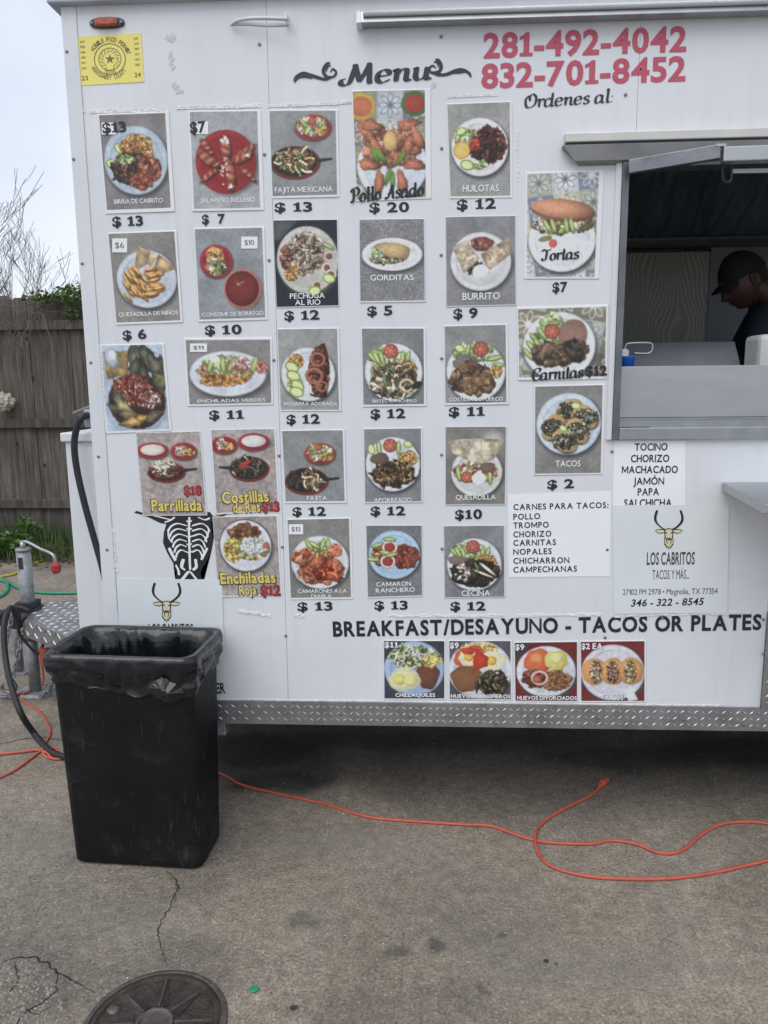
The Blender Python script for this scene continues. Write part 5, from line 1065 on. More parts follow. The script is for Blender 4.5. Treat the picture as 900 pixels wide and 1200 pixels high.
base = mixc(mixc(1.0, ramp(vo2.outputs['Distance'], [(.06, (1, 1, 1)), (.14, (0, 0, 0))]), ramp(vo2.outputs['Color'], [(.55, (0, 0, 0)), (.62, (1, 1, 1))]), 'MULTIPLY'), base, (.05, .045, .04))
dark = ramp(nzn(.9, 5, .55), [(.52, (0, 0, 0)), (.68, (.55, .55, .55))])
base = mixc(dark, base, (.085, .082, .080))
wob = N('ShaderNodeTexNoise'); wob.inputs['Scale'].default_value = 7; wob.inputs['Detail'].default_value = 5; L(tcn.outputs['Object'], wob.inputs['Vector'])
wv_ = N('ShaderNodeVectorMath'); wv_.operation = 'MULTIPLY_ADD'; L(wob.outputs['Color'], wv_.inputs[0]); wv_.inputs[1].default_value = (.16, .16, 0); L(tcn.outputs['Object'], wv_.inputs[2])
sb = N('ShaderNodeVectorMath'); sb.operation = 'SUBTRACT'; L(wv_.outputs[0], sb.inputs[0]); sb.inputs[1].default_value = (.08, .08, 0)
def stain_shade(x, y, rx, ry, k, col, soft=.5):
    """a soft-edged patch on the slab: spills, pale areas and painted trailer shade"""
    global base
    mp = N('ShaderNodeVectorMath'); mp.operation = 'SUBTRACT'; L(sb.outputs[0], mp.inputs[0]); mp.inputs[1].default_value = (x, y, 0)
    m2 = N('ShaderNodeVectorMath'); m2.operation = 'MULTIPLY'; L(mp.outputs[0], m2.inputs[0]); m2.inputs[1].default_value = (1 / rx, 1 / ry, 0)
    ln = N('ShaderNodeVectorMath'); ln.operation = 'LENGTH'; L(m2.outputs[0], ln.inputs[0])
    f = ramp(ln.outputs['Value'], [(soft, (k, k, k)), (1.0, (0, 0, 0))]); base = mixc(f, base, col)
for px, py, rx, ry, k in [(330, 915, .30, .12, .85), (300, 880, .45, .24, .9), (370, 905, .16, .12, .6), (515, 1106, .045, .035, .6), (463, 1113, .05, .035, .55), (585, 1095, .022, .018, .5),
                          (566, 1165, .03, .022, .5), (355, 1080, .06, .04, .45), (640, 1126, .012, .010, .9), (780, 1098, .008, .008, .9), (860, 880, .55, .2, .85), (720, 890, .45, .14, .6), (500, 868, .9, .12, .5), (210, 1140, .25, .20, .35), (20, 1150, .35, .2, .35), (500, 1185, .3, .1, .2)]:  # wet and oil spots; wide right-hand ones paint the shade under the trailer
    p = G(px, py); stain_shade(p.x, p.y, rx, ry, k, (.045, .043, .045))
for px, py, rx, ry, k in [(420, 985, .5, .12, .35), (150, 1080, .3, .12, .25), (60, 985, .2, .12, .3), (700, 1130, .5, .15, .2)]:
    p = G(px, py); stain_shade(p.x, p.y, rx, ry, k, (.26, .245, .215), .2)
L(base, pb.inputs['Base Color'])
L(ramp(nzn(3, 4), [(.3, (.55, .55, .55)), (.7, (.85, .85, .85))]), pb.inputs['Roughness']); pb.inputs['Specular IOR Level'].default_value = .35
bp = N('ShaderNodeBump'); bp.inputs['Strength'].default_value = .8; bp.inputs['Distance'].default_value = .008; L(nzn(75, 8, .75), bp.inputs['Height'])
bp2 = N('ShaderNodeBump'); bp2.inputs['Strength'].default_value = .25; bp2.inputs['Distance'].default_value = .02; L(nzn(7, 5), bp2.inputs['Height']); L(bp.outputs['Normal'], bp2.inputs['Normal']); L(bp2.outputs['Normal'], pb.inputs['Normal'])
b = MB(); b.add([(-150, -150, 0), (150, -150, 0), (150, 150, 0), (-150, 150, 0)], [(0, 1, 2, 3)]); tag(b.build('ground', M_gr), kind='structure')
M_soil = mat('leaf_litter_soil', (.075, .068, .045), .95, var=.5, scale=14, bump=.9, bscale=40)
# soil strip in front of and behind the fence
FY = 5.0
b = MB(); nx = 90; ny = 10
for j in range(ny + 1):
    for i in range(nx + 1):
        x = -12 + i * .2; y = FY - .95 + j * .30 + (.22 * mnoise.noise(Vector((x * 1.3, 0, 0))) if j == 0 else 0); b.v.append((x, y, -.01 if j == 0 else .014 + .035 * min(1, j / 3) + .03 * mnoise.noise(Vector((x * 2, y * 2, 1)))))
for j in range(ny):
    for i in range(nx): k = j * (nx + 1) + i; b.f.append((k, k + 1, k + nx + 2, k + nx + 1))
tag(b.build('soil_bed', M_soil, smooth=True), kind='structure')
b = MB(); b.add([(-150, FY + 2, .02), (150, FY + 2, .02), (150, 150, .02), (-150, 150, .02)], [(0, 1, 2, 3)]); tag(b.build('lawn', mat('lawn_green', (.06, .10, .03), .95, var=.4, scale=3)), kind='structure')

# cracks: thin sunk-looking seams of dark grit
M_crack = mat('crack_grit', (.022, .020, .018), .95, var=.5, scale=80)
def crack(pts, w0, seed, name='ground_crack'):
    r = random.Random(seed); P = [G(*p) for p in pts]; Q = []
    for a, c in zip(P[:-1], P[1:]):
        n = max(2, int((c - a).length / .010))
        for i in range(n): Q.append(a.lerp(c, i / n) + Vector((r.uniform(-1, 1), r.uniform(-1, 1), 0)) * .0045)
    Q.append(P[-1]); b = MB()
    for i, p in enumerate(Q):
        d = (Q[min(i + 1, len(Q) - 1)] - Q[max(i - 1, 0)]).normalized(); nrm = Vector((-d.y, d.x, 0)); ww = w0 * (.35 + r.random() * .9) * (.4 + .6 * math.sin(math.pi * min(1, (i + 2) / len(Q))))
        b.v += [tuple(p + nrm * ww + Vector((0, 0, .0012))), tuple(p + Vector((0, 0, .0022))), tuple(p - nrm * ww + Vector((0, 0, .0012)))]
    for i in range(len(Q) - 1): b.f += [(i * 3, i * 3 + 3, i * 3 + 4, i * 3 + 1), (i * 3 + 1, i * 3 + 4, i * 3 + 5, i * 3 + 2)]
    return tag(b.build(name, M_crack), kind='structure')
crack([(196, 1022), (206, 1030), (208, 1042), (200, 1062), (188, 1080), (185, 1096), (190, 1115), (196, 1134)], .0020, 1)
crack([(203, 1030), (209, 1040), (203, 1060)], .0014, 5)
crack([(2, 1128), (20, 1122), (40, 1122), (58, 1130), (68, 1142), (82, 1148), (98, 1158), (112, 1164)], .0030, 2)
crack([(68, 1142), (66, 1160), (50, 1175), (30, 1185), (20, 1200), (12, 1225)], .0020, 3); crack([(0, 872), (30, 866), (52, 864), (75, 868)], .0035, 4); crack([(30, 1184), (44, 1188), (60, 1180)], .0025, 8); crack([(18, 1128), (22, 1150), (10, 1165)], .002, 9)
# worn concrete patch with exposed stones, bottom left
M_stone = mat('exposed_stone', (.26, .235, .20), .85, var=.6, scale=60)
b = MB(); r = random.Random(11)
def pebble(b, x, y, z, s, r):
    a = r.random() * 6.28; k = len(b.v); sx, sy, sz_ = s * r.uniform(.8, 1.3), s * r.uniform(.6, 1), s * r.uniform(.3, .6)
    for i in range(5): t = a + i * 1.257 + r.uniform(-.2, .2); b.v.append((x + math.cos(t) * sx, y + math.sin(t) * sy, z))
    for i in range(5): t = a + i * 1.257; b.v.append((x + math.cos(t) * sx * .65, y + math.sin(t) * sy * .65, z + sz_))
    for i in range(5): b.f.append((k + i, k + (i + 1) % 5, k + 5 + (i + 1) % 5, k + 5 + i))
    b.f.append((k + 5, k + 6, k + 7, k + 8, k + 9))
for i in range(1300):
    px, py = r.uniform(-30, 75), r.uniform(1124, 1235)
    if ((px - 15) / 58) ** 2 + ((py - 1180) / 55) ** 2 > 1: continue
    p = G(px, py); pebble(b, p.x, p.y, 0, r.choice((.0018, .0022, .003, .0045)), r)
for i in range(60): p = G(r.uniform(80, 120), r.uniform(1145, 1172)); pebble(b, p.x, p.y, 0, r.choice((.0018, .003)), r)
tag(b.build('exposed_aggregate', M_stone), kind='stuff')
b = MB()
for i in range(9000):
    x, y = r.uniform(-3.2, 2.0), r.uniform(-1.1, 3.2); pebble(b, x, y, 0, r.choice((.0009, .0012, .0012, .0016, .0022, .003)), r)
tag(b.build('loose_grit', mat('loose_grit_stone', (.36, .33, .28), .85, var=.8, scale=37)), kind='stuff')
# bottle cap, bits of litter
p = G(298, 1160); bc = MB(); k = []
for r_, z_ in ((.011, .001), (.0115, .004), (.009, .0055), (.0, .0055)):
    for j in range(14): tt = 2 * math.pi * j / 14; rr = r_ * (1 + (.08 if j % 2 and z_ < .005 else 0)); bc.v.append((p.x + rr * math.cos(tt), p.y + rr * math.sin(tt), z_))
for i in range(3):
    for j in range(14): bc.f.append((i * 14 + j, i * 14 + (j + 1) % 14, (i + 1) * 14 + (j + 1) % 14, (i + 1) * 14 + j))
tag(bc.build('bottle_cap', mat('green_plastic', (.02, .25, .12), .4)), 'small green bottle cap lying on the concrete right of the manhole cover', 'bottle cap')
for (px, py), s, lab in [((344, 1182), .011, 'dark curled dead leaf on the concrete near the bottom edge'), ((640, 1127), .010, 'dark pebble alone on the open concrete right of centre')]:
    p = G(px, py); q = MB(); rr = random.Random(px)
    for i in range(7): tt = i * .9; q.v.append((p.x + math.cos(tt) * s * rr.uniform(.7, 1.2), p.y + math.sin(tt) * s * rr.uniform(.5, 1), .001 + .003 * rr.random()))
    q.v.append((p.x, p.y, .007)); q.f = [(i, (i + 1) % 7, 7) for i in range(7)]
    tag(q.build('dead_leaf' if px == 344 else 'pebble', mat('litter_brown', (.035, .028, .022), .8)), lab, 'leaf' if px == 344 else 'pebble')

# ------------------------------------------------------------ manhole cover
mc = (G(103, 1190) + G(271, 1185)) / 2; mc = Vector((-.69, -.929, 0)); MR = .172
mh = thing('manhole_cover', 'round rusty cast iron manhole cover with star spokes set in concrete', 'manhole cover', mc)
M_iron = mat('rusty_cast_iron', (.052, .041, .034), .55, .3, var=.5, scale=22, bump=.5, bscale=120)
M_iron2 = mat('worn_iron_edge', (.12, .105, .095), .45, .5, var=.4, scale=30, bump=.3)
def lathe(prof, n, cx, cy, z=0):
    b = MB(); prof = [(r_ * .94, h) for r_, h in prof]
    for r_, h in prof:
        for j in range(n): t_ = 2 * math.pi * j / n; b.v.append((cx + r_ * math.cos(t_), cy + r_ * math.sin(t_), z + h))
    for i in range(len(prof) - 1):
        for j in range(n): b.f.append((i * n + j, i * n + (j + 1) % n, (i + 1) * n + (j + 1) % n, (i + 1) * n + j))
    return b
lathe([(.196, .0005), (.192, .006), (.183, .008), (.178, .007), (.176, .001)], 96, mc.x, mc.y).build('frame_ring', M_iron2, mh)
b = lathe([(.174, .001), (.173, .0075), (.166, .009), (.160, .008), (.157, .0035), (.01, .0035)], 96, mc.x, mc.y); b.f.append(tuple(5 * 96 + j for j in range(96))); b.build('cover_plate', M_iron, mh)
b = lathe([(.052, .0036), (.050, .0105), (.045, .0115), (.041, .0100), (.038, .005), (.002, .005)], 48, mc.x, mc.y); b.f.append(tuple(5 * 48 + j for j in range(48))); b.build('hub_ring', M_iron2, mh)
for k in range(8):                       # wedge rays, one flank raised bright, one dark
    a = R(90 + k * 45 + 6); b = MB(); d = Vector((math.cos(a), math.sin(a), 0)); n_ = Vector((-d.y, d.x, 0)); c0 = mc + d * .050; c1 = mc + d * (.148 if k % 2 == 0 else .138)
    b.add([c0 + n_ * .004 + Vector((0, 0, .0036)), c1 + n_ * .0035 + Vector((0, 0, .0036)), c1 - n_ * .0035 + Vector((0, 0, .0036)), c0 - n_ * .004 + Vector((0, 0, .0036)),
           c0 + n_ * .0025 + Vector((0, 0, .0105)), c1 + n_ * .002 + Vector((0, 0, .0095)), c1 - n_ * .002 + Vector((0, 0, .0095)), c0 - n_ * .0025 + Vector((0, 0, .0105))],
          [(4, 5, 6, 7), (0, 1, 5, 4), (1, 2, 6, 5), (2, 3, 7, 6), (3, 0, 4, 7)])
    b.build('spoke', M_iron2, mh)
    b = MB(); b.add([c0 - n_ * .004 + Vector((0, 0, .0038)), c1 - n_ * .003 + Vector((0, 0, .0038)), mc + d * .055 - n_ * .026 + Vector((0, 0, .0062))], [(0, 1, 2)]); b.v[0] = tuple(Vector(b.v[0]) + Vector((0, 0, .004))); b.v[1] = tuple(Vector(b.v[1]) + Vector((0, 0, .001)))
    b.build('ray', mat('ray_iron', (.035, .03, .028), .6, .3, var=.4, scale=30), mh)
b = lathe([(.018, .0036), (.016, .009), (.008, .011), (.0, .011)], 20, mc.x - .122, mc.y + .04); b.build('lift_boss', M_iron2, mh, True)
b = lathe([(.012, .0036), (.011, .008), (.0, .0085)], 16, mc.x + .085, mc.y - .05); b.build('lift_boss', M_iron2, mh, True)

# ------------------------------------------------------------ orange extension cord
def on_ground(pts, r_=.0055, n=9, z=None):
    return spline([G(x, y, r_ + (0 if len(q) == 0 else q[0])) for x, y, *q in pts], n)
cd = thing('extension_cord', 'orange extension cord running from behind the bin and looping across the ground on the right', 'extension cord', G(560, 968))
b = MB(); P = on_ground([(200, 893), (255, 905), (285, 920), (330, 931), (380, 942), (430, 957), (480, 962), (540, 966), (575, 968), (610, 980), (640, 987), (690, 989), (715, 985), (745, 989), (775, 1000), (800, 996), (822, 978), (845, 966), (875, 963), (902, 966), (960, 985)], .0055); b.tube(P, .0055, 8); b.build('cord', M_orange, cd, True)
cd2 = thing('extension_cord', 'orange cord tail looping back to the plug lying under the trailer edge', 'extension cord', G(640, 960))
b = MB(); P = on_ground([(705, 920), (690, 933), (660, 948), (636, 964), (627, 982), (632, 1002), (650, 1017), (690, 1027), (740, 1030), (790, 1029), (840, 1022), (902, 1008), (960, 996)], .0055)
P = [p + Vector((0, 0, .011 * math.exp(-((i - 36) / 5) ** 2))) for i, p in enumerate(P)]; b.tube(P, .0055, 8); b.build('cord', M_orange, cd2, True)
b = MB(); a = G(703, 921, .012); c = G(710, 914, .014); b.tube([a, a.lerp(c, .3), a.lerp(c, .35), c], [.008, .011, .015, .014], 10); b.build('plug', M_orange, cd2)
b = MB(); e = c + (c - a).normalized() * .018; sdv = (c - a).cross(Vector((0, 0, 1))).normalized() * .006; b.bar(c + sdv, e + sdv, .003, .006); b.bar(c - sdv, e - sdv, .003, .006); b.build('prongs', M_steel, cd2)
cd3 = thing('extension_cord', 'orange cord knotted on the ground left of the black bin', 'extension cord', G(50, 882))
b = MB(); b.tube(on_ground([(10, 808), (25, 820), (45, 833), (57, 850), (58, 862), (50, 876), (52, 885), (60, 888), (68, 882), (62, 876), (50, 879), (35, 890), (15, 904), (-8, 914), (-40, 922)]), .0055, 8)
b.tube(on_ground([(-40, 885), (-5, 884), (25, 881), (45, 879), (56, 883), (62, 889), (80, 889), (110, 891), (180, 893), (202, 893)], .0075), .0055, 8); b.build('cord', M_orange, cd3, True)
# green and yellow hoses by the fence
hz = thing('green_hose', 'green garden hose lying across the concrete behind the trailer tongue', 'garden hose', G(40, 692))
b = MB(); b.tube(on_ground([(-60, 700), (-12, 702), (6, 695), (9, 685), (2, 678), (-10, 676)], .013), .012, 8); b.tube(on_ground([(-40, 672), (5, 681), (20, 688), (45, 694), (75, 695), (100, 694), (160, 690), (230, 688)], .013), .012, 8); b.build('hose', M_green, hz, True)
yz = thing('yellow_hose', 'yellow hose curling at the foot of the weeds by the fence', 'garden hose', G(10, 672))
b = MB(); b.tube(on_ground([(-60, 680), (-10, 677), (5, 675), (18, 672), (30, 664), (50, 657)], .012), .010, 8); b.build('hose', mat('yellow_hose_rubber', (.55, .38, .03), .5), yz, True)

# ------------------------------------------------------------ black bin with bag liner
bin_ = thing('trash_bin', 'tall black scuffed rectangular trash bin lined with a shiny black bag', 'trash bin', (-.96, -.19, 0))
HB = .755
def rrect(cx, cy, hx, hy, rad, ang, z, n=6):
    out = []
    for qx, qy, a0 in ((1, 1, 0), (-1, 1, 90), (-1, -1, 180), (1, -1, 270)):
        for i in range(n + 1):
            a = R(a0 + 90 * i / n); x = qx * (hx - rad) + rad * math.cos(a); y = qy * (hy - rad) + rad * math.sin(a)
            out.append((cx + x * math.cos(ang) - y * math.sin(ang), cy + x * math.sin(ang) + y * math.cos(ang), z))
    return out
BA = R(-3.2); bx, by = -.970, -.184
def skin(b, rings, cap0=False, cap1=False):
    n = len(rings[0]); k = len(b.v)
    for r_ in rings: b.v += [tuple(p) for p in r_]
    for i in range(len(rings) - 1):
        for j in range(n): b.f.append((k + i * n + j, k + i * n + (j + 1) % n, k + (i + 1) * n + (j + 1) % n, k + (i + 1) * n + j))
    if cap0: b.f.append(tuple(k + j for j in range(n))[::-1])
    if cap1: b.f.append(tuple(k + (len(rings) - 1) * n + j for j in range(n)))
M_bin = bpy.data.materials.new('scuffed_black_plastic'); t, pb = nodes(M_bin); N = t.nodes.new; L = t.links.new; tcn = N('ShaderNodeTexCoord')
base = ramp(nzn(5, 7, .65), [(.3, (.005, .005, .006)), (.7, (.012, .012, .014))])
mpn = N('ShaderNodeMapping'); mpn.inputs['Scale'].default_value = (95, 95, 14); mpn.inputs['Rotation'].default_value = (.2, .3, .1); L(tcn.outputs['Object'], mpn.inputs['Vector'])
mpn2 = N('ShaderNodeMapping'); mpn2.inputs['Scale'].default_value = (16, 16, 120); mpn2.inputs['Rotation'].default_value = (.3, .5, .2); L(tcn.outputs['Object'], mpn2.inputs['Vector'])
base = mixc(mixc(1, ramp(nzn(1, 3, .5, mpn.outputs[0]), [(.60, (0, 0, 0)), (.75, (.35, .35, .35))]), ramp(nzn(3.4, 3), [(.42, (0, 0, 0)), (.62, (1, 1, 1))]), 'MULTIPLY'), base, (.16, .15, .14))
base = mixc(mixc(1, ramp(nzn(1, 3, .5, mpn2.outputs[0]), [(.64, (0, 0, 0)), (.74, (.35, .35, .35))]), ramp(nzn(4.1, 3), [(.52, (0, 0, 0)), (.7, (1, 1, 1))]), 'MULTIPLY'), base, (.14, .13, .12))
base = mixc(ramp(nzn(8, 8, .7), [(.55, (0, 0, 0)), (.85, (.45, .45, .45))]), base, (.085, .078, .07))
L(base, pb.inputs['Base Color']); L(ramp(nzn(9, 5), [(.3, (.42, .42, .42)), (.7, (.62, .62, .62))]), pb.inputs['Roughness']); pb.inputs['Specular IOR Level'].default_value = .22
bpn = N('ShaderNodeBump'); bpn.inputs['Strength'].default_value = .3; bpn.inputs['Distance'].default_value = .004; L(nzn(30, 6), bpn.inputs['Height']); L(bpn.outputs['Normal'], pb.inputs['Normal'])
b = MB(); rings = []
def dims(z):                              # taper: narrow foot, wide mouth
    f = z / HB; return .225 + .012 * f, .110 + .032 * f
for z in (0, .004, .012, .03, .1, .25, .4, .55, .66, HB - .05, HB - .05, HB - .008, HB, HB, HB - .02, .60, .4, .2, .05):
    i = len(rings); hx, hy = dims(z); rad = .035; zz = z
    if i == 0: hx -= .014; hy -= .014
    if i == 1: hx -= .006; hy -= .006
    if i in (10, 11, 12): hx += .012; hy += .012
    if i >= 13: hx -= .006; hy -= .006
    rings.append(rrect(bx, by, hx, hy, rad if i < 13 else .03, BA, zz))
skin(b, rings, True, True); o = b.build('bin_body', M_bin, bin_, True)
# bag: inner lining, over the rim, gathered skirt outside
M_bag = mat('black_bag_film', (.007, .008, .010), .22, 0, var=.3, scale=9, bump=.45, bscale=13, spec=.6, stretch=(1, 1, 1.2))
b = MB(); rings = []; NS = 40
def ring2(hx, hy, z, amp, seed, fq=9, sag=None, zf=1.0):
    base_ = rrect(0, 0, hx, hy, .045, 0, 0, 12); per = []
    # resample evenly
    P = [Vector(p) for p in base_]; P.append(P[0]); Ls = [0]
    for a, c in zip(P[:-1], P[1:]): Ls.append(Ls[-1] + (c - a).length)
    n = 220; out = []; k = 0
    for i in range(n):
        s = Ls[-1] * i / n
        while Ls[k + 1] < s: k += 1
        p = P[k].lerp(P[k + 1], (s - Ls[k]) / max(1e-6, Ls[k + 1] - Ls[k])); nr = Vector((p.x / hx, p.y / hy, 0)).normalized()
        th = i / n * 2 * math.pi; cs = Vector((math.cos(th), math.sin(th), 0))
        nn = mnoise.noise(Vector((cs.x * fq * .5, cs.y * fq * .5, z * 30 * zf + seed))) + .6 * mnoise.noise(Vector((cs.x * fq * 1.5, cs.y * fq * 1.5, z * 55 * zf + seed * 2)))
        nn += .8 * mnoise.noise(Vector((i * .16 + z * 26 * zf, z * 30 * zf - i * .05, seed))); nn += 1.3 * (.35 - abs(mnoise.noise(Vector((i * .035 + seed * 3 * (zf < 1), z * 52 * zf + math.sin(i * .05) * 1.2, 7))) * 2.2)) if zf == 1 else 0; p = p + nr * amp * (nn + .15); dz = sag(th) if sag else 0
        out.append((bx + p.x * math.cos(BA) - p.y * math.sin(BA), by + p.x * math.sin(BA) + p.y * math.cos(BA), z + dz))
    return out
hx, hy = dims(HB)
lo = lambda th: -.012 * (1 + math.sin(th * 3 + 1)) - .016 * abs(mnoise.noise(Vector((math.cos(th) * 3, math.sin(th) * 3, 4)))) - .040 * math.exp(-((th - 5.35) / .28) ** 2) - .012 * math.exp(-((th - 4.7) / .5) ** 2)
for k in range(7): zz = HB - .58 + k * .09; h1, h2 = dims(zz); rings.append(ring2(h1 - .026, h2 - .026, zz, .012, 1.0, 9, None, .06))
rings = rings[:1] + rings[1:]
rings.append(ring2(hx - .012, hy - .012, HB - .015, .006, 2.3, 9)); rings.append(ring2(hx - .004, hy - .004, HB + .002, .002, 2.6)); rings.append(ring2(hx + .009, hy + .009, HB + .004, .001, 2.7))
rings.append(ring2(hx + .0165, hy + .0165, HB + .0035, .001, 2.8)); rings.append(ring2(hx + .019, hy + .019, HB - .014, .003, 2.9))
for k, (dz, am, ex) in enumerate([(-.022, .005, .018), (-.030, .007, .017), (-.038, .008, .016), (-.046, .009, .014), (-.055, .010, .011), (-.064, .010, .008), (-.074, .010, .005), (-.084, .009, .003), (-.090, .004, .001)]):
    f = (k + 1) / 9; rings.append(ring2(hx + ex, hy + ex, HB + dz, am, 3.0, 11, lambda th, f=f: lo(th) * f))
skin(b, rings); b.build('bag_liner', M_bag, bin_, True)
b = MB(); b.v += [tuple(p) for p in rings[0]]; b.f.append(tuple(range(220))); b.build('bag_bottom', M_bag, bin_)
# twisted tuft of spare film at the front right corner
b = MB(); r = random.Random(4); c = Vector((bx + .150, by - hy - .022, HB - .095))
for k in range(3):
    n = 12; cc = c + Vector((k * .012 - .01, -.004 * k, -.006 * k)); k0 = len(b.v)
    for i in range(n): t_ = 2 * math.pi * i / n; rr = .042 * (1 + .35 * mnoise.noise(Vector((math.cos(t_) * 2, math.sin(t_) * 2, k * 3.0)))); b.v.append(tuple(cc + Vector((math.cos(t_) * rr * 1.1, .012 - .010 * abs(math.sin(t_ * 2.5 + k)), math.sin(t_) * rr * .8))))
    b.v.append(tuple(cc + Vector((0, -.016, .004)))); b.f += [(k0 + i, k0 + (i + 1) % n, k0 + n) for i in range(n)]
b.build('bag_tuft', M_bag, bin_)

# ------------------------------------------------------------ wooden fence
fence = thing('wooden_fence', 'tall weathered grey wooden picket fence behind the trailer tongue', 'fence', (-4, FY, 0))
M_pk = bpy.data.materials.new('weathered_cedar'); t, pb = nodes(M_pk); N = t.nodes.new; L = t.links.new; tcn = N('ShaderNodeTexCoord')
oi = N('ShaderNodeObjectInfo'); mpn = N('ShaderNodeMapping'); mpn.inputs['Scale'].default_value = (14, 14, .9); ad = N('ShaderNodeVectorMath'); ad.operation = 'ADD'
cmb = N('ShaderNodeCombineXYZ'); mu = N('ShaderNodeMath'); mu.operation = 'MULTIPLY'; mu.inputs[1].default_value = 37; L(oi.outputs['Random'], mu.inputs[0]); L(mu.outputs[0], cmb.inputs['X']); L(mu.outputs[0], cmb.inputs['Z'])
L(tcn.outputs['Object'], ad.inputs[0]); L(cmb.outputs[0], ad.inputs[1]); L(ad.outputs[0], mpn.inputs['Vector'])
base = ramp(nzn(2.2, 7, .65, mpn.outputs[0]), [(.3, (.050, .044, .038)), (.5, (.115, .102, .088)), (.72, (.205, .185, .160))])
base = mixc(1.0, base, ramp(oi.outputs['Random'], [(0, (.72, .72, .74)), (1, (1.15, 1.12, 1.08))]), 'MULTIPLY')
base = mixc(.55, base, ramp(nzn(1.4, 4, .6), [(.3, (.6, .62, .62)), (.7, (1.15, 1.12, 1.08))]), 'MULTIPLY')
L(base, pb.inputs['Base Color']); pb.inputs['Roughness'].default_value = .9
bpn = N('ShaderNodeBump'); bpn.inputs['Strength'].default_value = .7; bpn.inputs['Distance'].default_value = .008; L(nzn(5, 6, .7, mpn.outputs[0]), bpn.inputs['Height']); L(bpn.outputs['Normal'], pb.inputs['Normal'])
r = random.Random(3); x = -8.6
while x < -1.6:
    wd = r.uniform(.128, .146); zt = 2.47 + r.uniform(-.025, .025); dy = r.uniform(-.006, .006); ln = r.uniform(-.001, .001)
    b = MB(); n = 8; xs = [x, x + .028, x + wd - .028, x + wd]; 
    b.hexa([(x, FY + dy, .03), (x + wd, FY + dy, .03), (x + wd, FY + dy + .017, .03), (x, FY + dy + .017, .03)], [(x + ln, FY + dy, zt - .04), (x + wd + ln, FY + dy, zt - .04), (x + wd + ln, FY + dy + .017, zt - .04), (x + ln, FY + dy + .017, zt - .04)])
    b.hexa([(x + ln, FY + dy, zt - .0395), (x + wd + ln, FY + dy, zt - .0395), (x + wd + ln, FY + dy + .017, zt - .0395), (x + ln, FY + dy + .017, zt - .0395)], [(x + .03 + ln, FY + dy, zt), (x + wd - .03 + ln, FY + dy, zt), (x + wd - .03 + ln, FY + dy + .017, zt), (x + .03 + ln, FY + dy + .017, zt)])
    b.build('picket', M_pk, fence); x += wd + r.uniform(.0025, .005)
for z in (2.20, 1.24, .42):
    for x0, x1 in ((-8.6, -4.95), (-4.94, -1.6)):
        b = MB(); b.box(x0, x1, FY - .048, FY - .008, z - .045, z + .045); b.build('rail', M_pk, fence, bevel=.004)
for x in (-7.4, -4.95, -2.5): b = MB(); b.box(x - .045, x + .045, FY + .025, FY + .115, .02, 2.35); b.build('post', M_pk, fence)
# knot holes
b = MB()
for px, py in ((38, 443), (31, 397), (52, 545), (20, 520)):
    p = Y(px, py, FY - .009); k0 = len(b.v)
    for j in range(10): t_ = j * .628; b.v.append((p.x + .012 * math.cos(t_), FY - .0075, p.z + .019 * math.sin(t_)))
    b.f.append(tuple(k0 + j for j in range(10)))
b.build('knots', M_crack, fence)
# pale foam-like lump on the fence
p = Y(6, 472, FY - .10); b = MB(); r = random.Random(2)
bm = bmesh.new(); bmesh.ops.create_icosphere(bm, subdivisions=4, radius=.075)
for v in bm.verts:
    n = v.co.normalized(); k = 1 + .45 * mnoise.noise(n * 2.3) + .35 * mnoise.noise(n * 6) + .2 * mnoise.noise(n * 13); v.co = Vector((n.x * .085 * k, n.y * .06 * k, n.z * .085 * k)) + p
vs = [tuple(v.co) for v in bm.verts]; fs = [tuple(v.index for v in f.verts) for f in bm.faces]; bm.free()
tag(mesh('foam_lump', vs, fs, mat('pale_foam', (.42, .40, .33), .9, var=.3, scale=30, bump=.5), None, True, p), 'crumpled pale cream lump stuck on the grey fence at the left edge', 'foam lump')

# ------------------------------------------------------------ plants
def leafs(b, p, d, ln, wd, r):
    d = d.normalized(); s = d.cross(Vector((r.uniform(-1, 1), r.uniform(-1, 1), r.uniform(-.3, 1)))).normalized(); m = p + d * ln * .5 + Vector((0, 0, ln * .12))
    b.add([p, m + s * wd / 2, p + d * ln, m - s * wd / 2], [(0, 1, 2), (0, 2, 3)])
M_leaf = mat('weed_leaf', (.085, .17, .03), .6, var=.45, scale=9); M_leafd = mat('grass_leaf', (.055, .10, .022), .7, var=.5, scale=7); M_vine = mat('vine_leaf', (.085, .13, .035), .6, var=.6, scale=8)
M_twig = mat('twig_grey', (.12, .105, .09), .9, var=.3); M_bark = mat('bark_grey', (.20, .19, .185), .9, var=.3)
def weed(px, py, h, n, lab, seed):
    r = random.Random(seed); p = G(px, py, .03); t_ = thing('weed_plant', lab, 'weed', p, 'leafy weeds at the foot of the fence')
    st = MB(); lf = MB()
    for k in range(n):
        a = r.uniform(0, 6.28); e = r.uniform(.5, 1.3); hh = h * r.uniform(.5, 1); d = Vector((math.cos(a) * math.cos(e), math.sin(a) * math.cos(e), math.sin(e))); pts = [p + d * hh * q + Vector((0, 0, -.15 * hh * q * q)) for q in (0, .35, .7, 1)]
        st.tube(pts, [.004, .003, .0025, .0015], 5)
        for q in range(14): s = r.uniform(.25, 1); c = p + d * hh * s + Vector((0, 0, -.15 * hh * s * s)); a2 = r.uniform(0, 6.28); leafs(lf, c, Vector((math.cos(a2), math.sin(a2), r.uniform(-.1, .5))), r.uniform(.05, .10) * (1.2 - .4 * s), r.uniform(.025, .045), r)
    st.build('stem', M_leafd, t_); tag(lf.build('leaves', M_leaf, t_), kind='stuff')
weed(8, 652, .42, 16, 'broad leafy green weed at the fence foot, left edge of the view', 1); weed(25, 640, .36, 12, 'small leafy weed beside the big one at the fence foot', 2)
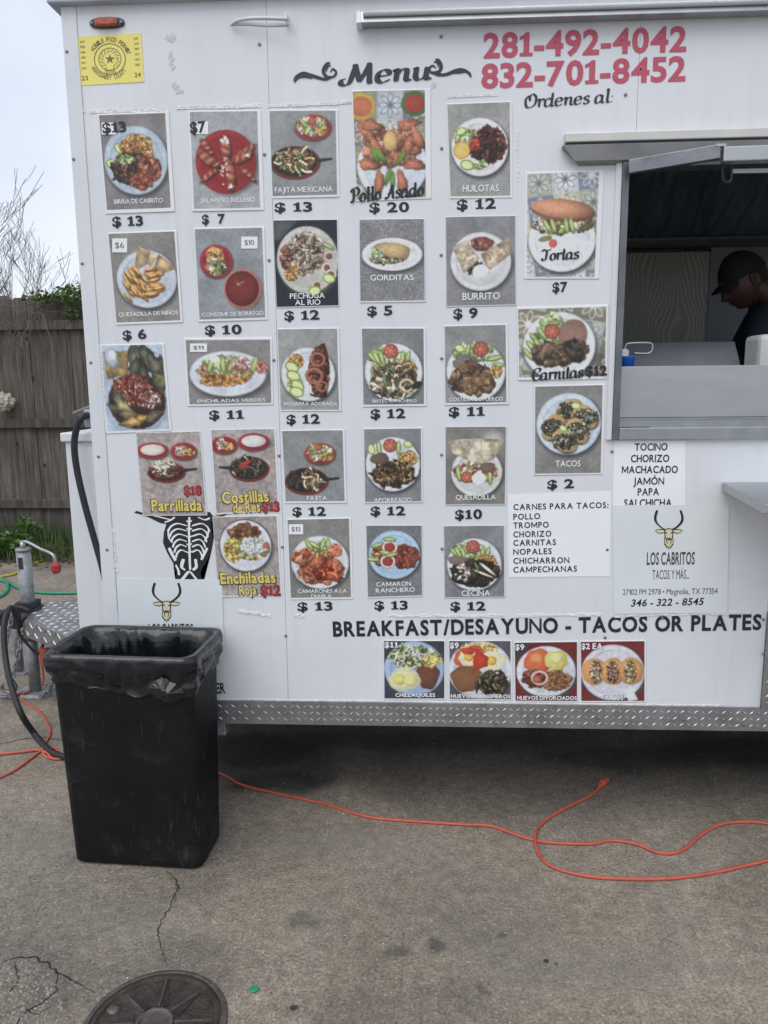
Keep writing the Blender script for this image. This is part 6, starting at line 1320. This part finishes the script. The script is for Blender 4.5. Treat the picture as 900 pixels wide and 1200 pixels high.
weed(-30, 655, .45, 14, 'leafy green weed at the fence foot just left of the others', 3)
b = MB(); r = random.Random(9)
for i in range(5200):
    x = r.uniform(-7.5, -2.2); y = FY - .1 - r.random() ** 1.4 * .85; hh = r.uniform(.08, .34) * (1 - .55 * (FY - y)) ; a = r.uniform(0, 6.28); ln = r.uniform(.02, .10)
    p = Vector((x, y, .02)); q = p + Vector((math.cos(a) * ln, math.sin(a) * ln, max(.04, hh))); s = Vector((-math.sin(a), math.cos(a), 0)) * r.uniform(.003, .006)
    m = p.lerp(q, .55) + Vector((0, 0, .02)); b.add([p - s, p + s, m + s * .8, m - s * .8, q], [(0, 1, 2, 3), (3, 2, 4)])
tag(b.build('grass', M_leafd), kind='stuff')
b = MB()
for i in range(900):
    p = Vector((r.uniform(-6, -2.2), FY - r.uniform(.1, 1.2), .03)); a = r.uniform(0, 6.28); leafs(b, p, Vector((math.cos(a), math.sin(a), .1)), r.uniform(.03, .06), r.uniform(.015, .03), r)
tag(b.build('fallen_leaves', mat('dry_leaf', (.13, .085, .04), .8, var=.5, scale=5)), kind='stuff')
# vine along the top of the fence
vn = thing('fence_vine', 'green vine with bare twigs tangled over the top of the fence', 'vine', (-3.6, FY, 2.4))
tw = MB(); lf = MB(); r = random.Random(17)
for k in range(54):
    x = r.uniform(-6.2, -2.9); p = Vector((x, FY + r.uniform(-.12, .1), 2.40 + r.uniform(-.1, .08))); pts = [p]; d = Vector((r.uniform(-1, 1), r.uniform(-.4, .2), r.uniform(-.7, .35)))
    for q in range(7): d = (d + Vector((r.uniform(-.5, .5), r.uniform(-.3, .3), r.uniform(-.55, .3)))).normalized(); pts.append(pts[-1] + d * .09)
    for q in pts: q.y = min(q.y, FY - .06) if q.z < 2.42 else q.y
    tw.tube(pts, [.0035] * 7 + [.0015], 4)
for cxx, cz, sx, sz_, n in ((-3.46, 2.47, .14, .07, 130), (-3.72, 2.47, .18, .06, 110), (-3.25, 2.52, .20, .07, 110), (-3.42, 2.34, .06, .12, 50), (-3.02, 2.52, .2, .09, 90), (-4.35, 2.22, .14, .05, 60), (-4.9, 2.5, .3, .06, 100)):
    for i in range(n): p = Vector((r.gauss(cxx, sx * .5), FY - .09 + r.gauss(0, .07), r.gauss(cz, sz_ * .5))); a = r.uniform(0, 6.28); leafs(lf, p, Vector((math.cos(a), math.sin(a) - .4, r.uniform(-.7, .3))), r.uniform(.035, .07), r.uniform(.025, .045), r)
tw.build('twigs', M_twig, vn); tag(lf.build('leaves', M_vine, vn), kind='stuff')
# bare trees beyond the fence
def bare_tree(x, y, H, seed, lab, lean=(0, 0), spread=.5):
    r = random.Random(seed); t_ = thing('bare_tree', lab, 'tree', (x, y, 0), 'bare trees beyond the fence'); tr = MB(); br = MB()
    def grow(b, p, d, ln, rad, lv):
        n = 7; pts = [p]; rs = [rad]
        for i in range(n): d = (d + Vector((r.gauss(0, .06), r.gauss(0, .06), .03))).normalized(); pts.append(pts[-1] + d * ln / n); rs.append(max(.0034, rad * (1 - .65 * (i + 1) / n)))
        b.tube(pts, rs, 6 if lv == 0 else 3, caps=False)
        if lv >= 4: return
        for k in range((9, 6, 4, 3)[lv]):
            i = r.randint(1 if lv else 2, n - (1 if lv else 0)); a = r.uniform(0, 6.28); nd = (d + Vector((math.cos(a), math.sin(a), .1)) * spread * r.uniform(.5, 1.3)).normalized()
            grow(br, pts[i], nd, ln * r.uniform(.42, .70), rs[i] * .55, lv + 1)
    grow(tr, Vector((x, y, 0)), Vector((lean[0], lean[1], 1)).normalized(), H * .62, .034, 0)
    tr.build('trunk', M_bark, t_); tag(br.build('branches', M_bark, t_), kind='stuff')
bare_tree(-6.9, 8.4, 4.6, 5, 'bare grey tree at the left edge, its twigs reaching highest', (.12, 0), .7)
bare_tree(-5.4, 8.8, 3.7, 8, 'low bare tree standing right behind the vine on the fence', (.0, 0), .6)
bare_tree(-6.3, 9.8, 4.1, 12, 'slender bare tree between the tallest one and the vine', (0, 0), .6)

# ------------------------------------------------------------ trailer tongue: box, A-frame, deck, jack
tb = thing('tongue_box', 'plain white metal cabinet standing on the trailer tongue beside the front corner', 'cabinet', (-1.4, .35, .47))
xa = -1.418
b = MB(); b.box(xa, -1.165, .35, 1.9, .47, 1.385); b.build('cabinet', M_trim, tb, bevel=.004)
b = MB(); b.box(xa - .012, -1.163, .335, 1.92, 1.387, 1.422); b.build('lid', M_trim, tb, bevel=.005)
b = MB(); b.box(-1.33, -1.20, .338, .349, .48, 1.36); b.build('door_flange', M_trim, tb, bevel=.002)
TZ = .47
tg = thing('trailer_tongue', None, None); tg.parent = trailer
b = MB(); apex = Vector((-2.20, 1.22, TZ - .078)); 
for yy in (.80, 1.72): b.bar(apex, (-1.12, yy, TZ - .078), .06, .10)
b.bar((-2.15, 1.22, TZ - .078), (-2.75, 1.2, TZ - .075), .07, .07); b.build('a_frame', M_blackst, tg, bevel=.003)
b = MB(); b.tube([(-2.75, 1.2, TZ - .07), (-2.85, 1.2, TZ - .06), (-2.9, 1.2, TZ - .08)], [.045, .055, .03], 12); b.build('coupler', M_galv, tg)
# the deck plate corners follow the photo
dz = .455
d1, d2, d3, d4 = Zp(30, 728, dz), Zp(52, 706, dz), Vector((-1.15, 1.85, dz)), Vector((-1.15, .62, dz)); d5 = Zp(88, 748, dz)
d1 = Zp(29, 727, dz); poly = [d1, Zp(46, 707, dz), Vector((-1.16, 1.72, dz)), Vector((-1.16, .60, dz)), Zp(84, 748, dz)]
poly = [Vector(p) for p in poly]
b = MB(); n = len(poly); b.v = [tuple(p) for p in poly] + [(p.x, p.y, dz - .012) for p in poly]; b.f = [tuple(range(n))[::-1], tuple(range(n, 2 * n))] + [(i, (i + 1) % n, n + (i + 1) % n, n + i) for i in range(n)]
dk = b.build('deck_plate', M_plate, tg)
a, c = poly[0], poly[4]; b = MB(); off = (c - a).cross(Vector((0, 0, 1))).normalized()
if off.y > 0: off = -off
b.hexa([a + off * .002 + Vector((0, 0, -.085)), c + off * .002 + Vector((0, 0, -.085)), c + Vector((0, 0, -.085)), a + Vector((0, 0, -.085))], [a + off * .002 + Vector((0, 0, 0)), c + off * .002, c, a]); b.build('deck_front_lip', M_plate, tg)
b = MB(); ex = (c - a).normalized(); nlen = int((c - a).length / .05); tread(b, a + off * .003 + Vector((0, 0, -.08)), ex, Vector((0, 0, 1)), off, nlen, 2, .045)
# tread bars on top only where they fall inside the deck
top = MB(); tread(top, Vector((-2.3, .5, dz)), Vector((1, 0, 0)), Vector((0, 1, 0)), Vector((0, 0, 1)), 26, 30, .045)
def inside(p):
    s = None
    for i in range(n):
        u, v = poly[i], poly[(i + 1) % n]; cr_ = (v.x - u.x) * (p[1] - u.y) - (v.y - u.y) * (p[0] - u.x)
        if s is None: s = cr_ > 0
        elif (cr_ > 0) != s: return False
    return True
for k in range(0, len(top.v), 6):
    if all(inside(q) for q in top.v[k:k + 4]): b.add(top.v[k:k + 6], [(0, 1, 4), (1, 5, 4), (1, 2, 5), (2, 3, 5), (3, 4, 5), (3, 0, 4)])
tag(b.build('deck_tread', M_bar, tg), kind='stuff')
jx, jy = G(42, 812).x, 1.152
jk = thing('tongue_jack', 'galvanised tongue jack post with crank handle and red knob', 'jack', (jx, jy, 0))
jb = G(42, 812); jt = Y(31, 645, jy); jm = Vector((jx, jy, dz))
jxx = (jt.x + jx) / 2
b = MB(); b.tube([(jx, jy, .30), (jx, jy, jt.z)], .036, 20); b.tube([(jx, jy, jt.z), (jx, jy, jt.z + .012)], [.040, .036], 20); b.build('outer_tube', M_galv, jk, True)
b = MB(); b.tube([(jx, jy, .012), (jx, jy, .34)], .030, 18); b.build('inner_tube', M_galv, jk, True)
b = MB(); b.v += rrect(jx, jy, .095, .075, .02, 0, 0.001) ; k0 = len(b.v); b.v += rrect(jx, jy, .085, .065, .02, 0, .014); b.f += [(i, (i + 1) % k0, k0 + (i + 1) % k0, k0 + i) for i in range(k0)] + [tuple(range(k0, 2 * k0))]; b.build('foot_plate', M_galv, jk)
b = MB(); b.box(jx - .055, jx + .055, jy - .055, jy + .055, dz + .001, dz + .018); b.box(jx - .046, jx + .046, jy - .05, jy + .05, dz + .019, dz + .05); b.build('mount_flange', M_blackst, jk, bevel=.003)
h0 = Vector((jx, jy, jt.z + .012)); kn = Y(65, 657, jy - .1)
b = MB(); b.tube([h0, h0 + Vector((0, 0, .03))], .013, 10); b.tube(spline([h0 + Vector((-.01, 0, .030)), h0 + Vector((.03, -.01, .034)), h0.lerp(kn, .55) + Vector((0, 0, .032)), kn + Vector((-.012, 0, .03)), kn + Vector((0, 0, -.02))], 6), .0075, 8); b.build('crank_handle', M_steel, jk, True)
b = MB(); b.tube([kn + Vector((0, 0, -.01)), kn + Vector((0, 0, -.022)), kn + Vector((0, 0, -.05)), kn + Vector((0, 0, -.065))], [.014, .025, .024, .014], 7); b.build('crank_knob', mat('red_plastic', (.42, .03, .035), .5), jk)
b = MB(); b.box(jx - .012, jx + .012, jy - .0375, jy - .0355, jt.z - .09, jt.z - .03); b.build('label_patch', mat('dark_label', (.03, .03, .035), .5), jk)
# second leg stub behind and red reflector piece near the bin
st = thing('stabiliser_leg', 'short steel stabiliser stub behind the jack post', 'stabiliser', G(24, 790))
p = G(24, 788); b = MB(); b.tube([(p.x, p.y, .01), (p.x, p.y, .40)], .022, 12); b.build('tube', M_galv, st, True); b = MB(); b.box(p.x - .05, p.x + .05, p.y - .05, p.y + .05, .001, .011); b.build('foot', M_galv, st)
# safety chains with hooks
def chain(pts, lab, hook=True):
    P = spline(pts, 14); t_ = thing('safety_chain', lab, 'chain', P[0]); step = .026; acc = 0; last = P[0]; Q = [P[0]]
    for p in P[1:]:
        while (p - last).length >= step: last = last + (p - last).normalized() * step; Q.append(last)
    cache = {}
    for i in range(len(Q) - 1):
        c = (Q[i] + Q[i + 1]) / 2; d = (Q[i + 1] - Q[i]).normalized(); s = d.cross(Vector((.3, 1, .2))).normalized(); u = s.cross(d)
        if i % 2: s = u
        b = MB(); ring_ = []
        for k in range(10): t2 = k * .6283; ring_.append(c + d * math.cos(t2) * .020 + s * math.sin(t2) * .0115)
        ring_.append(ring_[0]); b.tube(ring_, .0038, 5, False); b.build('link', M_galv, t_, True)
    if hook:
        e = Q[-1]; b = MB(); b.tube(spline([e + Vector((0, 0, .0)), e + Vector((.03, 0, -.02)), e + Vector((.04, 0, -.055)), e + Vector((.01, 0, -.08)), e + Vector((-.03, 0, -.06)), e + Vector((-.03, 0, -.03))], 5), [.008] * 25 + [.004], 8); b.build('hook', M_steeld, t_, True)
cy = 1.0
chain([Y(16, 716, cy), Y(10, 740, cy), Y(5, 765, cy), Y(8, 790, cy), Y(10, 800, cy)], 'galvanised safety chain with hook hanging from the left end of the tongue')
chain([Y(26, 735, cy + .1), Y(22, 765, cy), Y(14, 795, cy)], 'short safety chain hanging between the jack post and the longer chain', False)
chain([Zp(25, 812, .02), Zp(10, 816, .02), Zp(-15, 812, .02)], 'short run of chain lying on the concrete at the jack foot', False)
chain([Y(60, 800, .95), Zp(57, 812, .02), Zp(44, 818, .02)], 'short chain lying between the jack foot and the black bin', False)
# black cables
def cable(pts, r_, lab, m=M_rub, name='black_cable', cat='cable'):
    b = MB(); b.tube(spline(pts, 10), r_, 9); o = b.build(name, m, None, True, origin=pts[0]); return tag(o, lab, cat)
cable([Y(106, 487, .36), Y(98, 488, .30), Y(91, 498, .29), Y(87, 520, .29), Y(90, 550, .29), Y(99, 590, .28), Y(110, 630, .27), Y(119, 662, .26), Y(126, 692, .25), Y(134, 730, .24), Y(140, 800, .2)], .013, 'thick black power cable curving down the white cabinet beside the trailer corner')
cable([Y(24, 735, 1.0), Y(14, 712, .98), Y(5, 730, .9), Y(8, 780, .8), Y(22, 830, .6), Zp(42, 862, .02), Zp(62, 882, .016), Zp(85, 888, .016), Zp(120, 888, .016), Zp(200, 880, .016)], .014, 'thick black cable drooping from the tongue to the ground left of the bin')
cable([Y(30, 722, 1.0), Y(22, 740, 1.0), Y(34, 757, 1.0), Y(44, 766, 1.0), Y(50, 757, 1.0), Y(55, 742, 1.0), Y(62, 738, 1.0)], .007, 'thin black wire looped under the tongue deck')
cable([Y(-20, 742, 1.2), Y(-2, 724, 1.1), Y(12, 713, 1.05), Y(24, 712, 1.05), Y(34, 716, 1.05)], .012, 'black cable wrapped around the left end of the tongue')
cable([Y(46, 760, 1.3), Zp(50, 800, .02), Zp(30, 812, .02), Zp(12, 812, .02)], .006, 'orange lead dropping behind the jack post', M_orange, 'orange_lead')
cable([Y(88, 485, .45), Y(96, 482, .40), Y(106, 478, .36), Y(112, 474, .34)], .012, 'short grey cable elbow entering the trailer above the white cabinet', M_steeld, 'cable_elbow', 'cable')
bx2 = thing('cable_gland', None, None); bx2.parent = trailer; b = MB(); c = Y(104, 492, .33); b.box(c.x - .02, -1.152, .33, .39, c.z - .03, c.z + .04); b.build('gland_body', mat('gland_grey', (.35, .36, .38), .5), bx2, bevel=.006)
tp = MB(); c = Y(52, 752, .9); b = MB(); b.box(c.x - .03, c.x + .05, .9, .93, c.z - .13, c.z - .04); tag(b.build('red_reflector', mat('red_bracket', (.35, .07, .035), .5), origin=c), 'dull orange red bracket between the jack post and the bin', 'bracket')

# ------------------------------------------------------------ person in the window
M_skin = mat('skin_brown', (.085, .045, .033), .5, var=.12); M_cloth = mat('black_shirt', (.026, .032, .046), .85, var=.3, scale=9, bump=.4, bscale=9); M_cap = mat('black_cap', (.014, .015, .018), .8, var=.3); M_hair = mat('dark_hair', (.012, .01, .009), .7)
HC = Y(872, 328, .85)                    # head centre
pe = thing('person', 'person in black cap and black shirt bending over work inside the serving window', 'person', (HC.x + .45, .95, ZF))
def skinmesh(name, verts, edges, m, parent, sub=2, root=0):
    me = bpy.data.meshes.new(name); me.from_pydata([v[0] for v in verts], edges, []); o = link(name + '_tmp', me)
    md = o.modifiers.new('s', 'SKIN'); 
    for i, v in enumerate(verts): me.skin_vertices[0].data[i].radius = v[1] if isinstance(v[1], tuple) else (v[1], v[1])
    me.skin_vertices[0].data[root].use_root = True
    sd2 = o.modifiers.new('d', 'SUBSURF'); sd2.levels = sub; sd2.render_levels = sub
    dg = bpy.context.evaluated_depsgraph_get(); ev = o.evaluated_get(dg); m2 = bpy.data.meshes.new_from_object(ev)
    bpy.data.objects.remove(o); vs = [v.co.copy() for v in m2.vertices]; fs = [tuple(p.vertices) for p in m2.polygons]; bpy.data.meshes.remove(m2)
    return mesh(name, vs, fs, m, parent, True)
V = Vector
neck = HC + V((.085, .01, -.045)); chest = HC + V((.24, .03, -.20)); belly = HC + V((.34, .05, -.50)); pel = HC + V((.36, .06, -.70))
shl = HC + V((.045, -.19, -.19)); shr = HC + V((.17, .22, -.155)); ell = HC + V((-.03, -.22, -.42)); elr = HC + V((.05, .26, -.43)); hl = HC + V((-.17, -.10, -.56)); hr = HC + V((-.16, .12, -.56))
head0 = HC + V((.01, 0, -.01))
vb = [(pel, (.15, .12)), (belly, (.14, .11)), (chest, (.16, .12)), (neck, .055), (head0, .075), (shl, .065), (ell, .045), (hl, .028), (shr, .065), (elr, .045), (hr, .028)]
eb = [(0, 1), (1, 2), (2, 3), (3, 4), (2, 5), (5, 6), (6, 7), (2, 8), (8, 9), (9, 10)]
i = len(vb)
for hb, sy in ((7, -1), (10, 1)):
    h = vb[hb][0]; dr = V((-.9, 0, -.43)).normalized(); vb.append((h + dr * .05, (.036, .016))); eb.append((hb, len(vb) - 1)); pm = len(vb) - 1
    for k, (o_, l_) in enumerate(((-.033, .062), (-.011, .075), (.011, .072), (.033, .055))):
        a_ = h + dr * .085 + V((0, o_, 0)); vb.append((a_, .0095)); eb.append((pm, len(vb) - 1)); vb.append((a_ + (dr + V((0, 0, -.35))).normalized() * l_ * .55, .0085)); eb.append((len(vb) - 2, len(vb) - 1)); vb.append((vb[-1][0] + (dr + V((0, 0, -1.0))).normalized() * l_ * .45, .007)); eb.append((len(vb) - 2, len(vb) - 1))
    vb.append((h + dr * .035 + V((0, -sy * .035, -.01)), .011)); eb.append((pm, len(vb) - 1)); vb.append((vb[-1][0] + V((-.025, -sy * .02, -.02)), .009)); eb.append((len(vb) - 2, len(vb) - 1))
for sy in (-1, 1):
    hp = pel + V((0, sy * .09, -.05)); kne = V((pel.x - .02, pel.y + sy * .10, ZF + .47)); an = V((pel.x + .03, pel.y + sy * .10, ZF + .09)); 
    vb += [(hp, .085), (kne, .058), (an, .042), (an + V((-.16, 0, -.05)), (.04, .03))]; k = len(vb); eb += [(0, k - 4), (k - 4, k - 3), (k - 3, k - 2), (k - 2, k - 1)]
body = skinmesh('body', vb, eb, M_skin, pe, 2)
# sculpted head in profile, joined to the body mesh
bm = bmesh.new(); bmesh.ops.create_uvsphere(bm, u_segments=48, v_segments=40, radius=1)
F = V((-.82, -.10, -.57)).normalized(); Sd = F.cross(V((0, 0, 1))).normalized(); U = Sd.cross(F).normalized()
if U.z < 0: U = -U
def gsn(x, c, s_): return math.exp(-((x - c) / s_) ** 2)
for v in bm.verts:
    x, y_, z = v.co            # x forward, y side, z up
    fx = x * .091; fy = y_ * .070; fz = z * .113
    if x > 0:
        w_ = gsn(y_, 0, .16); w2 = gsn(y_, 0, .42)
        fx += .026 * w_ * gsn(z, -.18, .13) + .010 * w_ * gsn(z, .02, .12)           # nose tip, bridge
        fx += .007 * w2 * gsn(z, .26, .09)                                           # brow
        fx -= .010 * (gsn(y_, .38, .16) + gsn(y_, -.38, .16)) * gsn(z, .08, .10)       # eye sockets
        fx += .010 * gsn(y_, 0, .28) * (gsn(z, -.44, .05) + gsn(z, -.55, .055))        # lips
        fx -= .004 * gsn(y_, 0, .3) * gsn(z, -.495, .02)
        fx += .014 * gsn(y_, 0, .35) * gsn(z, -.80, .12)                              # chin
    if z < -.3: fy *= 1 - .28 * (-.3 - z); 
    if x < .1 and z < -.35: fx += .03 * (-.35 - z)
    v.co = HC + F * (fx + .012) + Sd * fy + U * fz
hv = [tuple(v.co) for v in bm.verts]; hf = [tuple(q.index for q in f.verts) for f in bm.faces]; bm.free()
mb = MB(); og = V(body.location) + V(pe.location)
mb.add([tuple(v.co + og) for v in body.data.vertices], [tuple(p.vertices) for p in body.data.polygons]); mb.add(hv, hf)
for sy in (-1, 1):                       # ears
    c = HC + Sd * sy * .069 + F * -.004 + U * -.008; k0 = len(mb.v)
    for rr, oo in ((1.0, .0), (.95, .012), (.6, .008), (.2, .002)):
        for j in range(14): t_ = j * 2 * math.pi / 14; mb.v.append(tuple(c + F * math.cos(t_) * .019 * rr + U * math.sin(t_) * .031 * rr + Sd * sy * oo))
    for q in range(3):
        for j in range(14): mb.f.append((k0 + q * 14 + j, k0 + q * 14 + (j + 1) % 14, k0 + (q + 1) * 14 + (j + 1) % 14, k0 + (q + 1) * 14 + j))
bpy.data.objects.remove(body); body = mb.build('body', M_skin, pe, True)
for sy in (-1, 1):
    c = HC + F * .086 + Sd * sy * .027 + U * .008; b = MB(); bm = bmesh.new(); bmesh.ops.create_icosphere(bm, subdivisions=2, radius=.011); b.add([tuple(v.co + c) for v in bm.verts], [tuple(q.index for q in f.verts) for f in bm.faces]); bm.free(); b.build('eye', mat('eye_dark', (.05, .04, .035), .2), pe, True)
def shell(name, scale_, zcut, m, off=V((0, 0, 0)), front=9):
    bm = bmesh.new(); bmesh.ops.create_uvsphere(bm, u_segments=40, v_segments=30, radius=1); b = MB(); idx = {}
    for v in bm.verts:
        x, y_, z = v.co; z2 = z; p = HC + off + F * (x * .097 * scale_ - .002) + Sd * y_ * .078 * scale_ + U * (z2 * .118 * scale_); idx[v.index] = len(b.v); b.v.append(tuple(p))
    for f in bm.faces:
        cz = sum(v.co.z for v in f.verts) / len(f.verts); cx2 = sum(v.co.x for v in f.verts) / len(f.verts)
        if cz > zcut(cx2): b.f.append(tuple(idx[v.index] for v in f.verts))
    bm.free(); return b.build(name, m, pe, True)
shell('hair', 1.0, lambda x: (-.30 if x < -.1 else .30), M_hair)
cap = shell('cap', 1.07, lambda x: .20 - .12 * (x < 0), M_cap)
b = MB(); cb = HC + F * .088 + U * .040; nn = 14; k0 = 0
for rr in (0, 1):
    for lay_ in (0, .004):
        for i in range(nn + 1):
            a_ = -1.25 + 2.5 * i / nn; r1 = .0 if rr == 0 else .046 * math.cos(a_ * .9)
            p = HC + F * (.097 * 1.07 * math.cos(a_ * .75) * .93 + max(0, r1)) + Sd * (.081 * math.sin(a_) * 1.0) + U * (.034 - .010 * (a_ ** 2) + lay_ - (.012 if rr else 0)); b.v.append(tuple(p))
m_ = nn + 1
for i in range(nn): b.f += [(i, i + 1, 2 * m_ + i + 1, 2 * m_ + i), (m_ + i, 3 * m_ + i, 3 * m_ + i + 1, m_ + i + 1), (2 * m_ + i, 2 * m_ + i + 1, 3 * m_ + i + 1, 3 * m_ + i)]
b.build('cap_brim', M_cap, pe, True)
vs_ = [(pel + V((0, 0, .0)), (.175, .14)), (belly, (.165, .13)), (chest, (.185, .145)), (neck + V((.035, 0, -.045)), .082), (shl, .105), (shl.lerp(ell, .65), .068), (shr, .085), (shr.lerp(elr, .65), .068)]
skinmesh('shirt', vs_, [(0, 1), (1, 2), (2, 3), (2, 4), (4, 5), (2, 6), (6, 7)], M_cloth, pe, 2)
vt = [(pel + V((0, 0, -.02)), (.17, .135))]; et = []
for sy in (-1, 1): vt += [(pel + V((0, sy * .09, -.08)), .10), (V((pel.x - .02, pel.y + sy * .10, ZF + .47)), .075), (V((pel.x + .03, pel.y + sy * .10, ZF + .12)), .062)]; k = len(vt); et += [(0, k - 3), (k - 3, k - 2), (k - 2, k - 1)]
skinmesh('trousers', vt, et, mat('dark_trousers', (.02, .022, .03), .85), pe, 2)

# rain streaks and grime on the white wall sheets
for MM in (M_wall, M_trim):
    t = MM.node_tree; N = t.nodes.new; L = t.links.new; pb = t.nodes['Principled BSDF']; tcn = N('ShaderNodeTexCoord'); src = pb.inputs['Base Color'].links[0].from_socket
    mpn = N('ShaderNodeMapping'); mpn.inputs['Scale'].default_value = (9, 9, .7); L(tcn.outputs['Object'], mpn.inputs['Vector'])
    f1 = ramp(nzn(2.2, 6, .7, mpn.outputs[0]), [(.50, (0, 0, 0)), (.80, (.45, .45, .45))]); f2 = ramp(nzn(1.3, 5, .6), [(.35, (.2, .2, .2)), (.7, (1, 1, 1))])
    base = mixc(mixc(1, f1, f2, 'MULTIPLY'), src, (.50, .50, .50)); base = mixc(ramp(nzn(45, 4, .8), [(.68, (0, 0, 0)), (.80, (.3, .3, .3))]), base, (.42, .41, .40)); L(base, pb.inputs['Base Color'])
